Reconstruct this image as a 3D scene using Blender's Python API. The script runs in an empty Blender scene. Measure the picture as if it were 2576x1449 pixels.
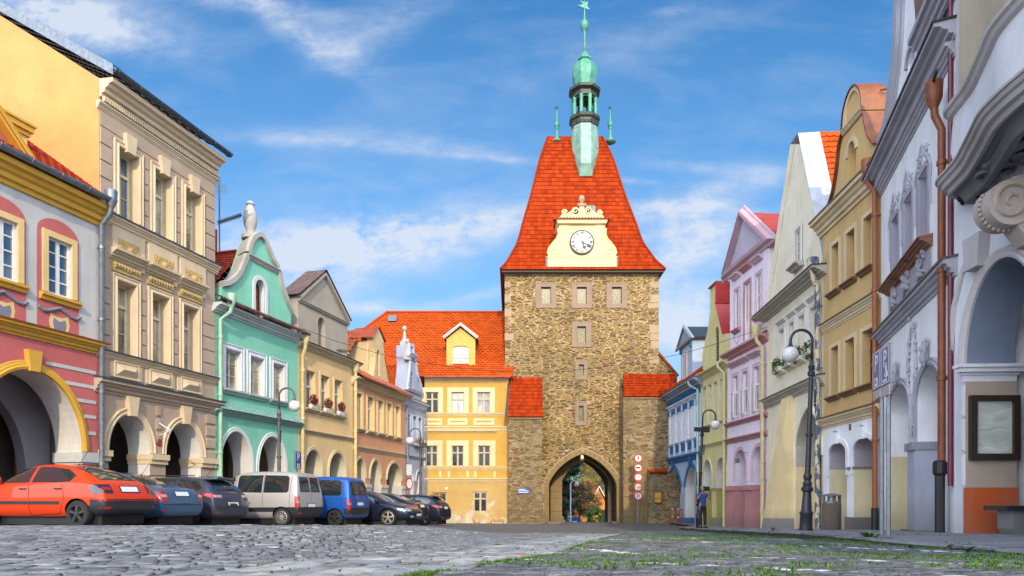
import bpy, bmesh, math, random
import numpy as np
from mathutils import Vector, Matrix, Euler
from mathutils.geometry import tessellate_polygon
from mathutils.bvhtree import BVHTree
from math import radians as R, sin, cos, pi, sqrt, atan2
S = bpy.context.scene; COL = S.collection
# ------------------------------------------------------------------ camera
F = 1717.0; CX = 1288.0; HY = 1255.0           # photo measured at 2576 x 1449
cam = bpy.data.objects.new('camera', bpy.data.cameras.new('camera')); COL.objects.link(cam)
cam.location = (0, 0, 0); cam.rotation_euler = (R(90), 0, 0)
cam.data.sensor_width = 36; cam.data.lens = F/2576*36
cam.data.shift_y = (HY-724.5)/2576; cam.data.clip_start = .05; cam.data.clip_end = 6000
S.camera = cam
# ------------------------------------------------------------------ light
SUN_AZ = R(-4.5)    # sun behind the camera; negative = to its right
SUN_EL = R(26)
W = bpy.data.worlds.new('World'); S.world = W; W.use_nodes = True
sun = bpy.data.objects.new('sun', bpy.data.lights.new('sun', 'SUN')); COL.objects.link(sun)
sun.data.energy = 3.1; sun.data.angle = R(.5); sun.data.color = (1, .82, .56)
sdir = Vector((-sin(SUN_AZ)*cos(SUN_EL), -cos(SUN_AZ)*cos(SUN_EL), sin(SUN_EL)))
sun.rotation_euler = sdir.to_track_quat('Z', 'Y').to_euler(); sun.location = (-5, -20, 30)
S.view_settings.view_transform = 'Standard'; S.view_settings.look = 'None'
S.view_settings.exposure = .16; S.view_settings.gamma = 1
class NT:
    def __init__(s, nt): s.nt = nt; s.N = nt.nodes; s.L = nt.links
    def n(s, t, **k):
        x = s.N.new(t)
        for a, b in k.items():
            if a.startswith('i_'):
                key = a[2:]; key = int(key) if key.isdigit() else key.replace('_', ' ')
                if hasattr(b, 'is_linked'): s.L.new(b, x.inputs[key])
                else: x.inputs[key].default_value = b
            else: setattr(x, a, b)
        return x
    def m(s, op, a, b=None, c=None, clamp=False):
        x = s.N.new('ShaderNodeMath'); x.operation = op; x.use_clamp = clamp
        for i, v in enumerate((a, b, c)):
            if v is None: continue
            if hasattr(v, 'is_linked'): s.L.new(v, x.inputs[i])
            else: x.inputs[i].default_value = v
        return x.outputs[0]
    def ramp(s, fac, stops, interp='LINEAR'):
        x = s.N.new('ShaderNodeValToRGB'); e = x.color_ramp.elements; x.color_ramp.interpolation = interp
        while len(e) < len(stops): e.new(.5)
        for i, (p, c) in enumerate(stops):
            e[i].position = p; e[i].color = (c[0], c[1], c[2], 1) if hasattr(c, '__len__') else (c, c, c, 1)
        s.L.new(fac, x.inputs[0]); return x.outputs[0]
    def mix(s, f, a, b, mode='MIX'):
        x = s.N.new('ShaderNodeMix'); x.data_type = 'RGBA'; x.blend_type = mode
        for i, v in ((0, f), (6, a), (7, b)):
            if hasattr(v, 'is_linked'): s.L.new(v, x.inputs[i])
            else: x.inputs[i].default_value = v if i == 0 else (v[0], v[1], v[2], 1)
        return x.outputs[2]
    def noise(s, co, sc, det=4, rough=.55, dist=0, dim='3D'):
        x = s.n('ShaderNodeTexNoise'); x.noise_dimensions = dim
        s.L.new(co, x.inputs['Vector'])
        x.inputs['Scale'].default_value = sc; x.inputs['Detail'].default_value = det
        x.inputs['Roughness'].default_value = rough; x.inputs['Distortion'].default_value = dist
        return x.outputs[0]
    def map(s, co, sc=(1, 1, 1), loc=(0, 0, 0), rot=(0, 0, 0)):
        x = s.n('ShaderNodeMapping'); s.L.new(co, x.inputs[0])
        x.inputs['Location'].default_value = loc; x.inputs['Rotation'].default_value = rot; x.inputs['Scale'].default_value = sc
        return x.outputs[0]
# ---- sky: Nishita plus wispy clouds laid out by direction
BACK_FILL = (19, 20, 22.5)
t = NT(W.node_tree); t.N.clear()
sky = t.n('ShaderNodeTexSky'); sky.sky_type = 'NISHITA'; sky.sun_disc = False
sky.sun_elevation = SUN_EL; sky.sun_rotation = R(180)+SUN_AZ
sky.altitude = 400; sky.air_density = 1.0; sky.dust_density = .4; sky.ozone_density = 3.0
tc = t.n('ShaderNodeTexCoord').outputs['Generated']
sp = t.n('ShaderNodeSeparateXYZ'); t.L.new(tc, sp.inputs[0])
yy = t.m('MAXIMUM', sp.outputs[1], .05)
gx = t.m('DIVIDE', sp.outputs[0], yy); gz = t.m('DIVIDE', sp.outputs[2], yy)     # direction slopes (ahead of the square)
pv = t.n('ShaderNodeCombineXYZ', i_0=gx, i_1=gz).outputs[0]
pv3 = t.n('ShaderNodeCombineXYZ', i_0=sp.outputs[0], i_1=sp.outputs[2], i_2=sp.outputs[1]).outputs[0]
def cloud(px, py, rx, ry, ang, soft=1.0, amp=1.0):
    cx, cz = (px-CX)/F, (HY-py)/F
    mp = t.map(pv, loc=(0, 0, 0))
    dx = t.m('SUBTRACT', gx, cx); dz = t.m('SUBTRACT', gz, cz)
    ca, sa = cos(R(ang)), sin(R(ang))
    a = t.m('ADD', t.m('MULTIPLY', dx, ca*F/rx), t.m('MULTIPLY', dz, sa*F/rx))
    b = t.m('ADD', t.m('MULTIPLY', dx, -sa*F/ry), t.m('MULTIPLY', dz, ca*F/ry))
    d = t.m('ADD', t.m('MULTIPLY', a, a), t.m('MULTIPLY', b, b))
    return t.m('MULTIPLY', t.m('POWER', 2.718, t.m('MULTIPLY', d, -1.0)), amp)
blobs = [(190, 60, 230, 50, -12, 1, 1.15), (90, 20, 230, 40, 0, 1, .8), (560, -10, 260, 26, -10, 1, .8), (700, 50, 190, 30, -38, 1, .55), (850, 130, 90, 40, -20, 1, .55),
         (960, 70, 200, 50, 28, 1, .30), (720, 350, 260, 20, -3, 1, .45), (1050, 365, 330, 26, -8, 1, .30), (1230, 398, 180, 9, -5, 1, .35),
         (880, 610, 310, 62, 3, 1, 1.7), (1160, 570, 240, 38, 6, 1, 1.0), (740, 690, 220, 70, 0, 1, 1.0), (1240, 735, 110, 16, 12, 1, .55), (900, 775, 70, 16, 0, 1, .7), (1040, 780, 150, 20, 0, 1, .35),
         (1680, 30, 40, 12, 8, 1, .5), (1600, 455, 45, 8, -4, 1, .65), (1730, 515, 150, 16, 2, 1, .5), (1840, 470, 190, 30, 14, 1, .6), (1760, 560, 190, 46, -3, 1, 1.0), (1700, 640, 130, 50, 3, 1, .95),
         (1720, 750, 120, 70, 0, 1, .95), (1690, 830, 140, 60, 0, 1, 1.1), (1500, 150, 500, 60, 25, 1, .16), (1200, 480, 600, 60, 0, 1, .12), (1760, 420, 170, 16, -4, 1, .35)]
acc = None
for b in blobs:
    c = cloud(*b); acc = c if acc is None else t.m('ADD', acc, c)
n1 = t.noise(t.map(pv, sc=(3.2, 9, 1), rot=(0, 0, R(-8))), 1.5, 10, .60, .35)
n2 = t.noise(t.map(pv, sc=(9, 14, 1), loc=(3, 1, 0)), 2.6, 9, .66, .25)
nn = t.m('ADD', t.m('MULTIPLY', n1, .5), t.m('MULTIPLY', n2, .5))
dens = t.m('MULTIPLY', acc, t.ramp(nn, [(.35, .10), (.50, .60), (.63, 1.1)]))
dens = t.m('ADD', dens, t.m('MULTIPLY', t.ramp(n1, [(.46, 0), (.72, 1)]), .16))
dens = t.m('MINIMUM', dens, .88)
hz = t.ramp(gz, [(0, .95), (.16, .75), (.40, .25), (.75, 0)])
skyc = t.mix(1, sky.outputs[0], (.43, .99, 1.25), 'MULTIPLY')
skyc = t.mix(hz, skyc, (2.3, 3.6, 5.0))
skyc = t.mix(dens, skyc, (4.5, 4.9, 5.6))
# added unseen bright cloud behind the camera, as fill for the shaded fronts
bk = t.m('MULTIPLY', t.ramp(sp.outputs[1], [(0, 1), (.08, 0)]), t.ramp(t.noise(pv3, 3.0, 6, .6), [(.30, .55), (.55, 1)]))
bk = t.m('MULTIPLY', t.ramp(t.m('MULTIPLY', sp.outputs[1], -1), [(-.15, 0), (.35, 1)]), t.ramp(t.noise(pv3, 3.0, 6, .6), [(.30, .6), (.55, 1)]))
skyc = t.mix(bk, skyc, BACK_FILL)
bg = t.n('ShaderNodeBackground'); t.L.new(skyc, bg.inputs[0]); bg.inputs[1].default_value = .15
t.L.new(bg.outputs[0], t.n('ShaderNodeOutputWorld').inputs[0])
# ------------------------------------------------------------------ materials
MC = {}
def mat(key, fn):
    if key not in MC:
        m = bpy.data.materials.new(key); m.use_nodes = True; q = NT(m.node_tree); q.N.clear()
        q.out = q.n('ShaderNodeOutputMaterial'); q.b = q.n('ShaderNodeBsdfPrincipled'); q.L.new(q.b.outputs[0], q.out.inputs[0])
        q.oc = q.n('ShaderNodeTexCoord').outputs['Object']; fn(q); MC[key] = m
    return MC[key]
def setc(q, c):
    if hasattr(c, 'is_linked'): q.L.new(c, q.b.inputs['Base Color'])
    else: q.b.inputs['Base Color'].default_value = (c[0], c[1], c[2], 1)
def bump(q, h, st=.3, d=.02):
    b = q.n('ShaderNodeBump'); q.L.new(h, b.inputs['Height']); b.inputs['Strength'].default_value = st; b.inputs['Distance'].default_value = d
    q.L.new(b.outputs[0], q.b.inputs['Normal'])
def sc(c, k): return (min(c[0]*k, 1), min(c[1]*k, 1), min(c[2]*k, 1))
def lerp(a, b, k): return tuple(a[i]*(1-k)+b[i]*k for i in range(3))
def plaster(c, dirt=.35, key=None, stain=(.25, .22, .18), rough=.9, seed=0):
    key = key or 'plaster_%.3f_%.3f_%.3f_%.2f' % (c+(dirt,))
    def fn(q):
        co = q.map(q.oc, loc=(seed*3.1, seed, 0))
        a = q.noise(co, .9, 6, .6); b = q.noise(q.map(co, sc=(2.2, 2.2, .35)), 1.6, 7, .68, .3); g = q.noise(co, 38, 4, .6)
        col = q.mix(q.ramp(a, [(.3, 0), (.7, 1)]), sc(c, .86), sc(c, 1.08))
        col = q.mix(q.m('MULTIPLY', q.ramp(b, [(.50, 0), (.70, 1)]), dirt*1.2), col, lerp(c, stain, .6))
        w2 = q.noise(co, 4.5, 8, .7, .8)
        col = q.mix(q.m('MULTIPLY', q.ramp(w2, [(.62, 0), (.68, 1)]), dirt*.55), col, lerp(sc(c, 1.12), (.7, .66, .58), .4))
        sz = q.n('ShaderNodeSeparateXYZ'); q.L.new(q.oc, sz.inputs[0]); gr = q.m('SUBTRACT', q.m('ADD', a, .55), q.m('MULTIPLY', sz.outputs[2], .9)); bl = q.m('GREATER_THAN', sz.outputs[2], -1.2)
        col = q.mix(q.m('MULTIPLY', q.m('MULTIPLY', q.ramp(gr, [(.35, 0), (.95, 1)]), bl), min(dirt*1.6, .8)), col, lerp(c, (.12, .11, .08), .75))
        col = q.mix(.10, col, q.ramp(g, [(.2, .0), (.8, 1)]), 'OVERLAY')
        setc(q, col); q.b.inputs['Roughness'].default_value = rough; q.b.inputs['Specular IOR Level'].default_value = .15
        bump(q, q.m('ADD', q.m('MULTIPLY', g, .25), q.m('ADD', q.noise(co, 6, 5, .6), q.m('MULTIPLY', a, 1.5))), .35, .02)
    return mat(key, fn)
def plain(key, c, rough=.6, metal=0, nz=.25, sc_=8, bst=.15, coat=0, spec=.5):
    def fn(q):
        a = q.noise(q.oc, sc_, 6, .6); b = q.noise(q.map(q.oc, sc=(1, 1, .3)), sc_*.3, 5, .6)
        col = q.mix(q.ramp(a, [(.3, 0), (.7, 1)]), sc(c, 1-nz), sc(c, 1+nz*.6))
        col = q.mix(q.ramp(b, [(.45, 0), (.8, nz)]), col, sc(c, .6)); setc(q, col)
        q.b.inputs['Roughness'].default_value = rough; q.b.inputs['Metallic'].default_value = metal
        q.b.inputs['Coat Weight'].default_value = coat; q.b.inputs['Coat Roughness'].default_value = .03
        q.b.inputs['Specular IOR Level'].default_value = spec
        if bst: bump(q, a, bst, .01)
    return mat(key, fn)
def glass(key, c=(.02, .025, .03), curtain=(.5, .48, .42), amt=.5, rough=.04, scx=3.0, sp=1.0):
    def fn(q):
        a = q.noise(q.map(q.oc, sc=(scx*2, 1, .5)), 2.2, 3, .5, .5); b = q.noise(q.oc, .8, 2)
        col = q.mix(q.m('MULTIPLY', q.ramp(b, [(.35, 0), (.6, 1)]), amt), c, q.mix(q.ramp(a, [(.3, 0), (.7, 1)]), sc(curtain, .55), curtain))
        setc(q, col); q.b.inputs['Roughness'].default_value = rough; q.b.inputs['Specular IOR Level'].default_value = sp
        q.b.inputs['Coat Weight'].default_value = .6*sp; q.b.inputs['Coat Roughness'].default_value = .02
        bump(q, q.noise(q.oc, 1.7, 2), .08, .02)
    return mat(key, fn)
def tilemat(key, c, c2, lich=(.55, .5, .4), rough=.75):
    def fn(q):                               # tiles are geometry; this varies tone tile by tile and adds weathering
        at = q.n('ShaderNodeAttribute'); at.attribute_name = 'tone'; tn = at.outputs['Fac']
        col = q.mix(tn, c, c2); w = q.noise(q.oc, 1.3, 6, .65)
        col = q.mix(q.m('MULTIPLY', q.ramp(w, [(.52, 0), (.75, 1)]), .45), col, sc(c, .45))
        l = q.noise(q.oc, 14, 6, .7); col = q.mix(q.m('MULTIPLY', q.ramp(l, [(.66, 0), (.72, 1)]), .5), col, lich)
        setc(q, col); q.b.inputs['Roughness'].default_value = rough; q.b.inputs['Specular IOR Level'].default_value = .12; bump(q, q.noise(q.oc, 30, 4), .25, .01)
    return mat(key, fn)
def rubble(key, mortar, cols, scl=(2.3, 2.3, 7.5), mw=.075, contrast=1.0, dark=0.0):
    def fn(q):
        d0 = q.n('ShaderNodeTexNoise'); q.L.new(q.oc, d0.inputs['Vector']); d0.inputs['Scale'].default_value = 1.6; d0.inputs['Detail'].default_value = 3
        off = q.n('ShaderNodeVectorMath', operation='MULTIPLY'); q.L.new(d0.outputs['Color'], off.inputs[0]); off.inputs[1].default_value = (.22, .22, .055)
        ad = q.n('ShaderNodeVectorMath', operation='ADD'); q.L.new(q.oc, ad.inputs[0]); q.L.new(off.outputs[0], ad.inputs[1])
        co = q.map(ad.outputs[0], sc=scl)
        ve = q.n('ShaderNodeTexVoronoi', feature='DISTANCE_TO_EDGE'); vc = q.n('ShaderNodeTexVoronoi', feature='F1')
        for v in (ve, vc): q.L.new(co, v.inputs['Vector']); v.inputs['Scale'].default_value = 1.0; v.inputs['Randomness'].default_value = .95
        fine = q.noise(q.oc, 22, 5, .7); mid = q.noise(q.oc, 7, 4, .6)
        e = q.m('ADD', ve.outputs['Distance'], q.m('MULTIPLY', q.m('SUBTRACT', mid, .5), .16))
        wv = q.noise(q.oc, .5, 3); e = q.m('ADD', e, q.m('MULTIPLY', q.m('SUBTRACT', wv, .55), .16))
        stone = q.ramp(e, [(mw, 0), (mw+.05, 1)])
        sx = q.n('ShaderNodeSeparateColor'); q.L.new(vc.outputs['Color'], sx.inputs[0])
        n = len(cols); sc_ = q.ramp(sx.outputs[0], [(i/n, cols[i]) for i in range(n)], 'CONSTANT')
        sc2 = q.mix(q.m('MULTIPLY', sx.outputs[1], .55), sc_, (.12, .075, .03)); sc2 = q.mix(.5, sc2, q.ramp(fine, [(.25, 0), (.75, 1)]), 'OVERLAY')
        mo = q.mix(q.ramp(q.noise(q.oc, 2.2, 5), [(.3, 0), (.7, 1)]), sc(mortar, .78), sc(mortar, 1.08))
        edge = q.ramp(e, [(mw-.01, 1), (mw+.015, .30), (mw+.05, 1)])
        col = q.mix(stone, mo, sc2); col = q.mix(1, col, edge, 'MULTIPLY')
        big = q.noise(q.map(q.oc, sc=(1, 1, .6)), .45, 5, .6); col = q.mix(q.m('MULTIPLY', q.ramp(big, [(.45, 0), (.75, 1)]), .35+dark), col, (.13, .10, .06))
        setc(q, col); q.b.inputs['Roughness'].default_value = .92; q.b.inputs['Specular IOR Level'].default_value = .15
        bump(q, q.m('ADD', stone, q.m('MULTIPLY', fine, .5)), .75, .05)
    return mat(key, fn)
# ------------------------------------------------------------------ geometry helpers
TG = {'d': (1, 0, 0), 'z1': (.41667, 0, 268.3), 'z2': (.41667, 0, 737.9), 'z3': (.32407, 469.6, 469.6), 'z4': (.32407, 469.6, 872.1),
      'z5': (.3472, 838.5, 704.4), 'z6': (.2546, 838.5, 1006.2), 't1': (.32407, 1241, 0), 't2': (.32407, 1241, 402.5), 't3': (.32407, 1241, 872.1),
      'r4': (.3937, 1610, 771.5), 'r5': (.3008, 1777.7, 503.1), 'r6': (.3241, 1811.2, 872.1), 'r7': (.463, 2012.5, 167.7), 'r8': (.4399, 2146.6, 771.5), 'r9': (.4632, 2213.7, 0)}
def D(tg, x, y): a, b, c = TG[tg]; return b+a*x, c+a*y
def at(px, py, Y): return Vector(((px-CX)/F*Y, Y, (HY-py)/F*Y))
def interp(xs, x):
    if x <= xs[0][0]: return xs[0][1]
    for (a, b), (c, d) in zip(xs, xs[1:]):
        if x <= c: k = (x-a)/(c-a); return b+(d-b)*k
    return xs[-1][1]
def smooth(a, b, x): k = min(max((x-a)/(b-a), 0), 1); return k*k*(3-2*k)
class MB:
    def __init__(s, h=None): s.v = []; s.f = []; s.m = []; s.h = h; s.cur = 0; s.tone = None
    def add(s, vs, fs):
        o = len(s.v); s.v += [tuple(p) for p in vs]; s.f += [tuple(o+i for i in f) for f in fs]; s.m += [s.cur]*len(fs)
    def box(s, a0, a1, b0, b1, c0, c1):
        s.add([(x, y, z) for z in (c0, c1) for y in (b0, b1) for x in (a0, a1)], [(0, 2, 3, 1), (4, 5, 7, 6), (0, 1, 5, 4), (2, 6, 7, 3), (0, 4, 6, 2), (1, 3, 7, 5)])
    def obox(s, c, ax, ay, az):       # oriented box: centre and three half axes
        c, ax, ay, az = map(Vector, (c, ax, ay, az))
        s.add([c+ax*i+ay*j+az*k for k in (-1, 1) for j in (-1, 1) for i in (-1, 1)], [(0, 2, 3, 1), (4, 5, 7, 6), (0, 1, 5, 4), (2, 6, 7, 3), (0, 4, 6, 2), (1, 3, 7, 5)])
    def sheet(s, outer, holes, w):    # flat polygon (a,c) with holes, at b=w
        loops = [[Vector((p[0], p[1], 0)) for p in l] for l in [outer]+list(holes)]
        tr = tessellate_polygon(loops); fl = [p for l in loops for p in l]
        s.add([(p.x, w, p.y) for p in fl], tr)
    def loopwall(s, loop, w0, w1, close=True):
        n = len(loop); vs = [(p[0], w0, p[1]) for p in loop]+[(p[0], w1, p[1]) for p in loop]
        s.add(vs, [(i, (i+1) % n, n+(i+1) % n, n+i) for i in range(n if close else n-1)])
    def prism(s, poly, w0, w1, holes=()):
        s.sheet(poly, holes, w0); s.sheet(poly, holes, w1); s.loopwall(poly, w0, w1)
        for h in holes: s.loopwall(h, w0, w1)
    def extr(s, prof, u0, u1):        # profile [(w,z)] closed, along u
        n = len(prof); s.add([(u0, p[0], p[1]) for p in prof]+[(u1, p[0], p[1]) for p in prof],
                             [(i, (i+1) % n, n+(i+1) % n, n+i) for i in range(n)])
        vs = [Vector((p[0], p[1], 0)) for p in prof]; tr = tessellate_polygon([vs])
        s.add([(u0, p[0], p[1]) for p in prof], tr); s.add([(u1, p[0], p[1]) for p in prof], tr)
    def trim(s, path, prof, closed=False):   # moulding: profile [(n,w)] swept along a path in the wall plane, n is to the left of travel
        n = len(path); P = [Vector((p[0], p[1])) for p in path]; rows = []
        for i in range(n):
            a = P[i-1] if (i > 0 or closed) else None; b = P[(i+1) % n] if (i < n-1 or closed) else None
            d1 = (P[i]-a).normalized() if a is not None else None; d2 = (b-P[i]).normalized() if b is not None else None
            if d1 is None: d1 = d2
            if d2 is None: d2 = d1
            n1 = Vector((-d1.y, d1.x)); n2 = Vector((-d2.y, d2.x)); m = (n1+n2)
            m = m.normalized() if m.length > 1e-6 else n1; k = 1/max(.35, m.dot(n1))
            rows.append([(P[i].x+m.x*k*q[0], q[1], P[i].y+m.y*k*q[0]) for q in prof])
        k = len(prof); s.add([p for r in rows for p in r], [(i*k+j, i*k+j+1, ((i+1) % n)*k+j+1, ((i+1) % n)*k+j) for i in range(n if closed else n-1) for j in range(k-1)])
        if not closed:
            for r in (rows[0], rows[-1]): s.add(r, [tuple(range(k))])
    def tube(s, pts, r, seg=8, cap=True):
        pts = [Vector(p) for p in pts]; n = len(pts); rows = []; up = None
        for i in range(n):
            d = (pts[min(i+1, n-1)]-pts[max(i-1, 0)]).normalized()
            if up is None: up = Vector((0, 0, 1)) if abs(d.z) < .9 else Vector((1, 0, 0))
            a = d.cross(up).normalized(); b = a.cross(d).normalized(); up = b
            rr = r[i] if hasattr(r, '__len__') else r
            rows.append([pts[i]+(a*cos(2*pi*j/seg)+b*sin(2*pi*j/seg))*rr for j in range(seg)])
        fs = [(i*seg+j, i*seg+(j+1) % seg, (i+1)*seg+(j+1) % seg, (i+1)*seg+j) for i in range(n-1) for j in range(seg)]
        if cap: fs += [tuple(range(seg))[::-1], tuple((n-1)*seg+j for j in range(seg))]
        s.add([p for r_ in rows for p in r_], fs)
    def lathe(s, cx, cy, prof, seg=16, ph=0, sx=1, sy=1):
        n = len(prof); s.add([(cx+sx*r*cos(2*pi*(j+ph)/seg), cy+sy*r*sin(2*pi*(j+ph)/seg), z) for r, z in prof for j in range(seg)],
            [(i*seg+j, i*seg+(j+1) % seg, (i+1)*seg+(j+1) % seg, (i+1)*seg+j) for i in range(n-1) for j in range(seg)]+[tuple(range(seg))[::-1], tuple((n-1)*seg+j for j in range(seg))])
    def ball(s, c, r, seg=16, rings=10, sz=1):
        s.lathe(c[0], c[1], [(max(r*sin(pi*i/rings), .0005), c[2]-r*sz*cos(pi*i/rings)) for i in range(rings+1)], seg)
    def build(s, name, mats, parent=None, smooth=False, loc=None, fix=True, lab=None, world=False, auto=None):
        h = s.h
        vs = s.v
        if h is not None and not world: vs = [(p[0], -p[1], p[2]-h.zb) for p in vs]
        me = bpy.data.meshes.new(name); me.from_pydata(vs, [], s.f); mats = mats if isinstance(mats, (list, tuple)) else [mats]
        for m_ in mats: me.materials.append(m_)
        if len(mats) > 1: me.polygons.foreach_set('material_index', s.m)
        if fix:
            bm = bmesh.new(); bm.from_mesh(me); bmesh.ops.remove_doubles(bm, verts=bm.verts, dist=.0002); bmesh.ops.recalc_face_normals(bm, faces=bm.faces); bm.to_mesh(me); bm.free()
        if smooth: me.polygons.foreach_set('use_smooth', [True]*len(me.polygons))
        if auto is not None:
            me.polygons.foreach_set('use_smooth', [True]*len(me.polygons)); me.set_sharp_from_angle(angle=R(auto))
        if s.tone is not None:
            a = me.attributes.new('tone', 'FLOAT', 'FACE'); a.data.foreach_set('value', s.tone)
        o = bpy.data.objects.new(name, me); COL.objects.link(o)
        par = parent if parent is not None else (h.root if h is not None else None)
        if par is not None: o.parent = par
        if loc is not None: o.location = loc
        if lab: o['label'] = lab
        return o
def tag(o, label, cat, group=None, kind=None):
    if label: o['label'] = label
    if cat: o['category'] = cat
    if group: o['group'] = group
    if kind: o['kind'] = kind
    return o
def thing(name, label, cat, loc=(0, 0, 0), rz=0, group=None):
    o = bpy.data.objects.new(name, None); COL.objects.link(o); o.location = loc; o.rotation_euler = (0, 0, rz); o.empty_display_size = .3
    return tag(o, label, cat, group)
def dup(o, parent=None):
    c = o.copy(); COL.objects.link(c)
    if parent is not None: c.parent = parent
    for ch in list(o.children): dup(ch, c)
    return c
# ---- ground levels (metres below the camera), measured from the photograph
LP = [(0, .30), (3, .34), (6, .375), (9, .415), (12, .465), (16, .63), (20, .785), (24.3, .935), (28, 1.08), (32, 1.235), (38, 1.43), (45, 1.58), (48, 1.60), (60, 2.5), (75, 3.3), (90, 3.9), (200, 5.5), (3000, 40)]
RP = [(0, .30), (3, .345), (5, .45), (7.5, .61), (9.8, .665), (11.75, .72), (16.4, .905), (22, 1.13), (30, 1.40), (37, 1.50), (45, 1.60), (48, 1.62), (60, 2.5), (75, 3.3), (90, 3.9), (200, 5.5), (3000, 40)]
PP = [(0, .52), (7.5, .566), (9.8, .597), (11.7, .62), (13, .645), (16.4, .775), (17.5, .81), (23, 1.02), (29.6, 1.27), (37, 1.44), (45, 1.5), (60, 1.6)]
def gz_(X, Y):
    k = smooth(-4.0, -.3, X); z = interp(LP, Y)*(1-k)+interp(RP, Y)*k
    return -z
def pz_(Y): return -interp(PP, Y)
class House:
    def __init__(s, name, label, A, B, zb, cat='house', group=None):
        s.A = Vector(A); s.B = Vector(B); d = s.B-s.A; s.L = d.length; s.u = d/s.L; s.n = Vector((s.u.y, -s.u.x)); s.zb = zb
        s.root = thing(name, label, cat, (A[0], A[1], zb), atan2(s.u.y, s.u.x), group)
    def P(s, tg, x, y, w=0):
        px, py = D(tg, x, y); rx = (px-CX)/F; A = s.A+s.n*w
        tt = (rx*A.y-A.x)/(s.u.x-rx*s.u.y); Y = A.y+s.u.y*tt
        return tt, (HY-py)/F*Y
    def U(s, tg, x, w=0): return s.P(tg, x, 0, w)[0]
    def Z(s, tg, x, y, w=0): return s.P(tg, x, y, w)[1]
    def mb(s): return MB(s)
def arch(u0, u1, zb, zs, zt, pointed=False, n=14):
    c = (u0+u1)/2; r = (u1-u0)/2; h = zt-zs; L = [(u0, zb)]
    if not pointed: L += [(c-r*cos(pi*i/(2*n)), zs+h*sin(pi*i/(2*n))) for i in range(2*n+1)]
    else:
        def side(k): return (r*(1-(k**2.1)), zs+h*(sin(k*pi/2)**1.0*.55+.45*k))
        A_ = [side(i/n) for i in range(n+1)]
        L += [(c-x, z) for x, z in A_]+[(c+x, z) for x, z in A_[::-1][1:]]
    L.append((u1, zb)); return L
def rect(u0, u1, z0, z1): return [(u0, z0), (u1, z0), (u1, z1), (u0, z1)]
def corn(z, h, o, w0=0.0):           # cornice profile, bottom z, height h, projection o
    return [(w0-.02, z), (o*.15, z), (o*.18, z+h*.18), (o*.38, z+h*.22), (o*.42, z+h*.42), (o*.62, z+h*.5), (o*.72, z+h*.66), (o*.97, z+h*.7), (o, z+h*.93), (w0-.02, z+h)]
def band(h, u0, u1, z, hh, o, m, name='cornice', cap=None, ends=True):
    b = h.mb(); b.extr(corn(z, hh, o), u0-(o*.6 if ends else 0), u1+(o*.6 if ends else 0))
    ob = b.build(name, m)
    if cap:
        c = h.mb(); c.extr([(-.02, z+hh+.002), (o+.03, z+hh*.93-.01), (o+.035, z+hh*.93+.03), (-.02, z+hh+.05)], u0-o*.6-.02, u1+o*.6+.02); c.build('flashing', cap, ob)
    return ob
def wall(h, outline, holes, m, reveal=.22, deep=None, name='wall', rm=None, depth=7, sides=True):
    b = h.mb(); b.sheet(outline, holes, 0)
    o = b.build(name, m)
    for i, l in enumerate(holes):
        d_ = bool(deep and i < len(deep)); mm_ = (rm[0] if d_ else rm[1]) if rm else m; q = h.mb(); q.loopwall(l, 0, -(deep[i] if d_ else reveal)); q.build('arch_reveal' if d_ else 'window_reveal', mm_, o)
    return o
TRIM = [(0, .0), (0, .05), (.04, .07), (.08, .04), (.14, .035), (.17, .06), (.2, .055), (.2, 0)]
def tprof(wd, pr): return [(a/.2*wd, c/.07*pr) for a, c in TRIM]
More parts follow.
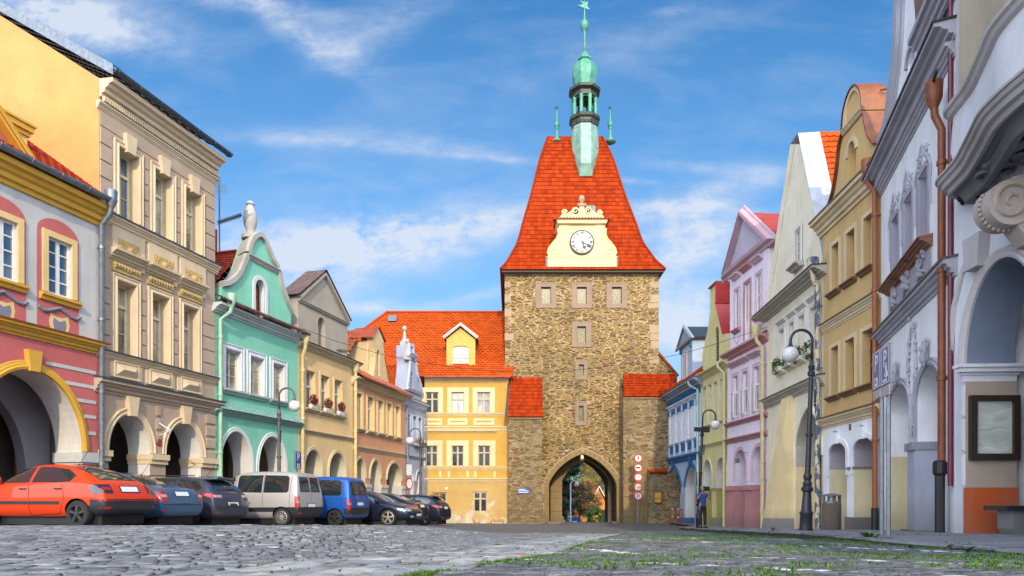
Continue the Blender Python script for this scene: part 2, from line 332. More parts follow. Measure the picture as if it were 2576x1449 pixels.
def window(h, u0, u1, z0, z1, fm, gm, rec=.18, cols=2, rows=(.33, .66), bar=.035, fr=.06, sur=None, sm=None, sill=None, sillm=None, head=None, archtop=0, trans=None, key=None, lab=None, curt=None, surb=True, mull=.05):
    b = h.mb(); w = -rec
    loop = rect(u0, u1, z0, z1) if not archtop else arch(u0, u1, z0, z1-archtop, z1, n=8)
    inn = rect(u0+fr, u1-fr, z0+fr, z1-fr) if not archtop else arch(u0+fr, u1-fr, z0+fr, z1-archtop, z1-fr, n=8)
    b.prism(loop, w, w+.05, [inn])
    W_ = u1-u0; H_ = z1-z0
    for c in range(1, cols):
        u = u0+W_*c/cols; hm = mull if (cols == 2 or c % 2 == 0) else bar*.6; b.box(u-hm/2-.01, u+hm/2+.01, w+.002, w+.045, z0+fr, z1-fr)
    for r_ in rows:
        z = z0+H_*r_; hb = bar*.7; b.box(u0+fr, u1-fr, w+.004, w+.038, z-hb/2, z+hb/2)
    if trans: z = z0+H_*trans; b.box(u0+fr*.5, u1-fr*.5, w+.006, w+.075, z-.045, z+.045)
    o = b.build('window', fm, lab=lab)
    g = h.mb(); g.sheet(inn if archtop else rect(u0+fr*.7, u1-fr*.7, z0+fr*.7, z1-fr*.7), [], w+.012); g.build('pane', gm, o)
    if sur:
        q = h.mb(); a = sur[0]; lp = [(u0, z0), (u0, z1), (u1, z1), (u1, z0)] if not archtop else arch(u0, u1, z0, z1-archtop, z1, n=8)
        q.trim(lp, tprof(a, sur[1]) if len(sur) < 3 else [(0, 0), (0, sur[1]), (a, sur[1]), (a, 0)]); q.build('surround', sm or fm, o)
    if sill:
        q = h.mb(); q.extr([(-rec, z0-.02), (sill[0], z0-.05), (sill[0], z0-.05-sill[1]*.35), (sill[0]*.6, z0-.05-sill[1]*.55), (sill[0]*.45, z0-.05-sill[1]), (-.01, z0-.05-sill[1])], u0-sill[2], u1+sill[2]); q.build('sill', sillm or sm or fm, o)
    if head:
        a = sur[0] if sur else 0; q = h.mb(); q.extr(corn(z1+a+head[2], head[1], head[0]), u0-a-head[3], u1+a+head[3]); q.build('window_head', sm or fm, o)
    if key:
        q = h.mb(); uc = (u0+u1)/2; a, bt, tp, pr = key; q.prism([(uc-bt/2, z1-.06), (uc+bt/2, z1-.06), (uc+tp/2, z1+a), (uc-tp/2, z1+a)], -.01, pr); q.build('keystone', sm or fm, o)
    return o
def arcade(h, u0, u1, zf, zc, m, dep=3.6, thick=.8, mf=None, cross=(), bm=None):
    b = h.mb(); b.add([(u0, -dep, zf), (u1, -dep, zf), (u1, -dep, zc), (u0, -dep, zc)], [(0, 1, 2, 3)])
    b.add([(u0, -thick, zc), (u1, -thick, zc), (u1, -dep, zc), (u0, -dep, zc)], [(0, 1, 2, 3)])
    for u in (u0, u1): b.add([(u, -thick, zf), (u, -dep, zf), (u, -dep, zc), (u, -thick, zc)], [(0, 1, 2, 3)])
    o = b.build('arcade_vault', plaster((.16, .14, .13), .4, 'arcade_shade'), fix=False)  # back wall and ceiling darkened to paint in the arcade's deep shade
    g = h.mb(); g.add([(u0, .0, zf), (u1, .0, zf), (u1, -dep, zf), (u0, -dep, zf)], [(0, 1, 2, 3)]); g.build('arcade_floor', mf or MC['slab'], o, fix=False)
    q = h.mb()
    for (a, c) in cross: q.box(a, c, -dep, -dep+.03, zf, zf+2.1)
    if cross: q.build('door', MC['darkwood'], o)
    return o
def pipe(h, u, zt, zb, m, r=.06, w=.12, hopper=True, elbow=None, name='downpipe'):
    b = h.mb(); pts = []
    if elbow: pts += [(u+elbow[0], w+elbow[1], zt+.35), (u+elbow[0]*.9, w+elbow[1]*.9, zt+.15), (u, w, zt-.15)]
    else: pts += [(u, w, zt)]
    pts += [(u, w, zb)]; b.tube(pts, r, 10)
    z = zt-.8
    while z > zb+.4: b.lathe(u, w, [(r*1.02, z-.05), (r*1.25, z-.045), (r*1.25, z+.045), (r*1.02, z+.05)], 10); b.box(u-.02, u+.02, 0, w-.04, z-.015, z+.015); z -= 2.1
    if hopper: zz = zt if not elbow else zt+.3; uu = u if not elbow else u+elbow[0]; ww = w if not elbow else w+elbow[1]; b.lathe(uu, ww, [(r, zz), (r*2.1, zz+.2), (r*2.3, zz+.5), (r*2.1, zz+.52)], 12)
    return b.build(name, m, auto=40)
def gutter(h, u0, u1, z, w, m, r=.09):
    b = h.mb(); n = 8; prof = [(w+r*cos(pi+pi*i/n), z+r*sin(pi+pi*i/n)) for i in range(n+1)]+[(w+(r-.015)*cos(2*pi-pi*i/n), z+(r-.015)*sin(2*pi-pi*i/n)) for i in range(n+1)]
    b.extr(prof, u0, u1)
    k = int((u1-u0)/.8)
    for i in range(k+1): u = u0+.1+(u1-u0-.2)*i/max(k, 1); b.tube([(u, w+(r+.008)*cos(pi+pi*j/8), z+(r+.008)*sin(pi+pi*j/8)) for j in range(9)], .012, 4)
    return b.build('gutter', m, auto=50)
def tiles(S_, n, rng, tw, m, name, parent, amp=.035, lip=.035, h=None, nrm=None, scallop=False, seed=1, world=False):
    """courses of roof tiles. S_(x,t)->(point), x in metres along the course, t 0..1 up the slope; rng(t)->(x0,x1); nrm(t)->unit normal."""
    rd = random.Random(seed); b = MB(h); tone = []
    for i in range(n):
        t0 = i/n; t1 = (i+1.12)/n; t1 = min(t1, 1.0); a0, c0 = rng(t0); a1, c1 = rng(min(i+1, n)/n)
        lo, hi = min(a0, a1), max(c0, c1); k0 = math.floor(lo/tw); k1 = math.ceil(hi/tw); sub = 4 if not scallop else 4
        xs = []; tn = []
        off = (.5*tw if (scallop and i % 2) else 0)
        for k in range(k0-1, k1+1):
            tt = rd.random()
            for j in range(sub): xs.append((k+j/sub)*tw+off); tn.append(tt)
        pts0 = []; pts1 = []; ptl = []; N = nrm(t0)
        for x in xs:
            ph = (x-off)/tw*2*pi
            hh = amp*(.5+.5*cos(ph)) if not scallop else 0
            x0 = min(max(x, a0), c0); x1 = min(max(x, a1), c1)
            dt = 0
            if scallop: dt = (-.0+.42*(abs(((x-off)/tw) % 1-.5)*2)**2.5)/n
            p0 = Vector(S_(x0, max(t0+dt, 0)))+N*(lip+hh); p1 = Vector(S_(x1, t1))+N*(hh*.6)
            pl = Vector(S_(x0, max(t0+dt, 0)))-N*.03
            pts0.append(p0); pts1.append(p1); ptl.append(pl)
        m_ = len(xs); o = len(b.v); b.v += [tuple(p) for p in ptl+pts0+pts1]
        for j in range(m_-1):
            if (pts0[j+1]-pts0[j]).length < 1e-5 and (pts1[j+1]-pts1[j]).length < 1e-5: continue
            b.f.append((o+j, o+j+1, o+m_+j+1, o+m_+j)); b.f.append((o+m_+j, o+m_+j+1, o+2*m_+j+1, o+2*m_+j)); b.m += [0, 0]; tone += [tn[j], tn[j]]
    b.tone = tone
    return b.build(name, m, parent, fix=False, world=world)
def slope_roof(h, quad, n, tw, m, name='roof', parent=None, amp=.03, scallop=False, lip=.03, seed=1):
    """quad local (u,w,z): eave-left, eave-right, top-right, top-left"""
    a, b_, c, d = [Vector(p) for p in quad]; ux = (b_-a).normalized(); La = (b_-a).length
    up0 = (d-a); N = ux.cross(up0).normalized()
    if N.z < 0: N = -N
    xd = up0.dot(ux); xc = (c-a).dot(ux); upv = up0-ux*xd
    def S_(x, t): return a+ux*x+upv*t
    def rng(t): return (xd*t, La+(xc-La)*t)
    return tiles(S_, n, rng, tw, m, name, parent, amp, lip, h, lambda t: N, scallop, seed)
def blend_curve(pts, n=6):            # Catmull-Rom through 2-D points
    out = []; P = [Vector(p) for p in pts]; m_ = len(P)
    for i in range(m_-1):
        p0 = P[max(i-1, 0)]; p1 = P[i]; p2 = P[i+1]; p3 = P[min(i+2, m_-1)]
        for j in range(n):
            t_ = j/n; out.append(.5*((2*p1)+(-p0+p2)*t_+(2*p0-5*p1+4*p2-p3)*t_*t_+(-p0+3*p1-3*p2+p3)*t_**3))
    out.append(P[-1]); return [tuple(p) for p in out]
def volute(b, cu, cz, r, w, turns=1.6, th=.05, flip=1, start=0):
    n = int(20*turns); pts = []
    for i in range(n+1): k = i/n; a = start+flip*k*turns*2*pi; rr = r*(1-.85*k); pts.append((cu+rr*cos(a), w, cz+rr*sin(a)))
    b.tube(pts, [th*(1-.6*i/n) for i in range(n+1)], 6)
# shared materials
M_ = MC
plain('slab', (.16, .165, .17), .85, nz=.35, sc_=5, bst=.5)
plain('darkwood', (.035, .022, .015), .6); plain('zinc', (.22, .26, .30), .45, .6, nz=.3); plain('zincdark', (.07, .10, .13), .45, .5); plain('whitewood', (.72, .70, .66), .55, nz=.12)
plain('woodcream', (.62, .55, .38), .6, nz=.2); plain('rustpipe', (.30, .085, .02), .5, nz=.2, coat=.1); plain('redmetal', (.32, .035, .03), .45, nz=.3, sc_=3); plain('redtin', (.30, .06, .025), .5, nz=.35, sc_=3)
plain('greenpipe', (.30, .50, .36), .5, nz=.3, sc_=3); plain('yellowpipe', (.62, .50, .25), .5, nz=.25, sc_=3); plain('black', (.012, .012, .013), .5, nz=.1); plain('lampgrey', (.10, .10, .105), .4, .3, nz=.15); plain('lampdark', (.035, .04, .05), .4, .3, nz=.15)
glass('glassblue', (.015, .04, .09), (.25, .4, .6), .35); glass('glassdark', (.012, .014, .016), (.2, .19, .16), .3, sp=.3); glass('glasscurt', (.05, .05, .045), (.55, .52, .42), .95); glass('glasswhite', (.3, .32, .34), (.75, .74, .70), .95)
tilemat('tile_tower', (.23, .020, .0015), (.36, .040, .002)); tilemat('tile_orange', (.36, .052, .006), (.47, .08, .010)); tilemat('tile_red', (.34, .045, .022), (.44, .075, .035)); tilemat('tile_old', (.26, .07, .03), (.36, .13, .06)); tilemat('tile_slate', (.05, .045, .05), (.10, .09, .09)); tilemat('tile_dark', (.10, .05, .05), (.17, .09, .085))

def jambs(h, arcs, z0, z1, dep, m, right=True):
    for a in arcs: b = h.mb(); u = a[0]+.006 if right else a[1]-.006; b.add([(u, .004, z0), (u, -dep, z0), (u, -dep, z1), (u, .004, z1)], [(0, 1, 2, 3)]); b.build('painted_jamb', m, fix=False)
# ------------------------------------------------------------------ houses: left row
def side_walls(h, ze, dep, m, zf=None, zr=None, name='side_wall', us=None, ridge_w=None):
    zf = h.zb-.3 if zf is None else zf; b = h.mb(); rw = ridge_w if ridge_w is not None else -dep/2
    for u in (us or (0.0, h.L)):
        if zr: b.add([(u, 0, zf), (u, -dep, zf), (u, -dep, ze), (u, rw, zr), (u, 0, ze)], [(0, 1, 2, 3, 4)])
        else: b.add([(u, 0, zf), (u, -dep, zf), (u, -dep, ze), (u, 0, ze)], [(0, 1, 2, 3)])
    b.add([(0, -dep, zf), (h.L, -dep, zf), (h.L, -dep, ze), (0, -dep, ze)], [(0, 1, 2, 3)])
    return b.build(name, m, fix=False)
def roof_par(h, ze, dep, zr, tm, ov=.3, u0=-.05, u1=None, n=26, tw=.26, scallop=True, rw=None, name='roof'):
    u1 = h.L+.05 if u1 is None else u1; rw = -dep/2 if rw is None else rw
    r = slope_roof(h, [(u0, ov, ze-.02), (u1, ov, ze-.02), (u1, rw, zr), (u0, rw, zr)], n, tw, tm, name, None, .03, scallop)
    b = h.mb(); b.add([(u0, rw, zr), (u1, rw, zr), (u1, -dep-ov, ze), (u0, -dep-ov, ze)], [(0, 1, 2, 3)]); b.tube([(u0, rw, zr+.02), (u1, rw, zr+.02)], .09, 8); b.build('roof_ridge', tm, r)
    return r
def roof_perp(h, u0, u1, ze, uc, zr, w0, w1, tm, n=16, tw=.24, scallop=True, name='roof', side='lr'):
    r = None
    if 'l' in side: r = slope_roof(h, [(u0, w1, ze), (u0, w0, ze), (uc, w0, zr), (uc, w1, zr)], n, tw, tm, name, None, .03, scallop)
    if 'r' in side: r = slope_roof(h, [(u1, w0, ze), (u1, w1, ze), (uc, w1, zr), (uc, w0, zr)], n, tw, tm, name, None, .03, scallop)
    b = h.mb(); b.tube([(uc, w0, zr+.03), (uc, w1, zr+.03)], .09, 8)
    b.add([(u0, w1, ze), (u1, w1, ze), (uc, w1, zr)], [(0, 1, 2)]); b.build('roof_ridge', tm, r); return r
SLAB = M_['slab']; VW = plaster((.66, .64, .61), .2, 'vault_white'); VC = plaster((.62, .56, .44), .25, 'vault_cream')
def row_windows(h, tg, xs, tops, bots, **k):
    zt = sum(h.Z(tg, a[0], t_) for a, t_ in zip(xs, tops))/len(xs); zb = sum(h.Z(tg if len(q) == 2 else q[2], q[0], q[1]) for q in bots)/len(bots)
    for a in xs: window(h, h.U(tg, a[0]), h.U(tg, a[1]), zb, zt, **k)
    return zb, zt
# --- red and white painted house
h = House('red_house', 'red and pale grey painted house with yellow arch and mouldings, leftmost in the row', (-13.75, 14.3), (-12.1, 20.0), -.85)
mw = plaster((.50, .50, .49), .2, 'white_grey'); mp = plaster((.50, .135, .135), .2, 'dusty_pink'); my = plaster((.62, .36, .055), .2, 'golden'); mgy = plaster((.20, .22, .27), .1, 'paint_grey'); mye = plaster((.72, .52, .24), .2, 'pale_yellow'); mor = plaster((.60, .12, .05), .3, 'orange_red')
zl = h.Z('z2', 590, 345); zc0 = h.Z('z1', 545, 700); zc1 = h.Z('z1', 580, 590); zfl = -1.2
uc = h.U('z2', 185); ur = h.U('z2', 492); ra = ur-uc; zs = h.Z('z2', 490, 955); zt = h.Z('z2', 185, 462)
ops = []; wins = []
uw0, uw1 = h.U('z1', 285), h.U('z1', 428); wz1 = h.Z('z1', 285, 780); wz0 = h.Z('z1', 293, 1122); dist = h.U('z1', 285)-h.U('z1', -68)
for k in range(3): wins.append((uw0-dist*k, uw1-dist*k))
hol = [arch(uc-ra, uc+ra, zfl, zs, zt)]+[rect(a, b_, wz0, wz1) for a, b_ in wins if a > .3]
wall(h, rect(0, h.L, zfl, zc0+.1), hol, mw, .12, [.95], rm=(plaster((.62, .60, .56), .3, 'red_vault'), mw))
b = h.mb(); b.sheet(rect(0, h.L, zs, zl), [[p for p in arch(uc-ra-.02, uc+ra+.02, zs+.001, zs+.01, zt+.02)]], .006); b.sheet(rect(uc+ra, h.L, zfl, zs-.3), [], .012); b.build('painted_wall', mp)
b = h.mb(); b.sheet(rect(uc+ra, h.L-.0, zfl, zs-.32), [], .02); b.add([(uc+ra-.01, .02, zfl), (uc+ra-.01, -.95, zfl), (uc+ra-.01, -.95, zs-.32), (uc+ra-.01, .02, zs-.32)], [(0, 1, 2, 3)]); b.build('plinth', mor)
b = h.mb(); b.trim([p for p in arch(uc-ra, uc+ra, zs, zs+.02, zt)], [(0, 0), (0, .10), (.07, .12), (.10, .08), (.15, .08), (.17, .05), (.22, .05), (.24, 0)]); b.prism([(uc-.13, zt-.05), (uc+.13, zt-.05), (uc+.2, zt+.5), (uc-.2, zt+.5)], 0, .18); b.build('arch_moulding', my)
b = h.mb(); b.box(uc+ra-.08, h.L+.05, -.97, .12, zs-.30, zs-.02); b.box(uc+ra-.03, h.L+.02, -.95, .06, zs-.36, zs-.30); b.build('impost', mw)
b = h.mb()
for i, (x, y) in enumerate([(275, 430), (395, 545), (452, 645), (490, 740), (515, 842)]): z = h.Z('z2', 570, [480, 570, 660, 750, 848][i]); b.box(h.U('z2', x), h.L-.12, .0, .025, z-.05, z+.05)
b.build('grooves', mw)
band(h, 0, h.L-.02, zl-.12, .34, .26, my, cap=M_['redtin'], ends=False)
band(h, 0, h.L-.02, zc0, zc1-zc0, .42, my, name='eaves_cornice', ends=False)
for i, (a, b_) in enumerate(wins):
    if a < .3: continue
    e = .5*(b_-a)/.9; c = (a+b_)/2; q = h.mb(); o0, o1 = h.U('z1', 222)-dist*i, h.U('z1', 474)-dist*i; cc = (o0+o1)/2; rr = (o1-o0)/2
    q.sheet([(o0, zl+.2), (o1, zl+.2), (o1, wz1+.12)]+[(cc+rr*cos(k*pi/12), wz1+.12+.42*sin(k*pi/12)) for k in range(1, 12)]+[(o0, wz1+.12)], [rect(a, b_, wz0, wz1)], .008); q.build('painted_panel', mp)
    window(h, a, b_, wz0, wz1, M_['whitewood'], M_['glassblue'], rec=.10, cols=2, rows=(.25, .5, .75), bar=.05, mull=.09, sur=(.16, .06, 1), sm=mye, sill=(.16, .18, .24), sillm=my, surb=0)
    q = h.mb(); zz = wz0-.62
    q.tube([(c-.62, .03, zz+.18), (c-.5, .03, zz+.1), (c-.35, .03, zz+.12), (c, .03, zz+.28), (c+.35, .03, zz+.12), (c+.5, .03, zz+.1), (c+.62, .03, zz+.18)], .05, 6)
    q.prism([(c-.17, zz-.02), (c-.2, zz-.15), (c-.16, zz-.36), (c, zz-.5), (c+.16, zz-.36), (c+.2, zz-.15), (c+.17, zz-.02), (c, zz-.1)], .008, .018); q.build('painted_shield', mgy)
    q = h.mb(); q.prism([(c-.26, zz+.1), (c-.31, zz-.15), (c-.24, zz-.45), (c, zz-.65), (c+.24, zz-.45), (c+.31, zz-.15), (c+.26, zz+.1), (c+.1, zz+.02), (c-.1, zz+.02)], .006, .010); q.build('painted_shield_border', mye)
gutter(h, 0, h.L+.05, zc1+.1, .52, M_['zinc'], .12)
side_walls(h, zc1, 8, mye, zr=zc1+3.2); roof_par(h, zc1+.12, 8, zc1+3.2, M_['tile_red'], ov=.45, u1=h.L)
pipe(h, h.L-.06, zc0+.15, zfl, M_['zinc'], .075, .16, elbow=(.0, .35))
q = h.mb(); uq = h.U('z1', 190, -.1); zq = zc1+.25      # dormer gable
q.prism([(uq-4.4, zq), (uq, zq), (uq-2.2, zq+2.1)], -.35, -.6); q.build('dormer_wall', mp)
q = h.mb(); q.trim([(uq+.1, zq-.05), (uq-2.2, zq+2.15), (uq-4.5, zq-.05)], [(0, -.6), (0, -.1), (-.12, -.05), (-.18, -.2), (-.35, -.22), (-.35, -.6)]); q.build('dormer_moulding', my)
q = h.mb(); q.add([(uq+.15, -.05, zq-.05), (uq+.15, -4, zq-.05), (uq-2.2, -4, zq+2.3), (uq-2.2, -.05, zq+2.3)], [(0, 1, 2, 3)]); q.add([(uq-4.5, -.05, zq-.05), (uq-4.5, -4, zq-.05), (uq-2.2, -4, zq+2.3), (uq-2.2, -.05, zq+2.3)], [(0, 1, 2, 3)]); q.build('dormer_roof', M_['tile_red'])
q = h.mb(); u_, z_ = h.P('z1', 75, 135, -1.1); q.box(u_-.5, u_+.42, -1.9, -1.1, zc1, z_+.0); q.build('chimney', mye)
q = h.mb(); q.box(u_-.56, u_+.48, -1.96, -1.04, z_+.0, z_+.12); q.box(u_-.62, u_+.54, -2.02, -.98, z_+.12, z_+.28); q.box(u_-.66, u_+.58, -2.06, -.94, z_+.28, z_+.34); q.build('chimney_cap', my)
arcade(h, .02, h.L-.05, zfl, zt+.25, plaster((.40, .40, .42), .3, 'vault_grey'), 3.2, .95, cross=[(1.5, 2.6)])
q = h.mb(); zz = zs+.2; q.loopwall(arch(uc-ra+.15, uc+ra-.25, zfl, zs-.7, zt-.45), -1.75, -2.1); lp = arch(uc-ra+.15, uc+ra-.25, zfl, zs-.7, zt-.45)
q.sheet(rect(.05, h.L-.1, zfl-.01, zt+.25), [lp], -1.75); q.build('inner_arch', plaster((.33, .33, .36), .3, 'inner_grey'))
# --- tall beige house
h = House('beige_house', 'tall beige three-storey house with keystone windows and relief panels', (-12.1, 20.0), (-10.8, 24.8), -.9)
mb_ = plaster((.43, .33, .25), .2, 'beige'); mc = plaster((.64, .51, .34), .14, 'beige_light'); myg = plaster((.54, .315, .115), .16, 'yellow_gable')
zc0 = h.Z('d', 250, 275); zc0 = (zc0+h.Z('d', 540, 463))/2; ze = zc0+.95; zfl = -1.3
cols3 = [(712, 830), (930, 1030), (1115, 1206)]; cols2 = [(703, 815), (915, 1015), (1103, 1190)]
z3b = (h.Z('z1', 712, 655)+h.Z('z1', 1115, 852))/2; z3t = (h.Z('z1', 712, 245)+h.Z('z1', 930, 368)+h.Z('z1', 1115, 490))/3
z2b = (h.Z('z2', 700, 372)+h.Z('z2', 1103, 470))/2; z2t = (h.Z('z1', 703, 1035)+h.Z('z1', 1103, 1205))/2
l3 = (h.Z('z1', 605, 665)+h.Z('z1', 1290, 962))/2; l2 = (h.Z('z2', 620, 368)+h.Z('z2', 1295, 532))/2; l1 = (h.Z('z2', 620, 590)+h.Z('z2', 1300, 690))/2
arcs = []
for (a, c, cr, xc_, sp_) in [(655, 905, 735, 800, 965), (1000, 1212, 782, 1115, 992)]: arcs.append((h.U('z2', a), h.U('z2', c), h.Z('z2', c, sp_), h.Z('z2', xc_, cr)))
zsp = sum(a[2] for a in arcs)/2; zcr = sum(a[3] for a in arcs)/2
hol = [arch(a[0], a[1], zfl, zsp, zcr) for a in arcs]+[rect(h.U('z1', a), h.U('z1', c), z3b, z3t) for a, c in cols3]+[rect(h.U('z1', a), h.U('z1', c), z2b, z2t) for a, c in cols2]
wall(h, rect(0, h.L, zfl, ze-.1), hol, mb_, .40, [.85, .85], rm=(VW, mc))
# joint lines of the rusticated render, raised courses between them
b = h.mb(); zz = l3+.45
def spans(cl, zlo, zhi, e=.26):
    us = [(h.U('z1', a)-e, h.U('z1', c)+e) for a, c in cl]; s_ = [.03]; 
    for a, c in us: s_ += [a, c]
    s_.append(h.L-.03); return [(s_[i], s_[i+1]) for i in range(0, len(s_), 2)]
def courses(cl, zlo, zhi, hh, pr=.04):
    k = int(round((zhi-zlo)/hh)); hh = (zhi-zlo)/k
    for i in range(k):
        for a, c in spans(cl, 0, 0):
            if c-a > .1: b.box(a, c, 0, pr, zlo+i*hh+.022, zlo+(i+1)*hh-.022)
courses(cols3, l3+.12, z3t+.3, .46); courses(cols2, l2+.12, z2t+.1, .46)
b.box(.03, h.L-.03, 0, .022, z3t+.33, zc0-.02); b.build('render_courses', mb_)
b = h.mb(); zz = zsp-.1
while zz < l1-.3:
    for a, c in ((.02, arcs[0][0]-.25), (arcs[0][1]+.25, arcs[1][0]-.25), (arcs[1][1]+.25, h.L-.02)):
        if zz > zsp+.8 and zz < zcr+.05: a, c = (a, c+.15) if a < .1 else ((a-.15, c+.15) if c < h.L-.1 else (a-.15, c))
        if zz > zcr+.1: a, c = .02, h.L-.02
        if c-a > .08: b.extr([(0, zz), (.05, zz+.03), (.05, zz+.32), (0, zz+.36)], a, c)
    zz += .44
b.build('render_courses', mb_)
band(h, 0, h.L, zc0, .22, .14, mc, name='architrave'); q = h.mb(); k = int(h.L/.085)
for i in range(k): u_ = .02+i*h.L/k; q.box(u_, u_+.05, .1, .19, zc0+.23, zc0+.37)
q.build('dentils', mc); band(h, 0, h.L, zc0+.37, .52, .50, mc, name='eaves_cornice', ends=False); gutter(h, -.1, h.L+.05, ze+.08, .62, M_['zincdark'], .12)
band(h, 0, h.L, l3-.18, .3, .2, mc, cap=M_['zincdark']); band(h, 0, h.L, l2-.1, .22, .16, mc, cap=M_['zincdark']); band(h, 0, h.L, l1-.12, .42, .3, mb_, cap=M_['zincdark'])
for a, c in cols3:
    u0, u1 = h.U('z1', a), h.U('z1', c); window(h, u0, u1, z3b, z3t, M_['woodcream'], M_['glassblue'] if a == 712 else M_['glasscurt'], rec=.36, rows=(.36,), trans=.68, fr=.08, sur=(.19, .09), sm=mc, key=(.5, .3, .42, .16))
    q = h.mb(); c_ = (u0+u1)/2; zz = l3-.5; q.box(c_-.62, c_+.62, 0, .05, l3-1.25, l3-.18); o = q.build('relief_panel', mc)
    q = h.mb(); rd = random.Random(int(a)); q.box(c_-.42, c_+.42, .05, .062, zz-.46, zz+.02)
    for i in range(30): uu = rd.uniform(.12, .38); vv = zz-.22+rd.uniform(-.18, .18); r_ = rd.uniform(.02, .035); q.ball((c_+uu, .06, vv), r_, 8, 5); q.ball((c_-uu, .06, vv), r_, 8, 5)
    q.lathe(0, 0, [(0, 0)]) if 0 else None; q.ball((c_, .07, zz-.22), .11, 10, 6); q.build('relief_ornament', plaster((.50, .36, .15), .3, 'ornament_tan'), o)
for a, c in cols2:
    u0, u1 = h.U('z1', a), h.U('z1', c); window(h, u0, u1, z2b, z2t, M_['woodcream'], M_['glasscurt'], rec=.36, rows=(.34,), trans=.7, fr=.08, sur=(.18, .08), sm=mc, head=(.32, .3, .42, .1))
    c_ = (u0+u1)/2; q = h.mb(); rd = random.Random(int(a)+5); q.box(u0-.2, u1+.2, 0, .05, z2t+.25, z2t+.63)
    for i in range(9):
        uu = u0-.1+(u1-u0+.2)*i/8; q.ball((uu, .06, z2t+.44), .075, 8, 6); q.ball((uu, .06, z2t+.36+rd.uniform(0, .05)), .05, 8, 6)
    q.build('frieze', plaster((.50, .36, .15), .3, 'ornament_tan'))
    q = h.mb(); zz = (l2+l1)/2; q.box(c_-.6, c_+.6, 0, .04, l1+.42, l2-.14); q.trim([(c_-.44, zz-.05), (c_-.44, zz+.37), (c_+.44, zz+.37), (c_+.44, zz-.05)], [(0, .04), (0, .07), (.04, .07), (.04, .04)], True)
    a_, z0_, z1_ = .42, zz-.03, zz+.35; m_ = (z0_+z1_)/2
    q.add([(c_-a_, .04, z0_), (c_+a_, .04, z0_), (c_+a_, .04, z1_), (c_-a_, .04, z1_), (c_-a_+.2, .17, m_), (c_+a_-.2, .17, m_)], [(0, 1, 5, 4), (1, 2, 5), (2, 3, 4, 5), (3, 0, 4)]); q.build('diamond_panel', mc)
for a in arcs:
    q = h.mb(); q.trim(arch(a[0], a[1], zsp, zsp+.01, zcr), [(0, 0), (0, .04), (.05, .06), (.08, .03), (.14, .05), (.18, .08), (.2, 0)]); c_ = (a[0]+a[1])/2; q.prism([(c_-.13, zcr-.05), (c_+.13, zcr-.05), (c_+.22, zcr+.55), (c_-.22, zcr+.55)], 0, .17); q.build('arch_moulding', mc)
q = h.mb()
for a, c in ((0, arcs[0][0]), (arcs[0][1], arcs[1][0]), (arcs[1][1], h.L)): q.box(a-.04, c+.04, -.88, .14, zsp-.2, zsp-.02); q.box(a-.02, c+.02, -.86, .08, zsp-.34, zsp-.2); q.box(a-.01, c+.01, -.86, .05, zsp-1.0, zsp-.9)
q.build('impost', mc)
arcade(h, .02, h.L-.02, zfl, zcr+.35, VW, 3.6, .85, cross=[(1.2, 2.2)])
q = h.mb(); q.box(arcs[0][1]+.27, arcs[0][1]+.42, .05, .07, zsp+.25, zsp+.48); q.build('plaque', M_['redmetal'])
q = h.mb(); q.tube([(arcs[0][1]+.34, .05, zsp+1.0), (arcs[0][1]+.34, .5, zsp+.75)], .02, 6); q.tube([(arcs[0][1]+.34, .05, zsp+.6), (arcs[0][1]+.34, .5, zsp+.75)], .015, 6); q.build('bracket', M_['whitewood'])
side_walls(h, ze-.05, 15, myg, zr=ze+5.0); roof_par(h, ze+.1, 15, ze+5.05, M_['tile_slate'], ov=.56, n=20, tw=.4)
q = h.mb(); q.extr([(0, 0)], 0, 0) if 0 else None
for sg in (1,): q.add([(-.10, .60, ze-.10), (-.10, -7.5, ze+4.90), (-.10, -7.5, ze+5.2), (-.10, .60, ze+.2), (.3, .60, ze+.22), (.3, -7.5, ze+5.22)], [(0, 1, 2, 3), (3, 2, 5, 4)])
q.build('verge_flashing', M_['zinc'])
# --- mint green house
h = House('mint_house', 'mint green house with curved baroque gable and stone vase on top', (-10.8, 24.8), (-9.35, 29.85), -1.1)
mm = plaster((.22, .57, .42), .2, 'mint'); ms = plaster((.60, .62, .66), .2, 'white_trim'); mgr = plaster((.42, .41, .38), .5, 'coping_grey'); mln = plaster((.22, .21, .19), .5, 'stained_cornice')
zc0 = (h.Z('z3', 350, 1035)+h.Z('z3', 835, 1195))/2; zc1 = (h.Z('z3', 350, 965)+h.Z('z3', 865, 1150))/2; zfl = -1.4
cols = [(297, 412), (490, 590), (667, 750)]; zt_ = (h.Z('z3', 297, 1262)+h.Z('z3', 490, 1315)+h.Z('z3', 667, 1362))/3; zb_ = (h.Z('z4', 290, 322)+h.Z('z4', 490, 362)+h.Z('z4', 662, 398))/3
l1 = (h.Z('z4', 255, 535)+h.Z('z4', 840, 625))/2
arcs = [(h.U('z4', 263), h.U('z4', 503)), (h.U('z4', 558), h.U('z4', 765))]; zcr = (h.Z('z4', 390, 672)+h.Z('z4', 655, 688))/2; zsp = h.Z('z4', 505, 960); zsp = (zsp+h.Z('z4', 765, 945))/2
hol = [arch(a, c, zfl, zsp, zcr) for a, c in arcs]+[rect(h.U('z4', a), h.U('z4', c), zb_, zt_) for a, c in cols]
wall(h, rect(0, h.L, zfl, zc1), hol, mm, .22, [.85, .85], rm=(VW, ms))
ug = lambda x, y: h.P('z3', x, y, -.02)
L_ = blend_curve([ug(272, 775), ug(335, 758), ug(400, 700), ug(440, 625), ug(470, 545)], 5); U_ = blend_curve([ug(478, 525), ug(497, 455), ug(525, 408), ug(562, 390), ug(595, 425), ug(622, 490), ug(655, 570), ug(697, 640)], 5); R_ = blend_curve([ug(705, 660), ug(725, 770), ug(765, 885), ug(812, 985)], 5)
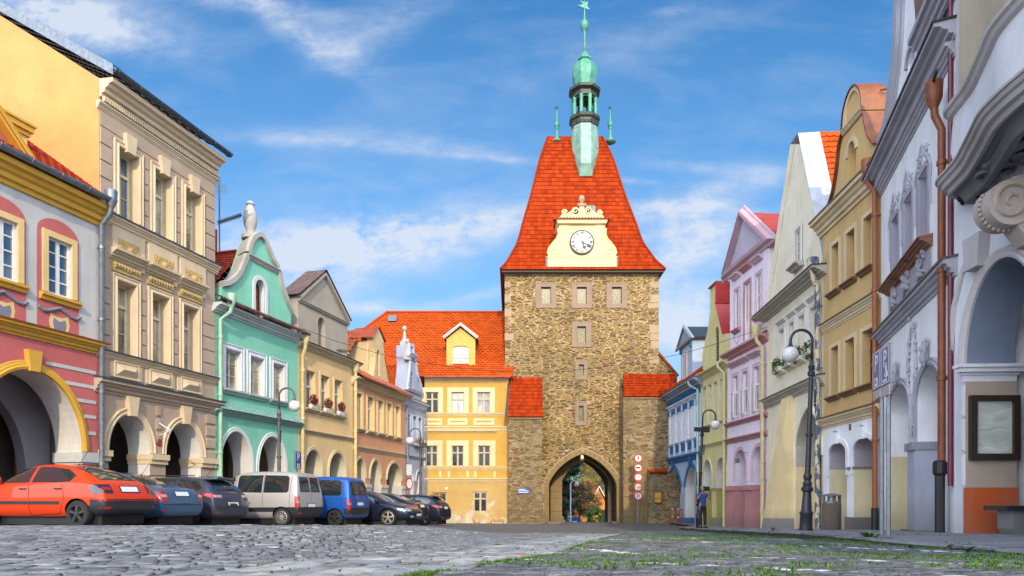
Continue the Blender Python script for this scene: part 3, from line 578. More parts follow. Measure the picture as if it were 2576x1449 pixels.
gl = [(ug(268, 950)[0], zc1-.1)]+L_+U_+R_+[(ug(806, 990)[0], zc1-.1)]
nu0, nu1 = h.U('z3', 528), h.U('z3', 606); nzb = h.Z('z3', 528, 1010); nzt = h.Z('z3', 565, 722); nic = arch(nu0, nu1, nzb, nzt-(nu1-nu0)*.6, nzt, n=8)
b = h.mb(); b.sheet(gl, [nic], -.02); b.loopwall(gl, -.02, -.6); b.sheet(gl, [], -.6); o = b.build('gable', mm); b = h.mb(); b.loopwall(nic, -.02, -.35); b.build('window_reveal', ms, o)
b = h.mb()
for pth in (L_, U_, R_): b.trim(pth[::-1], [(.0, .02), (.0, .10), (-.18, .10), (-.2, .02), (-.2, -.02), (0.02, -.6), (.03, -.6), (.03, .1)])
b.trim(pth, [(0, 0), (0, .0)]) if 0 else None
b.build('gable_coping', mgr)
b = h.mb(); b.extr(corn((ug(475, 540)[1]+ug(697, 650)[1])/2-.12, .2, .14), ug(478, 0)[0]-.1, ug(700, 0)[0]+.1); b.build('gable_ledge', mgr)
o = window(h, nu0, nu1, nzb, nzt, M_['darkwood'], plain('brownwood', (.28, .10, .02), .6), rec=.3, cols=2, rows=(.6,), archtop=(nu1-nu0)*.6, sur=(.16, .05, 1), sm=ms)
vu, vz = ug(541, 385); q = h.mb(); q.lathe(vu, -.3, [(.34, vz-.1), (.34, vz+.05), (.18, vz+.12), (.16, vz+.3), (.24, vz+.45), (.27, vz+.7), (.24, vz+.95), (.16, vz+1.15), (.12, vz+1.25), (.17, vz+1.3), (.14, vz+1.37), (.03, vz+1.45)], 18); q.build('vase', mgr, auto=50)
band(h, .1, h.L, zc0, zc1-zc0, .42, plaster((.52, .56, .54), .4, 'cornice_mint'), name='eaves_cornice'); slope_roof(h, [(.05, .55, zc1+.02), (h.L+.1, .55, zc1+.02), (h.L+.1, -.05, zc1+.32), (.05, -.05, zc1+.32)], 2, .13, M_['tile_dark'], 'cornice_tiles', None, .06)
band(h, 0, h.L, l1, .2, .26, plaster((.33, .45, .42), .5, 'ledge_mint')); q = h.mb(); q.add([(0, .34, l1+.2), (h.L, .34, l1+.2), (h.L, 0, l1+.5), (0, 0, l1+.5)], [(0, 1, 2, 3)]); q.build('ledge_flashing', plain('copperledge', (.22, .42, .38), .6, nz=.4))
for a, c in cols: window(h, h.U('z4', a), h.U('z4', c), zb_, zt_, M_['woodcream'], M_['glasscurt'], rec=.19, rows=(.36, .68), sur=(.22, .08), sm=ms, sill=(.2, .16, .25), sillm=plaster((.35, .45, .42), .5, 'ledge_mint2'))
for a, c in arcs: q = h.mb(); q.trim(arch(a, c, zsp-.6, zsp, zcr), [(0, 0), (0, .03), (.05, .05), (.07, .03), (.15, .04), (.18, 0)]); q.build('arch_moulding', plaster((.58, .66, .64), .2, 'arch_mint'))
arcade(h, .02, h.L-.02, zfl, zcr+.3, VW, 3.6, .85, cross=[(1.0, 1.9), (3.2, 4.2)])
pipe(h, .12, zc0-.1, zfl, M_['greenpipe'], .075, .15, elbow=(.22, .3))
side_walls(h, zc1, 9, mm); cu = vu; roof_perp(h, -.3, h.L+.2, zc1-.1, cu-.1, ug(460, 455)[1], -.6, -9, M_['tile_red'], n=20, tw=.2)
# --- cream house with grey triangular gable
h = House('cream_house', 'cream house with grey triangular gable and red geraniums on three window sills', (-9.35, 29.85), (-8.04, 34.7), -1.2)
mcr = plaster((.70, .51, .26), .22, 'cream_ochre'); mgg = plaster((.37, .34, .29), .45, 'gable_grey', stain=(.5, .32, .1)); mct = plaster((.56, .48, .33), .35, 'cream_trim')
zc0 = (h.Z('z3', 900, 1262)+h.Z('z3', 1290, 1405))/2; zc1 = zc0+.28; zfl = -1.5
cols = [(923, 992), (1040, 1103), (1146, 1203)]; zt_ = (h.Z('z4', 923, 182)+h.Z('z4', 1146, 248))/2; zb_ = (h.Z('z4', 923, 468)+h.Z('z4', 1146, 518))/2
l1 = (h.Z('z4', 900, 660)+h.Z('z4', 1285, 712))/2; arcs = [(h.U('z4', 916), h.U('z4', 1045)), (h.U('z4', 1106), h.U('z4', 1230))]; zcr = (h.Z('z4', 982, 803)+h.Z('z4', 1170, 828))/2; zsp = h.Z('z4', 1045, 955)
hol = [arch(a, c, zfl, zsp, zcr) for a, c in arcs]+[rect(h.U('z4', a), h.U('z4', c), zb_, zt_) for a, c in cols]
wall(h, rect(0, h.L, zfl, zc1), hol, mcr, .3, [.8, .8], rm=(VC, mcr))
ug = lambda x, y: h.P('z3', x, y, -.05); gl = [(ug(865, 1100)[0], zc1), ug(862, 850), ug(1060, 668), ug(1250, 1046), (ug(1244, 1300)[0], zc1)]
nu0, nu1 = h.U('z3', 1027), h.U('z3', 1084); nzb = h.Z('z3', 1027, 1270); nzt = h.Z('z3', 1050, 1012); nic = arch(nu0, nu1, nzb, nzt-.35, nzt, n=8)
b = h.mb(); b.sheet(gl, [nic], -.05); b.loopwall(gl, -.05, -.8); b.sheet(gl, [], -.8); b.loopwall(nic, -.05, -.4); b.sheet(nic, [], -.4); b.build('gable', mgg)
b = h.mb(); z_ = (ug(862, 880)[1]+ug(1250, 1060)[1])/2; b.extr(corn(z_-.1, .14, .1), ug(862, 0)[0], ug(1250, 0)[0]); b.trim([ug(1250, 1046), ug(1060, 668), ug(862, 850)][::1], [(0, -.05), (0, .12), (.1, .12), (.12, -.05)]); b.build('gable_moulding', mgg)
b = h.mb(); a_, c_, d_ = ug(850, 845), ug(1060, 662), ug(1253, 1046)
b.add([(a_[0]-.1, .15, a_[1]+.04), (c_[0], .15, c_[1]+.1), (d_[0]+.06, .15, d_[1]+.02), (a_[0]-.1, -.95, a_[1]+.04), (c_[0], -.95, c_[1]+.1), (d_[0]+.06, -.95, d_[1]+.02)], [(0, 1, 4, 3), (1, 2, 5, 4)]); b.build('gable_coping', plain('rustcop', (.16, .10, .09), .6, nz=.5, sc_=3))
band(h, .1, h.L+.1, zc0, zc1-zc0, .35, mct, name='eaves_cornice', cap=M_['black']); band(h, .1, h.L, l1-.1, .18, .16, mct)
for a, c in cols: window(h, h.U('z4', a), h.U('z4', c), zb_, zt_, M_['whitewood'], M_['glassblue'], rec=.26, cols=2, rows=(), trans=.6, sur=(.12, .04, 1), sm=mcr, sill=(.22, .14, .2), sillm=mct)
cream_sills = [((h.U('z4', a)+h.U('z4', c))/2, zb_) for a, c in cols]; cream_h = h
for a, c in arcs: q = h.mb(); q.trim(arch(a, c, zsp-1.5, zsp, zcr), [(0, 0), (0, .03), (.05, .06), (.07, .03), (.14, .05), (.17, 0)]); q.build('arch_moulding', mct)
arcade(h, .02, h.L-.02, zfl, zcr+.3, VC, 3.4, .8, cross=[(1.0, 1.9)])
pipe(h, .12, zc0-.2, zfl, M_['yellowpipe'], .08, .15, elbow=(-.1, .2)); pipe(h, h.L-.1, zc0-.3, zfl, M_['yellowpipe'], .08, .15)
q = h.mb(); zz = h.Z('z3', 1160, 1290); u_ = h.U('z3', 1150); q.lathe(u_, .4, [(.02, zz), (.2, zz+.02), (.3, zz+.06)], 12); q.tube([(u_, 0, zz-.1), (u_, .4, zz), (u_+.5, .5, zz+.02)], .025, 6); q.build('satellite_dish', M_['whitewood'])
side_walls(h, zc1, 9, mcr); roof_perp(h, -.1, h.L, zc1+.3, ug(1060, 0)[0], ug(905, 745)[1], -.7, -9, M_['tile_slate'], n=16, tw=.3)
# --- salmon house
h = House('salmon_house', 'long salmon pink house with five narrow windows and three arches', (-8.04, 34.7), (-6.5, 41.4), -1.35)
msa = plaster((.58, .30, .175), .3, 'salmon', stain=(.6, .45, .36)); mst = plaster((.55, .46, .30), .4, 'salmon_trim'); msy = plaster((.70, .52, .26), .3, 'salmon_reveal'); mol = plaster((.60, .47, .27), .6, 'peeling_cream', stain=(.25, .17, .1))
zc0 = (h.Z('z5', 160, 765)+h.Z('z5', 510, 885))/2; zc1 = (h.Z('z5', 175, 705)+h.Z('z5', 535, 852))/2; zfl = -1.6
cols = [(166, 206), (247, 288), (321, 357), (388, 418), (449, 477)]; zt_ = (h.Z('z5', 166, 815)+h.Z('z5', 321, 868)+h.Z('z5', 449, 915))/3; zb_ = (h.Z('z5', 166, 1060)+h.Z('z5', 321, 1103)+h.Z('z5', 449, 1135))/3
l1 = (h.Z('z5', 150, 1215)+h.Z('z5', 512, 1275))/2; arcs = [(h.U('z6', 213), h.U('z6', 315)), (h.U('z6', 363), h.U('z6', 465)), (h.U('z6', 530), h.U('z6', 670))]; zcr = (h.Z('z6', 258, 570)+h.Z('z6', 415, 600)+h.Z('z6', 612, 640))/3; zsp = (h.Z('z6', 315, 770)+h.Z('z6', 670, 800))/2
hol = [arch(a, c, zfl, zsp, zcr) for a, c in arcs]+[rect(h.U('z5', a), h.U('z5', c), zb_, zt_) for a, c in cols]
wall(h, rect(0, h.L, zfl, zc1), hol, msa, .3, [.8, .8, .8], rm=(VC, msy))
for a, c in cols: window(h, h.U('z5', a), h.U('z5', c), zb_, zt_, M_['whitewood'], M_['glassblue'], rec=.24, cols=2, rows=(.33,), trans=.66, sur=(.16, .05), sm=msy, sill=(.2, .16, .2), sillm=mst)
for a, c in arcs: q = h.mb(); q.trim(arch(a, c, zsp, zsp+.01, zcr), [(0, 0), (0, .03), (.05, .06), (.07, .03), (.14, .05), (.17, 0)]); q.build('arch_moulding', mst)
q = h.mb(); ed = [0]+[x for a in arcs for x in a]+[h.L]
for i in range(0, 8, 2): a, c = ed[i], ed[i+1]; q.box(a-.03, c+.03, -.82, .1, zsp-.5, zsp-.3); q.box(a-.02, c+.02, -.82, .06, zfl, zsp-.5)
q.build('impost', plaster((.55, .53, .48), .4, 'base_white'))
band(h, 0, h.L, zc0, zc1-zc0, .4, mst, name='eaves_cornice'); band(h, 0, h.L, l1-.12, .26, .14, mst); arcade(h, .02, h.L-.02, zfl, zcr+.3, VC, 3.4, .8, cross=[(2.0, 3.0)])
q = h.mb(); q.add([(-.05, .55, zc1), (h.L+.1, .55, zc1), (h.L+.1, -1.3, zc1+1.0), (-.05, -1.3, zc1+1.0), (-.05, .55, zc1-.07), (h.L+.1, .55, zc1-.07)], [(0, 1, 2, 3), (4, 5, 1, 0)])
for i in range(12): u_ = i*h.L/11; q.add([(u_-.02, .55, zc1+.01), (u_+.02, .55, zc1+.01), (u_+.02, -1.3, zc1+1.01), (u_-.02, -1.3, zc1+1.01), (u_, .55, zc1+.05), (u_, -1.3, zc1+1.05)], [(0, 4, 5, 3), (4, 1, 2, 5)])
q.build('eaves_roof', M_['redtin'])
ug = lambda x, y: h.P('z5', x, y, -.7); gl = blend_curve([ug(292, 700), ug(306, 560), ug(290, 420)], 3)+[ug(283, 412), ug(325, 345), ug(368, 448)]+blend_curve([ug(362, 455), ug(372, 560), ug(395, 680), ug(412, 765)], 3)
nic = arch(ug(316, 0)[0], ug(338, 0)[0], ug(316, 690)[1], ug(316, 540)[1], ug(325, 505)[1], n=6); b = h.mb(); b.sheet(gl, [nic], -.7); b.loopwall(gl, -.7, -1.1); b.loopwall(nic, -.7, -1.0); b.sheet(nic, [], -1.0); b.build('gable', mol)
b = h.mb(); g0 = ug(290, 690); g1 = ug(412, 765); ga, gb, gc = ug(278, 412), ug(325, 338), ug(374, 450)
b.add([(ga[0], -.6, ga[1]), (gb[0], -.6, gb[1]), (gc[0], -.6, gc[1]), (ga[0], -2.1, ga[1]), (gb[0], -2.1, gb[1]), (gc[0], -2.1, gc[1])], [(0, 1, 4, 3), (1, 2, 5, 4)]); b.trim(gl[-7:][::-1], [(.0, -.65), (.05, -.65), (.05, -1.2), (0, -1.2)]); b.build('gable_coping', M_['redtin'])
b = h.mb(); b.box(g0[0]+.1, g1[0]-.2, -6, -1.05, zc1, ug(290, 430)[1]); b.build('attic_wall', mol)
side_walls(h, zc1, 9, msa, zr=zc1+3.2); roof_par(h, zc1+.9, 9, zc1+3.3, M_['tile_old'], ov=-1.2, n=12)
slope_roof(h, [(g0[0]-1.2, -7, ug(290, 470)[1]-.6), (g0[0]-1.2, -1.6, ug(290, 470)[1]-.6), (gb[0], -1.6, gb[1]-.1), (gb[0], -7, gb[1]-.1)], 10, .22, M_['tile_old'], 'gable_roof', None, .03, True)
# --- pale blue house
h = House('pale_blue_house', 'narrow pale blue house with stone finials on its gable, beside the yellow house', (-6.5, 41.4), (-5.72, 44.75), -1.5)
mbl = plaster((.33, .38, .50), .3, 'pale_blue'); mbt = plaster((.45, .52, .66), .3, 'pale_blue_trim')
zc0 = (h.Z('z5', 525, 905)+h.Z('z5', 660, 960))/2; zc1 = zc0+.5; zfl = -1.7; cols = [(531, 556), (575, 600), (614, 636)]; zt_ = h.Z('z5', 575, 985); zb_ = h.Z('z5', 575, 1175)
arcs = [(h.U('z6', 747), h.U('z6', 792)), (h.U('z6', 817), h.U('z6', 862))]; zcr = h.Z('z6', 770, 700); zsp = h.Z('z6', 792, 800)
hol = [arch(a, c, zfl, zsp, zcr) for a, c in arcs]+[rect(h.U('z5', a), h.U('z5', c), zb_, zt_) for a, c in cols]; wall(h, rect(0, h.L, zfl, zc1), hol, mbl, .25, [.7, .7], rm=(VW, mbl))
for a, c in cols: window(h, h.U('z5', a), h.U('z5', c), zb_, zt_, M_['whitewood'], M_['glassdark'], rec=.22, cols=2, rows=(.5,), sur=(.12, .05), sm=mbt, sill=(.14, .1, .1))
for a, c in arcs: q = h.mb(); q.trim(arch(a, c, zsp, zsp+.01, zcr), [(0, 0), (0, .05), (.12, .06), (.14, 0)]); q.build('arch_moulding', mbt)
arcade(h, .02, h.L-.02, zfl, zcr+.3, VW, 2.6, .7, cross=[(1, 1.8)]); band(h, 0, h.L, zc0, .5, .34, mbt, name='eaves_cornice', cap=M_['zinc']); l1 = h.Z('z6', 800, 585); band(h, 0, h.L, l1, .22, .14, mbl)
pipe(h, .08, zc0, zfl, M_['zinc'], .06, .14, False); pipe(h, h.L-.08, zc0, zfl, M_['zinc'], .06, .14, False); pbh = h; pb_sill = (h.U('z5', 570), h.U('z5', 636), zb_)
ug = lambda x, y: h.P('z5', x, y, -.1); zz = ug(545, 560)[1]
gl = [(ug(532, 0)[0], zc1-.05)]+blend_curve([ug(530, 800), ug(545, 700), ug(552, 610), ug(548, 545)], 4)+[ug(548, 470), ug(572, 482), ug(575, 560)]+blend_curve([ug(592, 600), ug(605, 690), ug(622, 740), ug(634, 790)], 4)+[(ug(638, 0)[0], zc1-.05)]
b = h.mb(); lo = arch(ug(560, 0)[0], ug(578, 0)[0], ug(560, 870)[1], ug(560, 700)[1], ug(569, 665)[1], n=6); b.sheet(gl, [lo], -.1); b.loopwall(gl, -.1, -.9); b.loopwall(lo, -.1, -.25); b.sheet(gl, [], -.9); b.build('gable', mbl)
b = h.mb(); [b.box(ug(560, 0)[0], ug(578, 0)[0], -.2, -.13, z_, z_+.06) for z_ in np.arange(ug(560, 865)[1], ug(560, 690)[1], .13)]; b.build('shutter', mbt)
b = h.mb(); b.trim(gl[1:-1][::-1], [(0, -.95), (.06, -.95), (.06, 0), (0, 0), (-.12, 0), (-.12, -.1)]); b.extr(corn(ug(570, 555)[1]-.1, .25, .15, -.1), ug(545, 0)[0]-.2, ug(590, 0)[0]+.1); b.extr(corn(ug(570, 800)[1]-.1, .2, .1, -.1), ug(535, 0)[0]-.1, ug(634, 0)[0]+.1); b.build('gable_moulding', mbt)
for (x, y, s_, w_) in ((560, 478, .78, -.5), (548, 545, .62, -.2)):
    u_, z_ = ug(x, y); b = h.mb(); b.box(u_-.28*s_, u_+.28*s_, w_-.28*s_, w_+.28*s_, z_-.3, z_+.35*s_); b.lathe(u_, w_, [(.3*s_, z_+.35*s_), (.3*s_, z_+.45*s_), (.16*s_, z_+.55*s_), (.10*s_, z_+1.1*s_), (.07*s_, z_+1.2*s_), (.17*s_, z_+1.3*s_), (.2*s_, z_+1.45*s_), (.14*s_, z_+1.6*s_), (.02, z_+1.66*s_)], 12); b.build('finial', mgr, auto=40)
side_walls(h, zc1, 7, mbl); roof_perp(h, 0, h.L, zc1, h.L/2, ug(545, 600)[1], -.9, -7, M_['tile_orange'], n=14)
# --- yellow frontal house
h = House('yellow_house', 'yellow three-storey house with peeling plaster and orange tile roof, facing the square beside the tower', (-5.72, 44.7), (-.22, 44.7), -1.62)
mye2 = plaster((.54, .325, .075), .3, 'yolk', stain=(.6, .45, .22)); mcr2 = plaster((.70, .57, .34), .25, 'yolk_cream'); H_ = h
def peel(q):
    co = q.oc; a = q.noise(co, 1.1, 7, .65, .4); s_ = q.n('ShaderNodeSeparateXYZ'); q.L.new(co, s_.inputs[0])
    hgt = q.m('MULTIPLY', q.m('SUBTRACT', 1.1, s_.outputs[2]), .10); m1 = q.ramp(q.m('ADD', a, hgt), [(.555, 0), (.575, 1)])
    col = q.mix(q.ramp(q.noise(co, .8, 5), [(.3, 0), (.7, 1)]), (.46, .29, .09), (.54, .37, .15)); col = q.mix(m1, col, q.mix(q.ramp(q.noise(co, 3, 5), [(.3, 0), (.7, 1)]), (.42, .34, .22), (.66, .56, .40)))
    m2 = q.m('MULTIPLY', q.ramp(q.m('ADD', q.noise(co, 2.6, 6, .6), hgt), [(.655, 0), (.665, 1)]), q.ramp(s_.outputs[2], [(.0, 1), (.9, 0)])); col = q.mix(m2, col, (.42, .16, .06)); setc(q, col); q.b.inputs['Roughness'].default_value = .95
    bump(q, q.m('ADD', q.m('MULTIPLY', m1, -.6), q.noise(co, 20, 5)), .5, .03)
mpl = mat('peeling_yellow', peel)
zl1 = h.Z('z6', 1300, 805); ze = h.Z('z5', 900, 705); zfl = -2; R1 = [(670, 762), (857, 948), (1043, 1137)]; R2 = [(670, 754), (858, 944), (1049, 1137)]
z1b, z1t = h.Z('z5', 900, 963), h.Z('z5', 900, 812); z2b, z2t = h.Z('z5', 900, 1350), h.Z('z5', 900, 1200)
gw = (h.U('z6', 1382), h.U('z6', 1524), h.Z('z6', 1400, 1110), h.Z('z6', 1400, 906)); gd = (h.U('z6', 980), h.U('z6', 1120), h.Z('z6', 1000, 1120), h.Z('z6', 1000, 914))
wall(h, rect(0, h.L, zfl, zl1), [rect(*gw), rect(*gd)], mpl, .22, name='ground_floor_wall'); wall(h, rect(0, h.L, zl1, ze), [rect(h.U('z5', a), h.U('z5', c), z1b, z1t) for a, c in R1]+[rect(h.U('z5', a), h.U('z5', c), z2b, z2t) for a, c in R2], mye2, .14)
wd = plain('peelwood', (.55, .46, .30), .7, nz=.5, sc_=20); gd_ = [M_['glassdark'], M_['glasswhite'], M_['glasscurt']]
for i, (a, c) in enumerate(R1): window(h, h.U('z5', a), h.U('z5', c), z1b, z1t, wd, gd_[i], rec=.12, rows=(), trans=.66, bar=.05, mull=.1, sur=(.3, .05, 1), sm=mcr2)
for i, (a, c) in enumerate(R2): window(h, h.U('z5', a), h.U('z5', c), z2b, z2t, wd, M_['glassdark'], rec=.12, rows=(), trans=.66, bar=.05, mull=.1, sur=(.34, .05, 1), sm=mcr2, head=(.16, .14, .5, .1))
window(h, gw[0], gw[1], gw[2], gw[3], wd, M_['glassdark'], rec=.12, rows=(), trans=.66, mull=.1, fr=.1)
window(h, gd[0], gd[1], gd[2], gd[3], wd, M_['glassdark'], rec=.18, rows=(), fr=.1)
band(h, 0, h.L, h.Z('z5', 900, 740), ze-h.Z('z5', 900, 740)+.02, .28, mcr2, name='eaves_cornice', ends=False); band(h, 0, h.L, h.Z('z5', 900, 985), .16, .1, mcr2, ends=False); band(h, 0, h.L, h.Z('z5', 900, 1090), .28, .15, mcr2, ends=False); band(h, 0, h.L, h.Z('z5', 900, 1375), .2, .12, mcr2, ends=False); band(h, 0, h.L, zl1-.02, h.Z('z6', 1300, 770)-zl1, .16, mcr2, ends=False)
b = h.mb()
for (xa, xb) in ((640, 788), (828, 972), (1015, 1166)): b.trim([(h.U('z5', xa), h.Z('z5', 900, 1050)), (h.U('z5', xa), h.Z('z5', 900, 1002)), (h.U('z5', xb), h.Z('z5', 900, 1002)), (h.U('z5', xb), h.Z('z5', 900, 1050))], [(0, 0), (0, .03), (-.17, .03), (-.17, 0)], True)
for x in (765, 830, 965, 1020, 1160): b.box(h.U('z5', x), h.U('z5', x+17), 0, .03, h.Z('z5', 900, 1428), h.Z('z5', 900, 1385))
b.box(h.U('z5', 1245), h.L, 0, .03, zl1, ze-.2) if 0 else None
b.build('panel_mouldings', mcr2)
eY = 44.35; zt = .2728; d_ = 4.5
def W2(X, Y, z): return (X-h.A.x, -(Y-44.7), z)
ze2 = ze-.02
slope_roof(h, [W2(-13.8, eY, ze2), W2(.1, eY, ze2), W2(.1, eY+d_, 13.33), W2(-8.92, eY+d_, 13.33)], 36, .30, M_['tile_orange'], 'roof', None, 0, True, .03)
b = h.mb(); b.add([W2(-13.8, eY+9, ze2), W2(.1, eY+9, ze2), W2(.1, eY+d_, 13.33), W2(-8.92, eY+d_, 13.33)], [(0, 1, 2, 3)]); b.tube([W2(-8.95, eY+d_, 13.37), W2(.1, eY+d_, 13.37)], .09, 8); b.tube([W2(-13.8, eY, ze2+.05), W2(-8.95, eY+d_, 13.37)], .09, 8); b.build('roof_ridge', M_['tile_orange'])
b = h.mb(); b.tube([W2(-5.7, eY-.06, ze2-.03), W2(-.1, eY-.06, ze2-.03)], .07, 8); b.build('gutter', M_['redtin'])
# dormer
dy = eY+.75
def dz(x, y): X, _, z = at(*D('z5', x, y), dy); return X-h.A.x, z
(a0, zb0), (a1, _), (_, zt0) = dz(820, 690), dz(1028, 690), dz(900, 428); ap = dz(922, 345); w_ = -(dy-44.7); wo = [dz(865, 640), dz(980, 640), dz(922, 476), dz(865, 492)]
hol = arch(wo[0][0], wo[1][0], wo[0][1], wo[3][1], wo[2][1], n=6); mdy = plaster((.50, .39, .11), .15, 'dormer_yellow')
b = h.mb(); b.sheet([(a0, zb0-.1), (a1, zb0-.1), (a1, zt0), ap, (a0, zt0)], [hol], w_); b.loopwall(hol, w_, w_-.12)
b.add([(a1, w_, zb0-.3), (a1, w_-3, zt0-.2), (a1, w_-3, zt0), (a1, w_, zt0)], [(0, 1, 2, 3)]); b.add([(a0, w_, zb0-.3), (a0, w_-3, zt0-.2), (a0, w_-3, zt0), (a0, w_, zt0)], [(0, 1, 2, 3)]); dm = b.build('dormer', mdy)
b = h.mb(); b.sheet(hol, [], w_-.1); b.build('dormer_panel', plain('paperwhite', (.8, .74, .66), .7, nz=.05), dm)
b = h.mb(); b.box((hol[0][0]), hol[-1][0], w_-.095, w_-.06, dz(0, 562)[1]-.02, dz(0, 562)[1]+.02)
for (x0, x1, y) in ((905, 940, 590), (900, 945, 614)): b.box(dz(x0, 0)[0], dz(x1, 0)[0], w_-.095, w_-.085, dz(0, y)[1]-.02, dz(0, y)[1]+.03)
b.build('dormer_board', M_['lampgrey'], dm)
b = h.mb(); b.trim([(dz(1040, 0)[0], dz(0, 428)[1]), (ap[0], ap[1]+.08), (dz(805, 0)[0], dz(0, 428)[1])], [(0, w_), (0, w_+.25), (-.1, w_+.2), (-.2, w_+.05), (-.2, w_)]); b.build('dormer_cornice', M_['whitewood'], dm)
b = h.mb(); l_, r_ = dz(800, 424), dz(1046, 424)
b.add([(l_[0], w_+.3, l_[1]+.03), (ap[0], w_+.3, ap[1]+.14), (r_[0], w_+.3, r_[1]+.03), (l_[0], w_-3.4, l_[1]+.03), (ap[0], w_-3.4, ap[1]+.14), (r_[0], w_-3.4, r_[1]+.03)], [(0, 1, 4, 3), (1, 2, 5, 4)]); b.build('dormer_roof', M_['tile_orange'], dm)
b = h.mb(); b.box(dz(914, 0)[0], dz(930, 0)[0], w_, w_+.02, dz(0, 428)[1], dz(0, 404)[1]); b.build('dormer_hatch', my, dm)
b = h.mb(); b.add([(a0, w_+.05, zb0+.25), (a1, w_+.05, zb0+.25), (a1, w_+.4, zb0-.32), (a0, w_+.4, zb0-.32)], [(0, 1, 2, 3)]); b.build('dormer_apron', M_['redtin'], dm)
# skylight, side walls
b = h.mb(); p = [at(*D('z5', x, y), eY+3.85) for x, y in ((400, 312), (460, 312), (462, 272), (405, 272))]; p = [W2(q_.x, q_.y-.22, q_.z+.10) for i, q_ in enumerate(p)]; b.add(p+[(x, w__-.12, z) for x, w__, z in p], [(0, 1, 2, 3), (0, 4, 5, 1), (1, 5, 6, 2), (2, 6, 7, 3), (3, 7, 4, 0)]); b.build('skylight', M_['glassblue'])
b = h.mb(); b.add([(h.L, 0, zfl), (h.L, -9, zfl), (h.L, -9, ze), (h.L, -4.5, 13.2), (h.L, 0, ze)], [(0, 1, 2, 3, 4)]); b.build('side_wall', mye2, fix=False)
b = h.mb(); b.box(h.U('z6', 1104), h.U('z6', 1134), .003, .02, h.Z('z6', 0, 882), h.Z('z6', 0, 862)); b.build('number_plate', M_['whitewood'])
# ------------------------------------------------------------------ gate tower
TY = 45.0
tw_ = House('gate_tower', 'tall rubble stone gate tower with steep red tile roof, clock gable and green copper spire', (-.47, TY), (9.67, TY), -1.62, cat='tower'); h = tw_
mst_ = rubble('rubble_tower', (.44, .31, .155), [(.10, .07, .03), (.20, .13, .05), (.14, .09, .03), (.30, .20, .07), (.13, .05, .02), (.23, .15, .04), (.09, .075, .04), (.26, .18, .08), (.18, .14, .07)], scl=(2.3, 2.3, 8.2), mw=.065)
mst2 = rubble('rubble_annex', (.34, .26, .15), [(.16, .12, .06), (.30, .22, .11), (.24, .17, .08), (.34, .26, .14), (.22, .12, .05), (.17, .14, .10)], scl=(1.9, 1.9, 6.2), mw=.06, dark=.12)
msd = plaster((.36, .27, .17), .5, 'sandstone', stain=(.12, .08, .04)); msg = plaster((.27, .20, .14), .4, 'pinkish_stone', stain=(.15, .1, .08)); mqs = plaster((.25, .175, .08), .6, 'golden_ashlar', stain=(.10, .06, .02)); mdm = plaster((.09, .07, .05), .5, 'shaded_stone')
def X_(x, Y=TY): return (x-CX)/F*Y-h.A.x
def Z_(y, Y=TY): return (HY-y)/F*Y
zt = Z_(686); cx_ = X_(1464.5)
# pointed gate arch
ga = arch(X_(1398), X_(1551), -2.2, Z_(1228), Z_(1150), True, 14)
def parch(x0, x1, zb, zs, zt, n=12):        # two-centred pointed arch
    c = (x0+x1)/2; r = (x1-x0)/2; H = zt-zs; R_ = (H*H+r*r)/(2*r); L = [(x0, zb)]; a1 = math.asin(min(H/R_, 1))
    left = [(x0+R_-R_*cos(a1*i/n), zs+R_*sin(a1*i/n)) for i in range(n+1)]; L += left+[(2*c-x, z) for x, z in left[::-1][1:]]; L.append((x1, zb)); return L
gx0, gx1 = X_(1381), X_(1551); gz1 = Z_(1141); gzs = Z_(1222)
def parch(x0, x1, zb, zs, zt, n=4):
    c = (x0+x1)/2; r = (x1-x0)/2; H = zt-zs; k = blend_curve([(0, 0), (.055, .19), (.24, .47), (.48, .71), (.75, .89), (1, 1)], n); L = [(x0, zb)]
    left = [(x0+r*a, zs+H*b_) for a, b_ in k]; L += left+[(2*c-x, z) for x, z in left[::-1][1:]]; L.append((x1, zb)); return L
gate = parch(gx0, gx1, -2.6, gzs, gz1)
def wr(x0, x1, y0, y1): return rect(X_(x0), X_(x1), Z_(y1), Z_(y0))
slots = [(1361, 1386, 722, 764), (1451, 1476, 722, 764), (1539, 1564, 722, 764), (1452, 1474, 821, 862), (1456, 1469, 917, 944), (1456, 1468, 1021, 1059)]
hol = [gate]+[wr(*s) for s in slots]
b = h.mb(); out = [(0, -2.6), (h.L, -2.6), (h.L, zt), (0, zt)]
b.sheet(out, hol, 0); [b.loopwall(l, 0, -.32) for l in hol[1:]]; b.loopwall(gate, 0, -1.0)
for u in (0, h.L): b.add([(u, 0, -2.6), (u, -10.2, -2.6), (u, -10.2, zt), (u, 0, zt)], [(0, 1, 2, 3)])
gate2 = parch(gx0-.2, gx1+1.2, -2.6, gzs, gz1+.6); back = [(0, -2.6), (h.L, -2.6), (h.L, zt), (0, zt)]
b.sheet(back, [gate2], -10.2)
b.build('wall', mst_, fix=False)
# flank shoulder on the right
b = h.mb(); pr = [(h.L-.01, -2.6), (X_(1692), -2.6), (X_(1706), Z_(940)), (h.L-.01, Z_(884))]; b.prism(pr, -.25, -4); b.build('flank_wall', mst_)
b = h.mb(); b.trim([(X_(1710), Z_(943)), (h.L, Z_(880))], [(0, -.1), (.12, -.1), (.12, -4.1), (0, -4.1)]); b.build('flank_coping', M_['tile_old'])
# quoins
b = h.mb(); rd = random.Random(4); z = zt-.6
while z > Z_(900):
    hh = rd.uniform(.35, .6); 
    if rd.random() < .62: b.box(h.L-rd.uniform(.4, .75), h.L+.012, -.4, .012, z-hh+.03, z)
    if rd.random() < .3: b.box(-.012, rd.uniform(.35, .6), -.4, .012, z-hh+.03, z)
    z -= hh
b.build('quoin', msd)
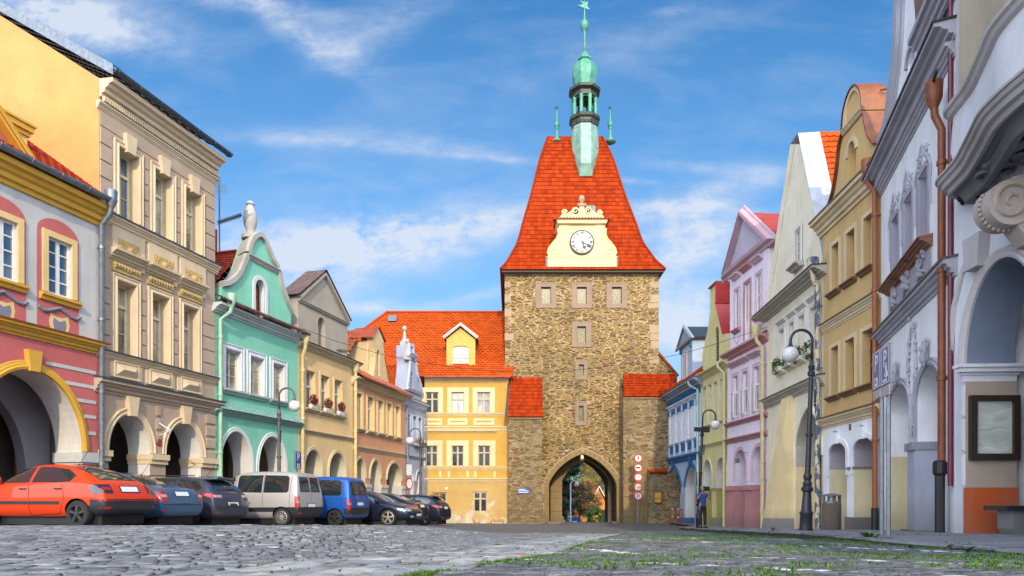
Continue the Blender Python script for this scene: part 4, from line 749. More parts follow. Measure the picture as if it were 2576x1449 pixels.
# gate ring of voussoirs
b = h.mb(); gl = parch(gx0, gx1, -1.75, gzs, gz1, 2); P_ = gl
cum = []
ring = []
N_ = len(P_)
for i in range(N_-1):
    a, c = Vector(P_[i]), Vector(P_[i+1]); L_ = (c-a).length; k = max(1, round(L_/.5)) if (i in (0, N_-2)) else 1
    for j in range(k):
        p, q_ = a+(c-a)*(j/k), a+(c-a)*((j+1)/k); dr = (q_-p).normalized(); nr = Vector((-dr.y, dr.x)); g = .012
        wdt = .32 if i not in (0, N_-2) else (.30+.22*(j % 2))
        p2, q2 = p+dr*g, q_-dr*g; b.prism([tuple(p2), tuple(q2), tuple(q2+nr*wdt), tuple(p2+nr*wdt)], -.5, .035+.01*(j % 2))
b.build('gate_arch', mqs)
b = h.mb(); b.trim(gl, [(.02, .02), (.40, .02), (.40, -.02)]); b.build('arch_joints', msd)
# passage: inner ring, side walls, vault
b = h.mb(); pi_ = parch(gx0+.15, gx1-.1, -2.6, gzs, gz1-.05); b.loopwall(pi_, -.9, -5.0, False); b.build('passage_vault', mdm, fix=False)  # stone darkened to stand for the passage shade, right inner pier too
b = h.mb(); 
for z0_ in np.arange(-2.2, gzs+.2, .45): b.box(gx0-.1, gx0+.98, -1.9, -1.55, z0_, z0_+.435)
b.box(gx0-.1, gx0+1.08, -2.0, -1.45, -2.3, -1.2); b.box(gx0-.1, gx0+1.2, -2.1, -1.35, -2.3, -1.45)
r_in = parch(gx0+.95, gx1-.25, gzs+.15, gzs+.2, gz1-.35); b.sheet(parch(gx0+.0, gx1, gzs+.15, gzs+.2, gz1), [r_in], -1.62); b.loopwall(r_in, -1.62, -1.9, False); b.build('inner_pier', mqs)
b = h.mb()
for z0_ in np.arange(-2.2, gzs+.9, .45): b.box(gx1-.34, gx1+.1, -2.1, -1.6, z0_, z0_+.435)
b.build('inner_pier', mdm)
b = h.mb(); b.box(gx0-.1, gx0+.75, -.8, .45, -1.8, -1.50); b.box(gx1-.35, gx1+1.9, -.6, .35, -1.8, -1.50); b.build('kerb_stone', msg)
# slit windows with stone frames
ml = mat('leaded_glass', lambda q: (lambda v, e: (setc(q, q.mix(q.ramp(v.outputs['Color'], [(.2, 0), (.8, 1)]), (.16, .12, .04), (.62, .55, .28))), q.L.new(q.mix(1, q.mix(q.ramp(v.outputs['Color'], [(.2, 0), (.8, 1)]), (.16, .12, .04), (.62, .55, .28)), q.ramp(e.outputs['Distance'], [(.08, 0), (.12, 1)]), 'MULTIPLY'), q.b.inputs['Base Color']), q.b.inputs.__getitem__('Roughness').__setattr__('default_value', .25)))(*[(q.L.new(q.map(q.oc, sc=(9, 9, 9)), n_.inputs['Vector']), n_)[1] for n_ in (q.n('ShaderNodeTexVoronoi'), q.n('ShaderNodeTexVoronoi', feature='DISTANCE_TO_EDGE'))]))
for i, s in enumerate(slots):
    x0, x1, z0, z1 = X_(s[0]), X_(s[1]), Z_(s[3]), Z_(s[2]); e = (.36, .3) if i < 4 else (.24, .3)
    b = h.mb(); b.prism(rect(x0-e[0], x1+e[0], z0-e[1], z1+e[1]*.95), -.05, .03, [rect(x0, x1, z0, z1)]); b.trim([(x0-e[0], z0-e[1]), (x0-e[0], z1+e[1]), (x1+e[0], z1+e[1]), (x1+e[0], z0-e[1])], [(0, .03), (-.05, .045), (-.1, .03)], True); o = b.build('window', msg)
    b = h.mb(); b.sheet(rect(x0, x1, z0, z1), [], -.16); b.build('pane', ml, o)
    b = h.mb(); b.prism(rect(x0, x1, z0, z1), -.17, -.12, [rect(x0+.04, x1-.04, z0+.04, z1-.04)]); b.build('window_frame', M_['lampdark'], o)
# cornice under eaves
b = h.mb(); mco = plaster((.42, .34, .22), .4, 'tower_cornice'); z0 = Z_(692)
b.prism([(-.06, 0)], 0, 0) if 0 else None
for (e, za, zb_) in ((.05, zt-.12, zt+.06), (.14, zt+.06, zt+.13), (.22, zt+.13, zt+.34)): b.box(-e, h.L+e, -10.2-e, e, za, zb_)
b.build('cornice', mco)
# flared hip roof
prof_px = [(680, 202), (660, 187), (636, 171.5), (610, 156), (555, 138.5), (490, 116.5), (402, 91), (347, 68)]
pz = []; 
for y, wpx in prof_px:
    w = wpx/38.2
    for _ in range(30): Yd = 44.62+1.62*(5.30-w); w = wpx*Yd/F
    pz.append((w, (HY-y)/F*(44.62+1.62*(5.30-w))))
pz[0] = (5.36, pz[0][1]); RZ0, RZ1 = pz[0][1], pz[-1][1]
pc = blend_curve([(z, w) for w, z in pz], 8); CXW = cx_; CYL = -5.1
def hw(z): return interp(pc, z)
def halfd(z): return 5.55-1.62*(5.30-hw(z)) if z > RZ0+.01 else 5.55
nC = 34
def zz_(t): return RZ0+(RZ1-RZ0)*t
def mk(side):
    def S_(x, t):
        z = zz_(t); return {'f': (CXW+x, CYL+halfd(z), z), 'b': (CXW+x, CYL-halfd(z), z), 'l': (CXW-hw(z), CYL+x, z), 'r': (CXW+hw(z), CYL+x, z)}[side]
    def rg(t): z = zz_(t); m_ = hw(z) if side in 'fb' else halfd(z); return (-m_, m_)
    def nr(t):
        z = zz_(t); dz_ = .2; f_ = halfd if side in 'fb' else hw; sl = (f_(z+dz_)-f_(z-dz_+.0))/(2*dz_); v = {'f': (0, 1, -sl), 'b': (0, -1, -sl), 'l': (-1, 0, -sl), 'r': (1, 0, -sl)}[side]; return Vector(v).normalized()
    return S_, rg, nr
for sd in 'frlb':
    S_, rg, nr = mk(sd); o = tiles(S_, nC, rg, .26, M_['tile_tower'], 'roof', None, .055, .032, h, nr, False, ord(sd))
b = h.mb()
for sx in (-1, 1):
    for sy in (-1, 1): b.tube([(CXW+sx*hw(z), CYL+sy*halfd(z), z+.06) for z in np.linspace(RZ0, RZ1, 40)], .085, 8)
b.tube([(CXW-hw(RZ1), CYL, RZ1+.05), (CXW+hw(RZ1), CYL, RZ1+.05)], .12, 8); b.build('hip_tiles', M_['tile_tower'])
b = h.mb(); b.box(CXW-5.3, CXW+5.3, -10.5, .38, RZ0-.14, RZ0-.02); b.build('soffit', M_['darkwood'])
# clock gable
wq = .33; YC = TY-wq
def cp(tg, x, y): px, py = D(tg, x, y); return (px-CX)/F*YC-h.A.x, (HY-py)/F*YC
mck = plaster((.70, .57, .29), .18, 'clock_cream', stain=(.35, .26, .1)); c0 = cp('t2', 688, 0)[0]
Lh = [cp('t2', 508, 498), cp('t2', 508, 530), cp('t2', 512, 570), cp('t2', 500, 610), cp('t2', 465, 650), cp('t2', 435, 690), cp('t2', 428, 720), cp('t2', 445, 748), cp('t2', 425, 752), cp('t2', 425, 832)]
Lh = [(min(x, c0), z) for x, z in Lh]; gl = Lh[::-1]+[(2*c0-x, z) for x, z in Lh]
b = h.mb(); b.prism(gl, wq, wq-2.6); cg = b.build('clock_gable', mck)
b = h.mb(); zb1 = cp('t2', 0, 752)[1]; b.box(Lh[-1][0]-.03, 2*c0-Lh[-1][0]+.03, wq-.3, wq+.06, cp('t2', 0, 830)[1], zb1); b.box(Lh[-1][0]-.06, 2*c0-Lh[-1][0]+.06, wq-.3, wq+.09, zb1-.05, zb1+.02)
for x in (519, 793): u = cp('t2', x, 0)[0]; b.box(u, u+cp('t2', x+62, 0)[0]-u, wq, wq+.04, zb1+.02, Lh[0][1])
for sg in (-1, 1):
    uu = c0+sg*(c0-cp('t2', 472, 0)[0]); volute(b, uu, cp('t2', 0, 715)[1], .36, wq+.02, 1.6, .055, sg, pi if sg > 0 else 0)
    b.trim([(p[0], p[1]) if sg > 0 else (2*c0-p[0], p[1]) for p in (Lh[1:-2] if sg > 0 else Lh[1:-2][::-1])], [(0, wq), (0, wq+.05), (.1*-1, wq+.05), (-.1, wq)])
b.build('volute', mck, cg)
z_, zt2 = cp('t2', 0, 500)[1], cp('t2', 0, 468)[1]; xl = cp('t2', 488, 0)[0]; b = h.mb(); b.extr(corn(z_-.05, zt2-z_+.08, .34, wq-.1), xl, 2*c0-xl) if 0 else None
b.prism([(xl+.12, z_), (2*c0-xl-.12, z_), (2*c0-xl, zt2), (xl, zt2)], wq-1.4, wq+.22); b.build('gable_cornice', mck, cg)
b = h.mb(); 
zt3 = cp('t2', 0, 452)[1]
for i in range(19): u = xl-.12+(2*(c0-xl)+.24)*i/18; b.tube([(u, wq+.32, zt2+.02), (u, wq-.5, zt3+.06)], .075, 6)
b.box(xl-.1, 2*c0-xl+.1, wq-1.4, wq+.3, zt2-.01, zt2+.04); b.build('gable_tiles', M_['tile_old'], cg)
b = h.mb(); top = [cp('t2', x, y) for x, y in ((512, 448), (530, 420), (560, 420), (600, 395), (625, 365), (650, 362), (668, 385), (668, 352))]; gl2 = top+[(2*c0-x, z) for x, z in top[::-1]]
b.prism(gl2, wq-.05, wq-.45)
for sg in (-1, 1):
    for (x, y, r_) in ((550, 402, .17), (640, 395, .2)): u = c0+sg*(c0-cp('t2', x, 0)[0]); volute(b, u, cp('t2', 0, y)[1], r_, wq-.03, 1.2, .06, -sg, 0); b.lathe(0, 0, [(0, 0)]) if 0 else None; b.add([(u+r_*cos(k*pi/6), w_, cp('t2', 0, y)[1]+r_*sin(k*pi/6)) for w_ in (wq-.05, wq-.45) for k in range(12)], [tuple(range(12)), tuple(range(12, 24))]+[(k, (k+1) % 12, 12+(k+1) % 12, 12+k) for k in range(12)])
b.build('gable_crest', mck, cg)
b = h.mb(); zz = cp('t2', 0, 352)[1]; b.box(c0-.28, c0+.28, wq-.55, wq+.03, zz-.02, zz+.12); b.lathe(c0, wq-.25, [(.16, zz+.1), (.1, zz+.25), (.2, zz+.42), (.22, zz+.55), (.12, zz+.72), (.08, zz+.75)], 12); b.build('finial', msd, cg, auto=50)
b = h.mb(); p = cp('t2', 752, 330); b.box(p[0]-.25, p[0]+.42, -1.5, -.35, p[1]-.6, p[1]+.1); b.build('roof_hatch', plain('copper_dull', (.14, .26, .20), .6, nz=.5), cg)
for sg in (-1, 1): b = h.mb(); u = c0+sg*2.32; b.box(u-.06, u+.06, -1.2, wq-.05, Lh[-1][1]+.02, Lh[-1][1]+.75); b.build('flashing', M_['lampdark'], cg)
S_, rg, nr = mk('f')    # a strip of tiles below the gable
# clock
ck, kz = cp('t2', 687, 642); rk = (cp('t2', 783, 0)[0]-cp('t2', 591, 0)[0])/2
def disc(b, r, w0, w1, n=40): b.add([(ck+r*cos(2*pi*k/n), w_, kz+r*sin(2*pi*k/n)) for w_ in (w0, w1) for k in range(n)], [tuple(range(n)), tuple(range(n, 2*n))]+[(k, (k+1) % n, n+(k+1) % n, n+k) for k in range(n)])
b = h.mb(); disc(b, rk, wq, wq+.10); disc(b, rk*.96, wq+.1, wq+.13); fc = b.build('clock_face', M_['black'], cg)
b = h.mb(); disc(b, rk*.87, wq+.13, wq+.145); b.build('dial', plain('dialwhite', (.70, .66, .68), .6, nz=.08), fc)
b = h.mb()
def stroke(a, c, wd, w0=wq+.147, w1=wq+.155):
    a, c = Vector(a), Vector(c); d = (c-a).normalized(); n = Vector((-d.y, d.x))*wd/2; b.prism([tuple(a+n), tuple(a-n), tuple(c-n), tuple(c+n)], w0, w1)
NUM = ['XII', 'I', 'II', 'III', 'IIII', 'V', 'VI', 'VII', 'VIII', 'IX', 'X', 'XI']
for k, s_ in enumerate(NUM):
    a = pi/2-k*pi/6; rad = Vector((cos(a), sin(a))); tan = Vector((sin(a), -cos(a))); cw = {'I': .055, 'V': .11, 'X': .11}; tot = sum(cw[c] for c in s_); x = -tot/2; C0 = Vector((ck, kz))
    def pt(xx, rr): return C0+rad*rr+tan*xx
    for c in s_:
        w = cw[c]; r0, r1 = rk*.64, rk*.84
        if c == 'I': stroke(pt(x+w/2, r0), pt(x+w/2, r1), .042)
        if c == 'V': stroke(pt(x+w/2, r0), pt(x+.015, r1), .048); stroke(pt(x+w/2, r0), pt(x+w-.015, r1), .016)
        if c == 'X': stroke(pt(x+w-.01, r0), pt(x+.01, r1), .048); stroke(pt(x+.01, r0), pt(x+w-.01, r1), .016)
        x += w
b.build('numerals', M_['black'], fc)
for nm, (tx, ty), wd in (('minute_hand', (755, 680), .075), ('hour_hand', (712, 700), .09)):
    b = h.mb(); e = Vector(cp('t2', tx, ty)); c_ = Vector((ck, kz)); d = (e-c_); n = Vector((-d.y, d.x)).normalized(); w0, w1 = (wq+.17, wq+.19) if nm[0] == 'm' else (wq+.156, wq+.168)
    b.prism([tuple(c_-d*.1+n*wd*.4), tuple(c_-d*.1-n*wd*.4), tuple(c_+d*.55-n*wd*.4), tuple(c_+d*.68-n*wd*1.6), tuple(e), tuple(c_+d*.68+n*wd*1.6), tuple(c_+d*.55+n*wd*.4)], w0, w1); b.build(nm, M_['black'], fc)
# copper ridge turret
mcu = plain('copper_green', (.075, .28, .19), .55, .15, nz=.4, sc_=2.2, bst=.2); mcl = plain('copper_pale', (.22, .38, .29), .55, .15, nz=.35, sc_=2); mcb = plain('copper_brown', (.035, .03, .025), .5, .2, nz=.4)
TYc = 49.6; sY = TYc/F; tu = (1470.5-CX)*sY-h.A.x; tv = -(TYc-TY)
def tz(y): return (HY-y)*sY
def tr(px): return px*sY
b = h.mb(); q8 = lambda pr: [(tr(r), tz(y)) for r, y in pr]
b.lathe(tu, tv, q8([(31, 420), (31, 360), (31, 322)]), 8, .5)
# the shaft runs down the front slope and ends in a pointed apron
def fw(z): return CYL+halfd(z)+.12
aw = [(1437, 349), (1441, 380), (1455, 432), (1457, 443), (1490, 443), (1492, 432), (1506, 380), (1506, 349)]
pts = []
for x, y in aw:
    z = RZ0+.5
    for _ in range(40): Yc = TY-fw(z); z = (HY-y)/F*Yc
    pts.append(((x-CX)/F*Yc-h.A.x, fw(z), z))
sh = [(tu-.62*tr(31)*1.6, tv+.3, tz(330)), (tu+.62*tr(31)*1.6, tv+.3, tz(330))]
fr = [(tu-tr(13), tv+tr(31), tz(330)), (tu+tr(13), tv+tr(31), tz(330))]
L0, L1, L2, L3, R3, R2, R1, R0 = pts
b.add([L0, L1, L2, L3, R3, R2, R1, R0, fr[0], fr[1], (tu-tr(31), tv+.3, tz(330)), (tu+tr(31), tv+.3, tz(330)), (L3[0]+.12, L3[1]+.35, L3[2]+.75), (R3[0]-.12, R3[1]+.35, R3[2]+.75)],
      [(8, 9, 13, 12), (12, 13, 4, 3), (10, 8, 12, 1, 0), (1, 12, 3, 2), (9, 11, 7, 6, 13), (13, 6, 5, 4)])
o = b.build('turret_shaft', mcl)
b = h.mb(); b.lathe(tu, tv, q8([(31, 324), (33, 322), (35, 316), (35, 312), (40, 308), (41, 304), (39, 300), (33, 299), (20, 298)]), 8, .5); b.lathe(tu, tv, q8([(20, 254), (33, 252), (33, 248), (31, 246), (31, 240), (41, 236), (42, 230), (39, 228), (28, 223)]), 8, .5); b.build('turret_cornice', plain('copper_trim', (.045, .06, .045), .5, .2, nz=.8, sc_=5))
b = h.mb()
for k in range(8):
    a = 2*pi*(k+.5)/8; x, y = tu+tr(28)*cos(a), tv+tr(28)*sin(a); b.lathe(x, y, [(tr(5), tz(300)), (tr(4.6), tz(296)), (tr(4.4), tz(260)), (tr(5), tz(252))], 8, .5)
    a2 = 2*pi*(k+1)/8; p, q_ = Vector((tu+tr(28)*cos(a), tv+tr(28)*sin(a), 0)), Vector((tu+tr(28)*cos(a+pi/4), tv+tr(28)*sin(a+pi/4), 0))
    for j in range(8):
        k0, k1 = j/8, (j+1)/8; f_ = lambda t_: tz(254)-tr(7)*(1-sin(pi*t_))*1.2
        A_, B_ = p+(q_-p)*k0, p+(q_-p)*k1; b.add([(A_.x, A_.y, tz(250)), (B_.x, B_.y, tz(250)), (B_.x, B_.y, f_(k1)), (A_.x, A_.y, f_(k0))], [(0, 1, 2, 3)])
b.build('turret_column', mcu)
for dx, s_ in ((-.3, 1), (.42, .8)):
    b = h.mb(); b.lathe(tu+dx, tv, [(.30*s_, tz(285)), (.27*s_, tz(284)), (.2*s_, tz(280)+.1), (.15*s_, tz(274)+.05), (.05, tz(272)+.1)], 14); b.tube([(tu+dx, tv, tz(272)), (tu+dx, tv, tz(254))], .04, 6); b.build('bell', M_['lampdark'], smooth=True)
b = h.mb(); b.lathe(tu, tv, q8([(24, 224), (25, 219), (29, 208), (31.5, 197), (32.5, 186), (31, 175), (27, 166), (20, 159), (14, 157.5), (14, 154), (17.5, 152), (17, 148), (12, 142), (7, 134), (4, 129)]), 8, .5); b.build('onion_dome', mcu, auto=30)
b = h.mb(); b.lathe(tu, tv, q8([(4, 130), (3.2, 110), (2.6, 84), (3.5, 80), (5, 78), (6, 76), (9, 72), (10.6, 66), (10.8, 63), (10.2, 60), (7, 54), (4, 51.5), (3, 49), (2, 40), (1.4, 22), (1, -6)]), 14); b.build('spire', mcu, smooth=True)
b = h.mb(); vz = lambda x, y: (tu+(x-708)*.324*sY, tz(y*.324)); vl = [vz(*p) for p in ((664, 48), (700, 30), (668, 5), (712, 20), (735, 12), (728, 50), (752, 78), (700, 62), (664, 50))]; b.prism(vl, tv-.03, tv+.03); b.ball((vz(664, 47)[0], tv, vz(664, 47)[1]), .09, 8, 6); b.build('weathervane', mcu)
for px in (1401, 1535):
    Yf = 49.9; s_ = Yf/F; u = (px-CX)*s_-h.A.x; v = -(Yf-TY); zf = lambda y: (HY-y)*s_; b = h.mb()
    b.lathe(u, v, [(.42, zf(358)), (.2, zf(350)), (.10, zf(342)), (.09, zf(325)), (.14, zf(323)), (.10, zf(321)), (.16, zf(319)), (.20, zf(314)), (.16, zf(308)), (.10, zf(306)), (.12, zf(305)), (.07, zf(302)), (.04, zf(280)), (.03, zf(272))], 12); o = b.build('finial', mcu, smooth=True)
    b = h.mb()
    for k in range(8): a = k*pi/4; r_ = .20; p = Vector((u, v, zf(272))); e = p+Vector((cos(a)*r_, 0, sin(a)*r_)); b.tube([p, e], [.035, .004], 5)
    for a in (0.5, 2.6, 4): p = Vector((u, v, zf(272))); b.tube([p, p+Vector((0, sin(a)*.18, cos(a)*.18))], [.035, .004], 5)
    b.build('star', M_['lampdark'], o)
b = h.mb(); lr = [(tu-.9+.05*sin(k), tv+.6, tz(305+(k-4)*-9)) for k in range(9)]; b.tube([(tu-tr(33), tv+.5, tz(300)), (tu-tr(36), tv+.5, tz(260)), (tu-tr(34), tv+.5, tz(235))], .015, 4); b.build('lightning_wire', M_['lampdark'])
# annexes with lean-to roofs
wa = 1.3; YA = TY-wa
def xa(x): return (x-CX)/F*YA-h.A.x
def za(y): return (HY-y)/F*YA
for (x0, x1, ye, yt, nm, xr, xt) in ((1278.5, 1363.5, 1048, 950, 'annex_wall', 1363.5, 1362), (1568, 1684, 997, 941, 'annex_wall', 1684, 1704)):
    b = h.mb(); u0, u1 = xa(x0), xa(x1); z1 = za(ye); b.sheet(rect(u0, u1, -2.6, z1), [], wa)
    for u in (u0, u1): b.add([(u, wa, -2.6), (u, 0, -2.6), (u, 0, Z_(yt)), (u, wa, z1)], [(0, 1, 2, 3)])
    o = b.build(nm, mst2)
    q = [(u0-.02, wa+.18, z1-.04), (u1+.05, wa+.18, z1-.04), (X_(xt)+.04, .05, Z_(yt)), (X_(x0)+(.04 if x0 < 1300 else .0), .05, Z_(yt))]
    slope_roof(h, q, 11 if x0 < 1300 else 9, .19, M_['tile_tower'], 'annex_roof', o, .05, False, .03, seed=int(x0))
    if x0 < 1300: b = h.mb(); b.add([(u0-.22, wa+.16, z1), (u0, wa+.16, z1), (X_(1285), .05, Z_(946)), (X_(1279), .05, Z_(946))], [(0, 1, 2, 3)]); b.build('flashing', M_['lampdark'], o)
    b = h.mb(); b.extr([(wa, z1-.2), (wa+.08, z1-.16), (wa+.12, z1-.06), (wa, z1-.04)], u0, u1); b.build('annex_cornice', msd, o)
b = h.mb()      # ashlar at the base of the right annex
rd = random.Random(9); z = -1.62
while z < Z_(1178):
    hh = rd.uniform(.38, .5); x = xa(1568)
    while x < xa(1630): w = rd.uniform(.4, .8); x2 = min(x+w, xa(1632)); b.box(x+.012, x2-.012, wa-.1, wa+.03+rd.uniform(0, .015), z+.012, z+hh-.012); x = x2
    z += hh
b.build('ashlar', mqs)
b = h.mb(); x, z = xa(1367), -1.7
b.build('x', mqs) if 0 else None
# low wall with tile cap, right of the annex
wl_ = House('boundary_wall', 'rubble stone wall with small red tile cap behind the red railing', (8.75, 43.4), (10.2, 43.4), -1.55, 'wall'); b = MB(wl_)
xw = lambda x: (x-CX)/F*43.4-8.75; zw = lambda y: (HY-y)/F*43.4
b.sheet(rect(xw(1631), 2.3, -2.2, zw(1187)), [], 0); b.sheet(rect(xw(1631), 2.3, -2.2, zw(1187)), [], -.3); b.loopwall(rect(xw(1631), 2.3, -2.2, zw(1187)), 0, -.3); b.build('masonry', mst2)
slope_roof(wl_, [(xw(1630), .2, zw(1189)), (xw(1678), .2, zw(1189)), (xw(1678), -.15, zw(1181)), (xw(1630), -.15, zw(1181))], 1, .2, M_['tile_tower'], 'tile_cap', None, .06)
# ------------------------------------------------------------------ houses: right row
def pw(Y): return pz_(Y)
# blue house
h = House('blue_house', 'light blue house with dark blue pointed arches, dentilled eaves and a pediment dormer', (10.05, 44.6), (10.26, 37.1), -1.48)
mlb = plaster((.32, .42, .54), .2, 'sky_blue'); mdb = plaster((.035, .13, .27), .2, 'deep_blue'); mwb = plaster((.62, .68, .78), .15, 'white_blue'); mgb = plaster((.26, .31, .40), .3, 'eave_grey')
sp = lambda x, y: h.P('r4', x, y); zfl = -1.75
ze = (sp(160, 598)[1]+sp(345, 462)[1])/2; zc0 = (sp(180, 640)[1]+sp(370, 540)[1])/2; l1 = (sp(165, 985)[1]+sp(370, 945)[1])/2
cols = [(194, 212), (230, 248), (266, 287), (308, 329), (350, 371)]; zt = (sp(194, 700)[1]+sp(350, 628)[1])/2; zb = (sp(194, 880)[1]+sp(350, 832)[1])/2
P1 = (h.U('r4', 176), h.U('r4', 262), sp(222, 1030)[1]); P2 = (h.U('r4', 290), h.U('r4', 370), sp(330, 1010)[1]); zs = (sp(262, 1150)[1]+sp(290, 1160)[1])/2
a1 = parch(P1[0], P1[1], zfl, zs, (P1[2]+P2[2])/2, 10); a2 = parch(P2[0], P2[1], zfl, zs, (P1[2]+P2[2])/2, 10)
wall(h, rect(0, h.L, zfl, ze), [a1, a2]+[rect(h.U('r4', a), h.U('r4', c), zb, zt) for a, c in cols], mlb, .12, [.8, .8], rm=(VW, mwb))
for a in (a1, a2): q = h.mb(); q.trim(a[1:-1], [(0, -.01), (0, .03), (.05, .05), (.22, .05), (.24, 0)]); q.build('arch_moulding', mdb)
q = h.mb(); zz = (P1[2]+P2[2])/2
for a in (P1, P2): c = (a[0]+a[1])/2; q.prism([(c-.1, zz), (c+.1, zz), (c+.2, l1), (c-.2, l1)], 0, .16)
q.build('keystone', mdb)
for a, c in cols:
    u0, u1 = h.U('r4', a), h.U('r4', c); o = window(h, u0, u1, zb, zt, M_['whitewood'], M_['glasswhite'], rec=.07, cols=2, rows=(.2, .4, .6, .8), bar=.06, mull=.08, sur=(.12, .05, 1), sm=mwb)
    q = h.mb(); q.extr(corn(zt+.32, .24, .24), u0-.25, u1+.25); q.box(u0-.2, u1+.2, 0, .05, zt+.12, zt+.32); q.build('window_head', mwb, o)
    q = h.mb(); [q.prism([(x-.07, zt-.02), (x+.07, zt-.02), (x+.12, zt+.3), (x-.12, zt+.3)], .05, .14) for x in (u0-.1, u1+.1)]; q.build('console', mdb, o)
    q = h.mb(); q.box(u0-.02, u1+.02, 0, .03, l1+.38, l1+.85); q.build('panel', mdb)
    q = h.mb(); q.extr(corn(zb-.22, .14, .12), u0-.15, u1+.15); q.build('sill', mlb, o)
for i in range(6): q = h.mb(); u = (h.U('r4', cols[0][0])-.3) if i == 0 else (h.U('r4', cols[i-1][1])+h.U('r4', cols[i][0]))/2 if i < 5 else h.U('r4', cols[4][1])+.3; q.box(u-.12, u+.12, 0, .05, l1+.2, zt+.5); q.build('pilaster', mwb)
band(h, 0, h.L, l1-.28, .42, .22, mdb); q = h.mb(); q.box(0, h.L, 0, .07, zt+.62, zt+.95); [q.box(u, u+.16, .07, .16, zt+.72, zt+.9) for u in np.arange(.1, h.L-.2, .4)]; q.build('frieze', mdb)
band(h, 0, h.L, ze-.5, .52, .55, mgb, name='eaves_cornice', cap=M_['zincdark']); arcade(h, .02, h.L-.02, zfl, zz+.3, VW, 2.6, .8)
q = h.mb(); q.box(P1[1]+.0, P2[0]-.02, -.8, .05, zfl, zs-.35); q.box(P2[1], h.L, -.8, .05, zfl, zs-.35); q.build('pier', plaster((.30, .38, .46), .3, 'pier_blue'))
q = h.mb(); q.box(P1[1]-.05, P2[0]+.03, -.85, .12, zfl, -1.1); q.box(P2[1]-.05, h.L, -.85, .12, zfl, -1.1); q.build('plinth', mdb)
side_walls(h, ze, 8, mlb, zr=ze+3.5); roof_par(h, ze, 8, ze+3.5, M_['tile_orange'], ov=.5)
# dormer
wd = -.7; ud = lambda x, y: h.P('r4', x, y, wd); a0, a1_ = ud(262, 0)[0], ud(334, 0)[0]; zt_ = ud(334, 200)[1]
b = h.mb(); b.box(a0, a1_, wd-3, wd, ze-.3, zt_); o = b.build('dormer', mlb); q = h.mb(); g = [(a0-.25, zt_), (a1_+.25, zt_), ((a0+a1_)/2, zt_+.95)]; q.prism(g, wd-3, wd+.1); q.trim([g[1], g[2], g[0]], [(0, wd), (0, wd+.25), (-.16, wd+.2), (-.2, wd+.1)], True); q.build('pediment', mgb, o)
q = h.mb(); u0, u1 = ud(278, 0)[0], ud(300, 0)[0]; q.prism(rect(u0-.1, u1+.1, ud(278, 470)[1], ud(278, 305)[1]), wd, wd+.05, [rect(u0, u1, ud(278, 462)[1], ud(278, 315)[1])]); q.box((u0+u1)/2-.03, (u0+u1)/2+.03, wd, wd+.04, ud(278, 462)[1], ud(278, 315)[1]); q.build('dormer_window', M_['whitewood'], o)
q = h.mb(); q.sheet(rect(u0, u1, ud(278, 462)[1], ud(278, 315)[1]), [], wd+.01); q.build('dormer_pane', M_['glassblue'], o)
q = h.mb(); [q.prism([(x-.08, zt_-.5), (x+.08, zt_-.5), (x+.14, zt_-.1), (x-.14, zt_-.1)], wd, wd+.12) for x in (a0+.12, a1_-.12)]; q.build('console', mdb, o)
slope_roof(h, [(a1_+.3, wd+.1, zt_), (a1_+.3, wd-3.2, zt_), ((a0+a1_)/2, wd-3.2, zt_+1), ((a0+a1_)/2, wd+.1, zt_+1)], 6, .2, M_['zincdark'], 'dormer_roof', o, 0)
pipe(h, h.L-.1, ze-.5, zfl, plain('mintpipe', (.34, .52, .52), .4), .07, .14, elbow=(-.4, .4), hopper=False)
# olive yellow house
h = House('olive_house', 'olive yellow house with stepped gable, red gable flashing and louvred slit', (10.26, 37.1), (10.46, 33.1), -1.40)
mo = plaster((.62, .57, .28), .2, 'olive'); mot = plaster((.58, .53, .30), .25, 'olive_trim'); mom = plaster((.40, .36, .10), .3, 'mustard'); sp = lambda x, y: h.P('r4', x, y); zfl = -1.7
zc0 = (sp(380, 492)[1]+sp(540, 388)[1])/2; l1 = (sp(385, 900)[1]+sp(550, 862)[1])/2
cols = [(405, 428), (441, 463), (475, 499), (516, 542)]; zt = (sp(405, 528)[1]+sp(516, 465)[1])/2; zb = (sp(405, 762)[1]+sp(516, 728)[1])/2
arcs = [(h.U('r4', 407), h.U('r4', 458)), (h.U('r4', 489), h.U('r4', 552))]; zcr = (sp(430, 985)[1]+sp(518, 965)[1])/2; zs = sp(489, 1075)[1]
wall(h, rect(0, h.L, zfl, zc0+.3), [arch(a, c, zfl, zs, zcr) for a, c in arcs]+[rect(h.U('r4', a), h.U('r4', c), zb, zt) for a, c in cols], mo, .14, [.7, .7], rm=(VW, mot))
for a, c in cols: window(h, h.U('r4', a), h.U('r4', c), zb, zt, M_['woodcream'], M_['glasswhite'], rec=.1, cols=2, rows=(.25, .5, .75), bar=.05, sur=(.10, .05), sm=mot)
for a, c in arcs: q = h.mb(); q.trim(arch(a, c, zs-.8, zs, zcr), [(0, 0), (0, .03), (.05, .05), (.12, .04), (.15, 0)]); q.build('arch_moulding', mot)
band(h, 0, h.L, zc0, .36, .35, mot, name='eaves_cornice'); band(h, 0, h.L, l1-.1, .2, .15, mot); band(h, .1, h.L-.1, zb-.15, .12, .1, mot)
iz = (sp(475, 1165)[1]+sp(545, 1165)[1])/2; arcade(h, .02, h.L-.02, zfl, zcr+.25, VW, 1.0, .7, mf=SLAB)
q = h.mb(); q.sheet(rect(.02, h.L, zfl, iz), [], -.98); q.sheet(rect(.02, h.L, zfl, zfl+.9), [], -.96); q.build('dado', mom); jambs(h, arcs, zfl, iz, .7, mom)
q = h.mb()
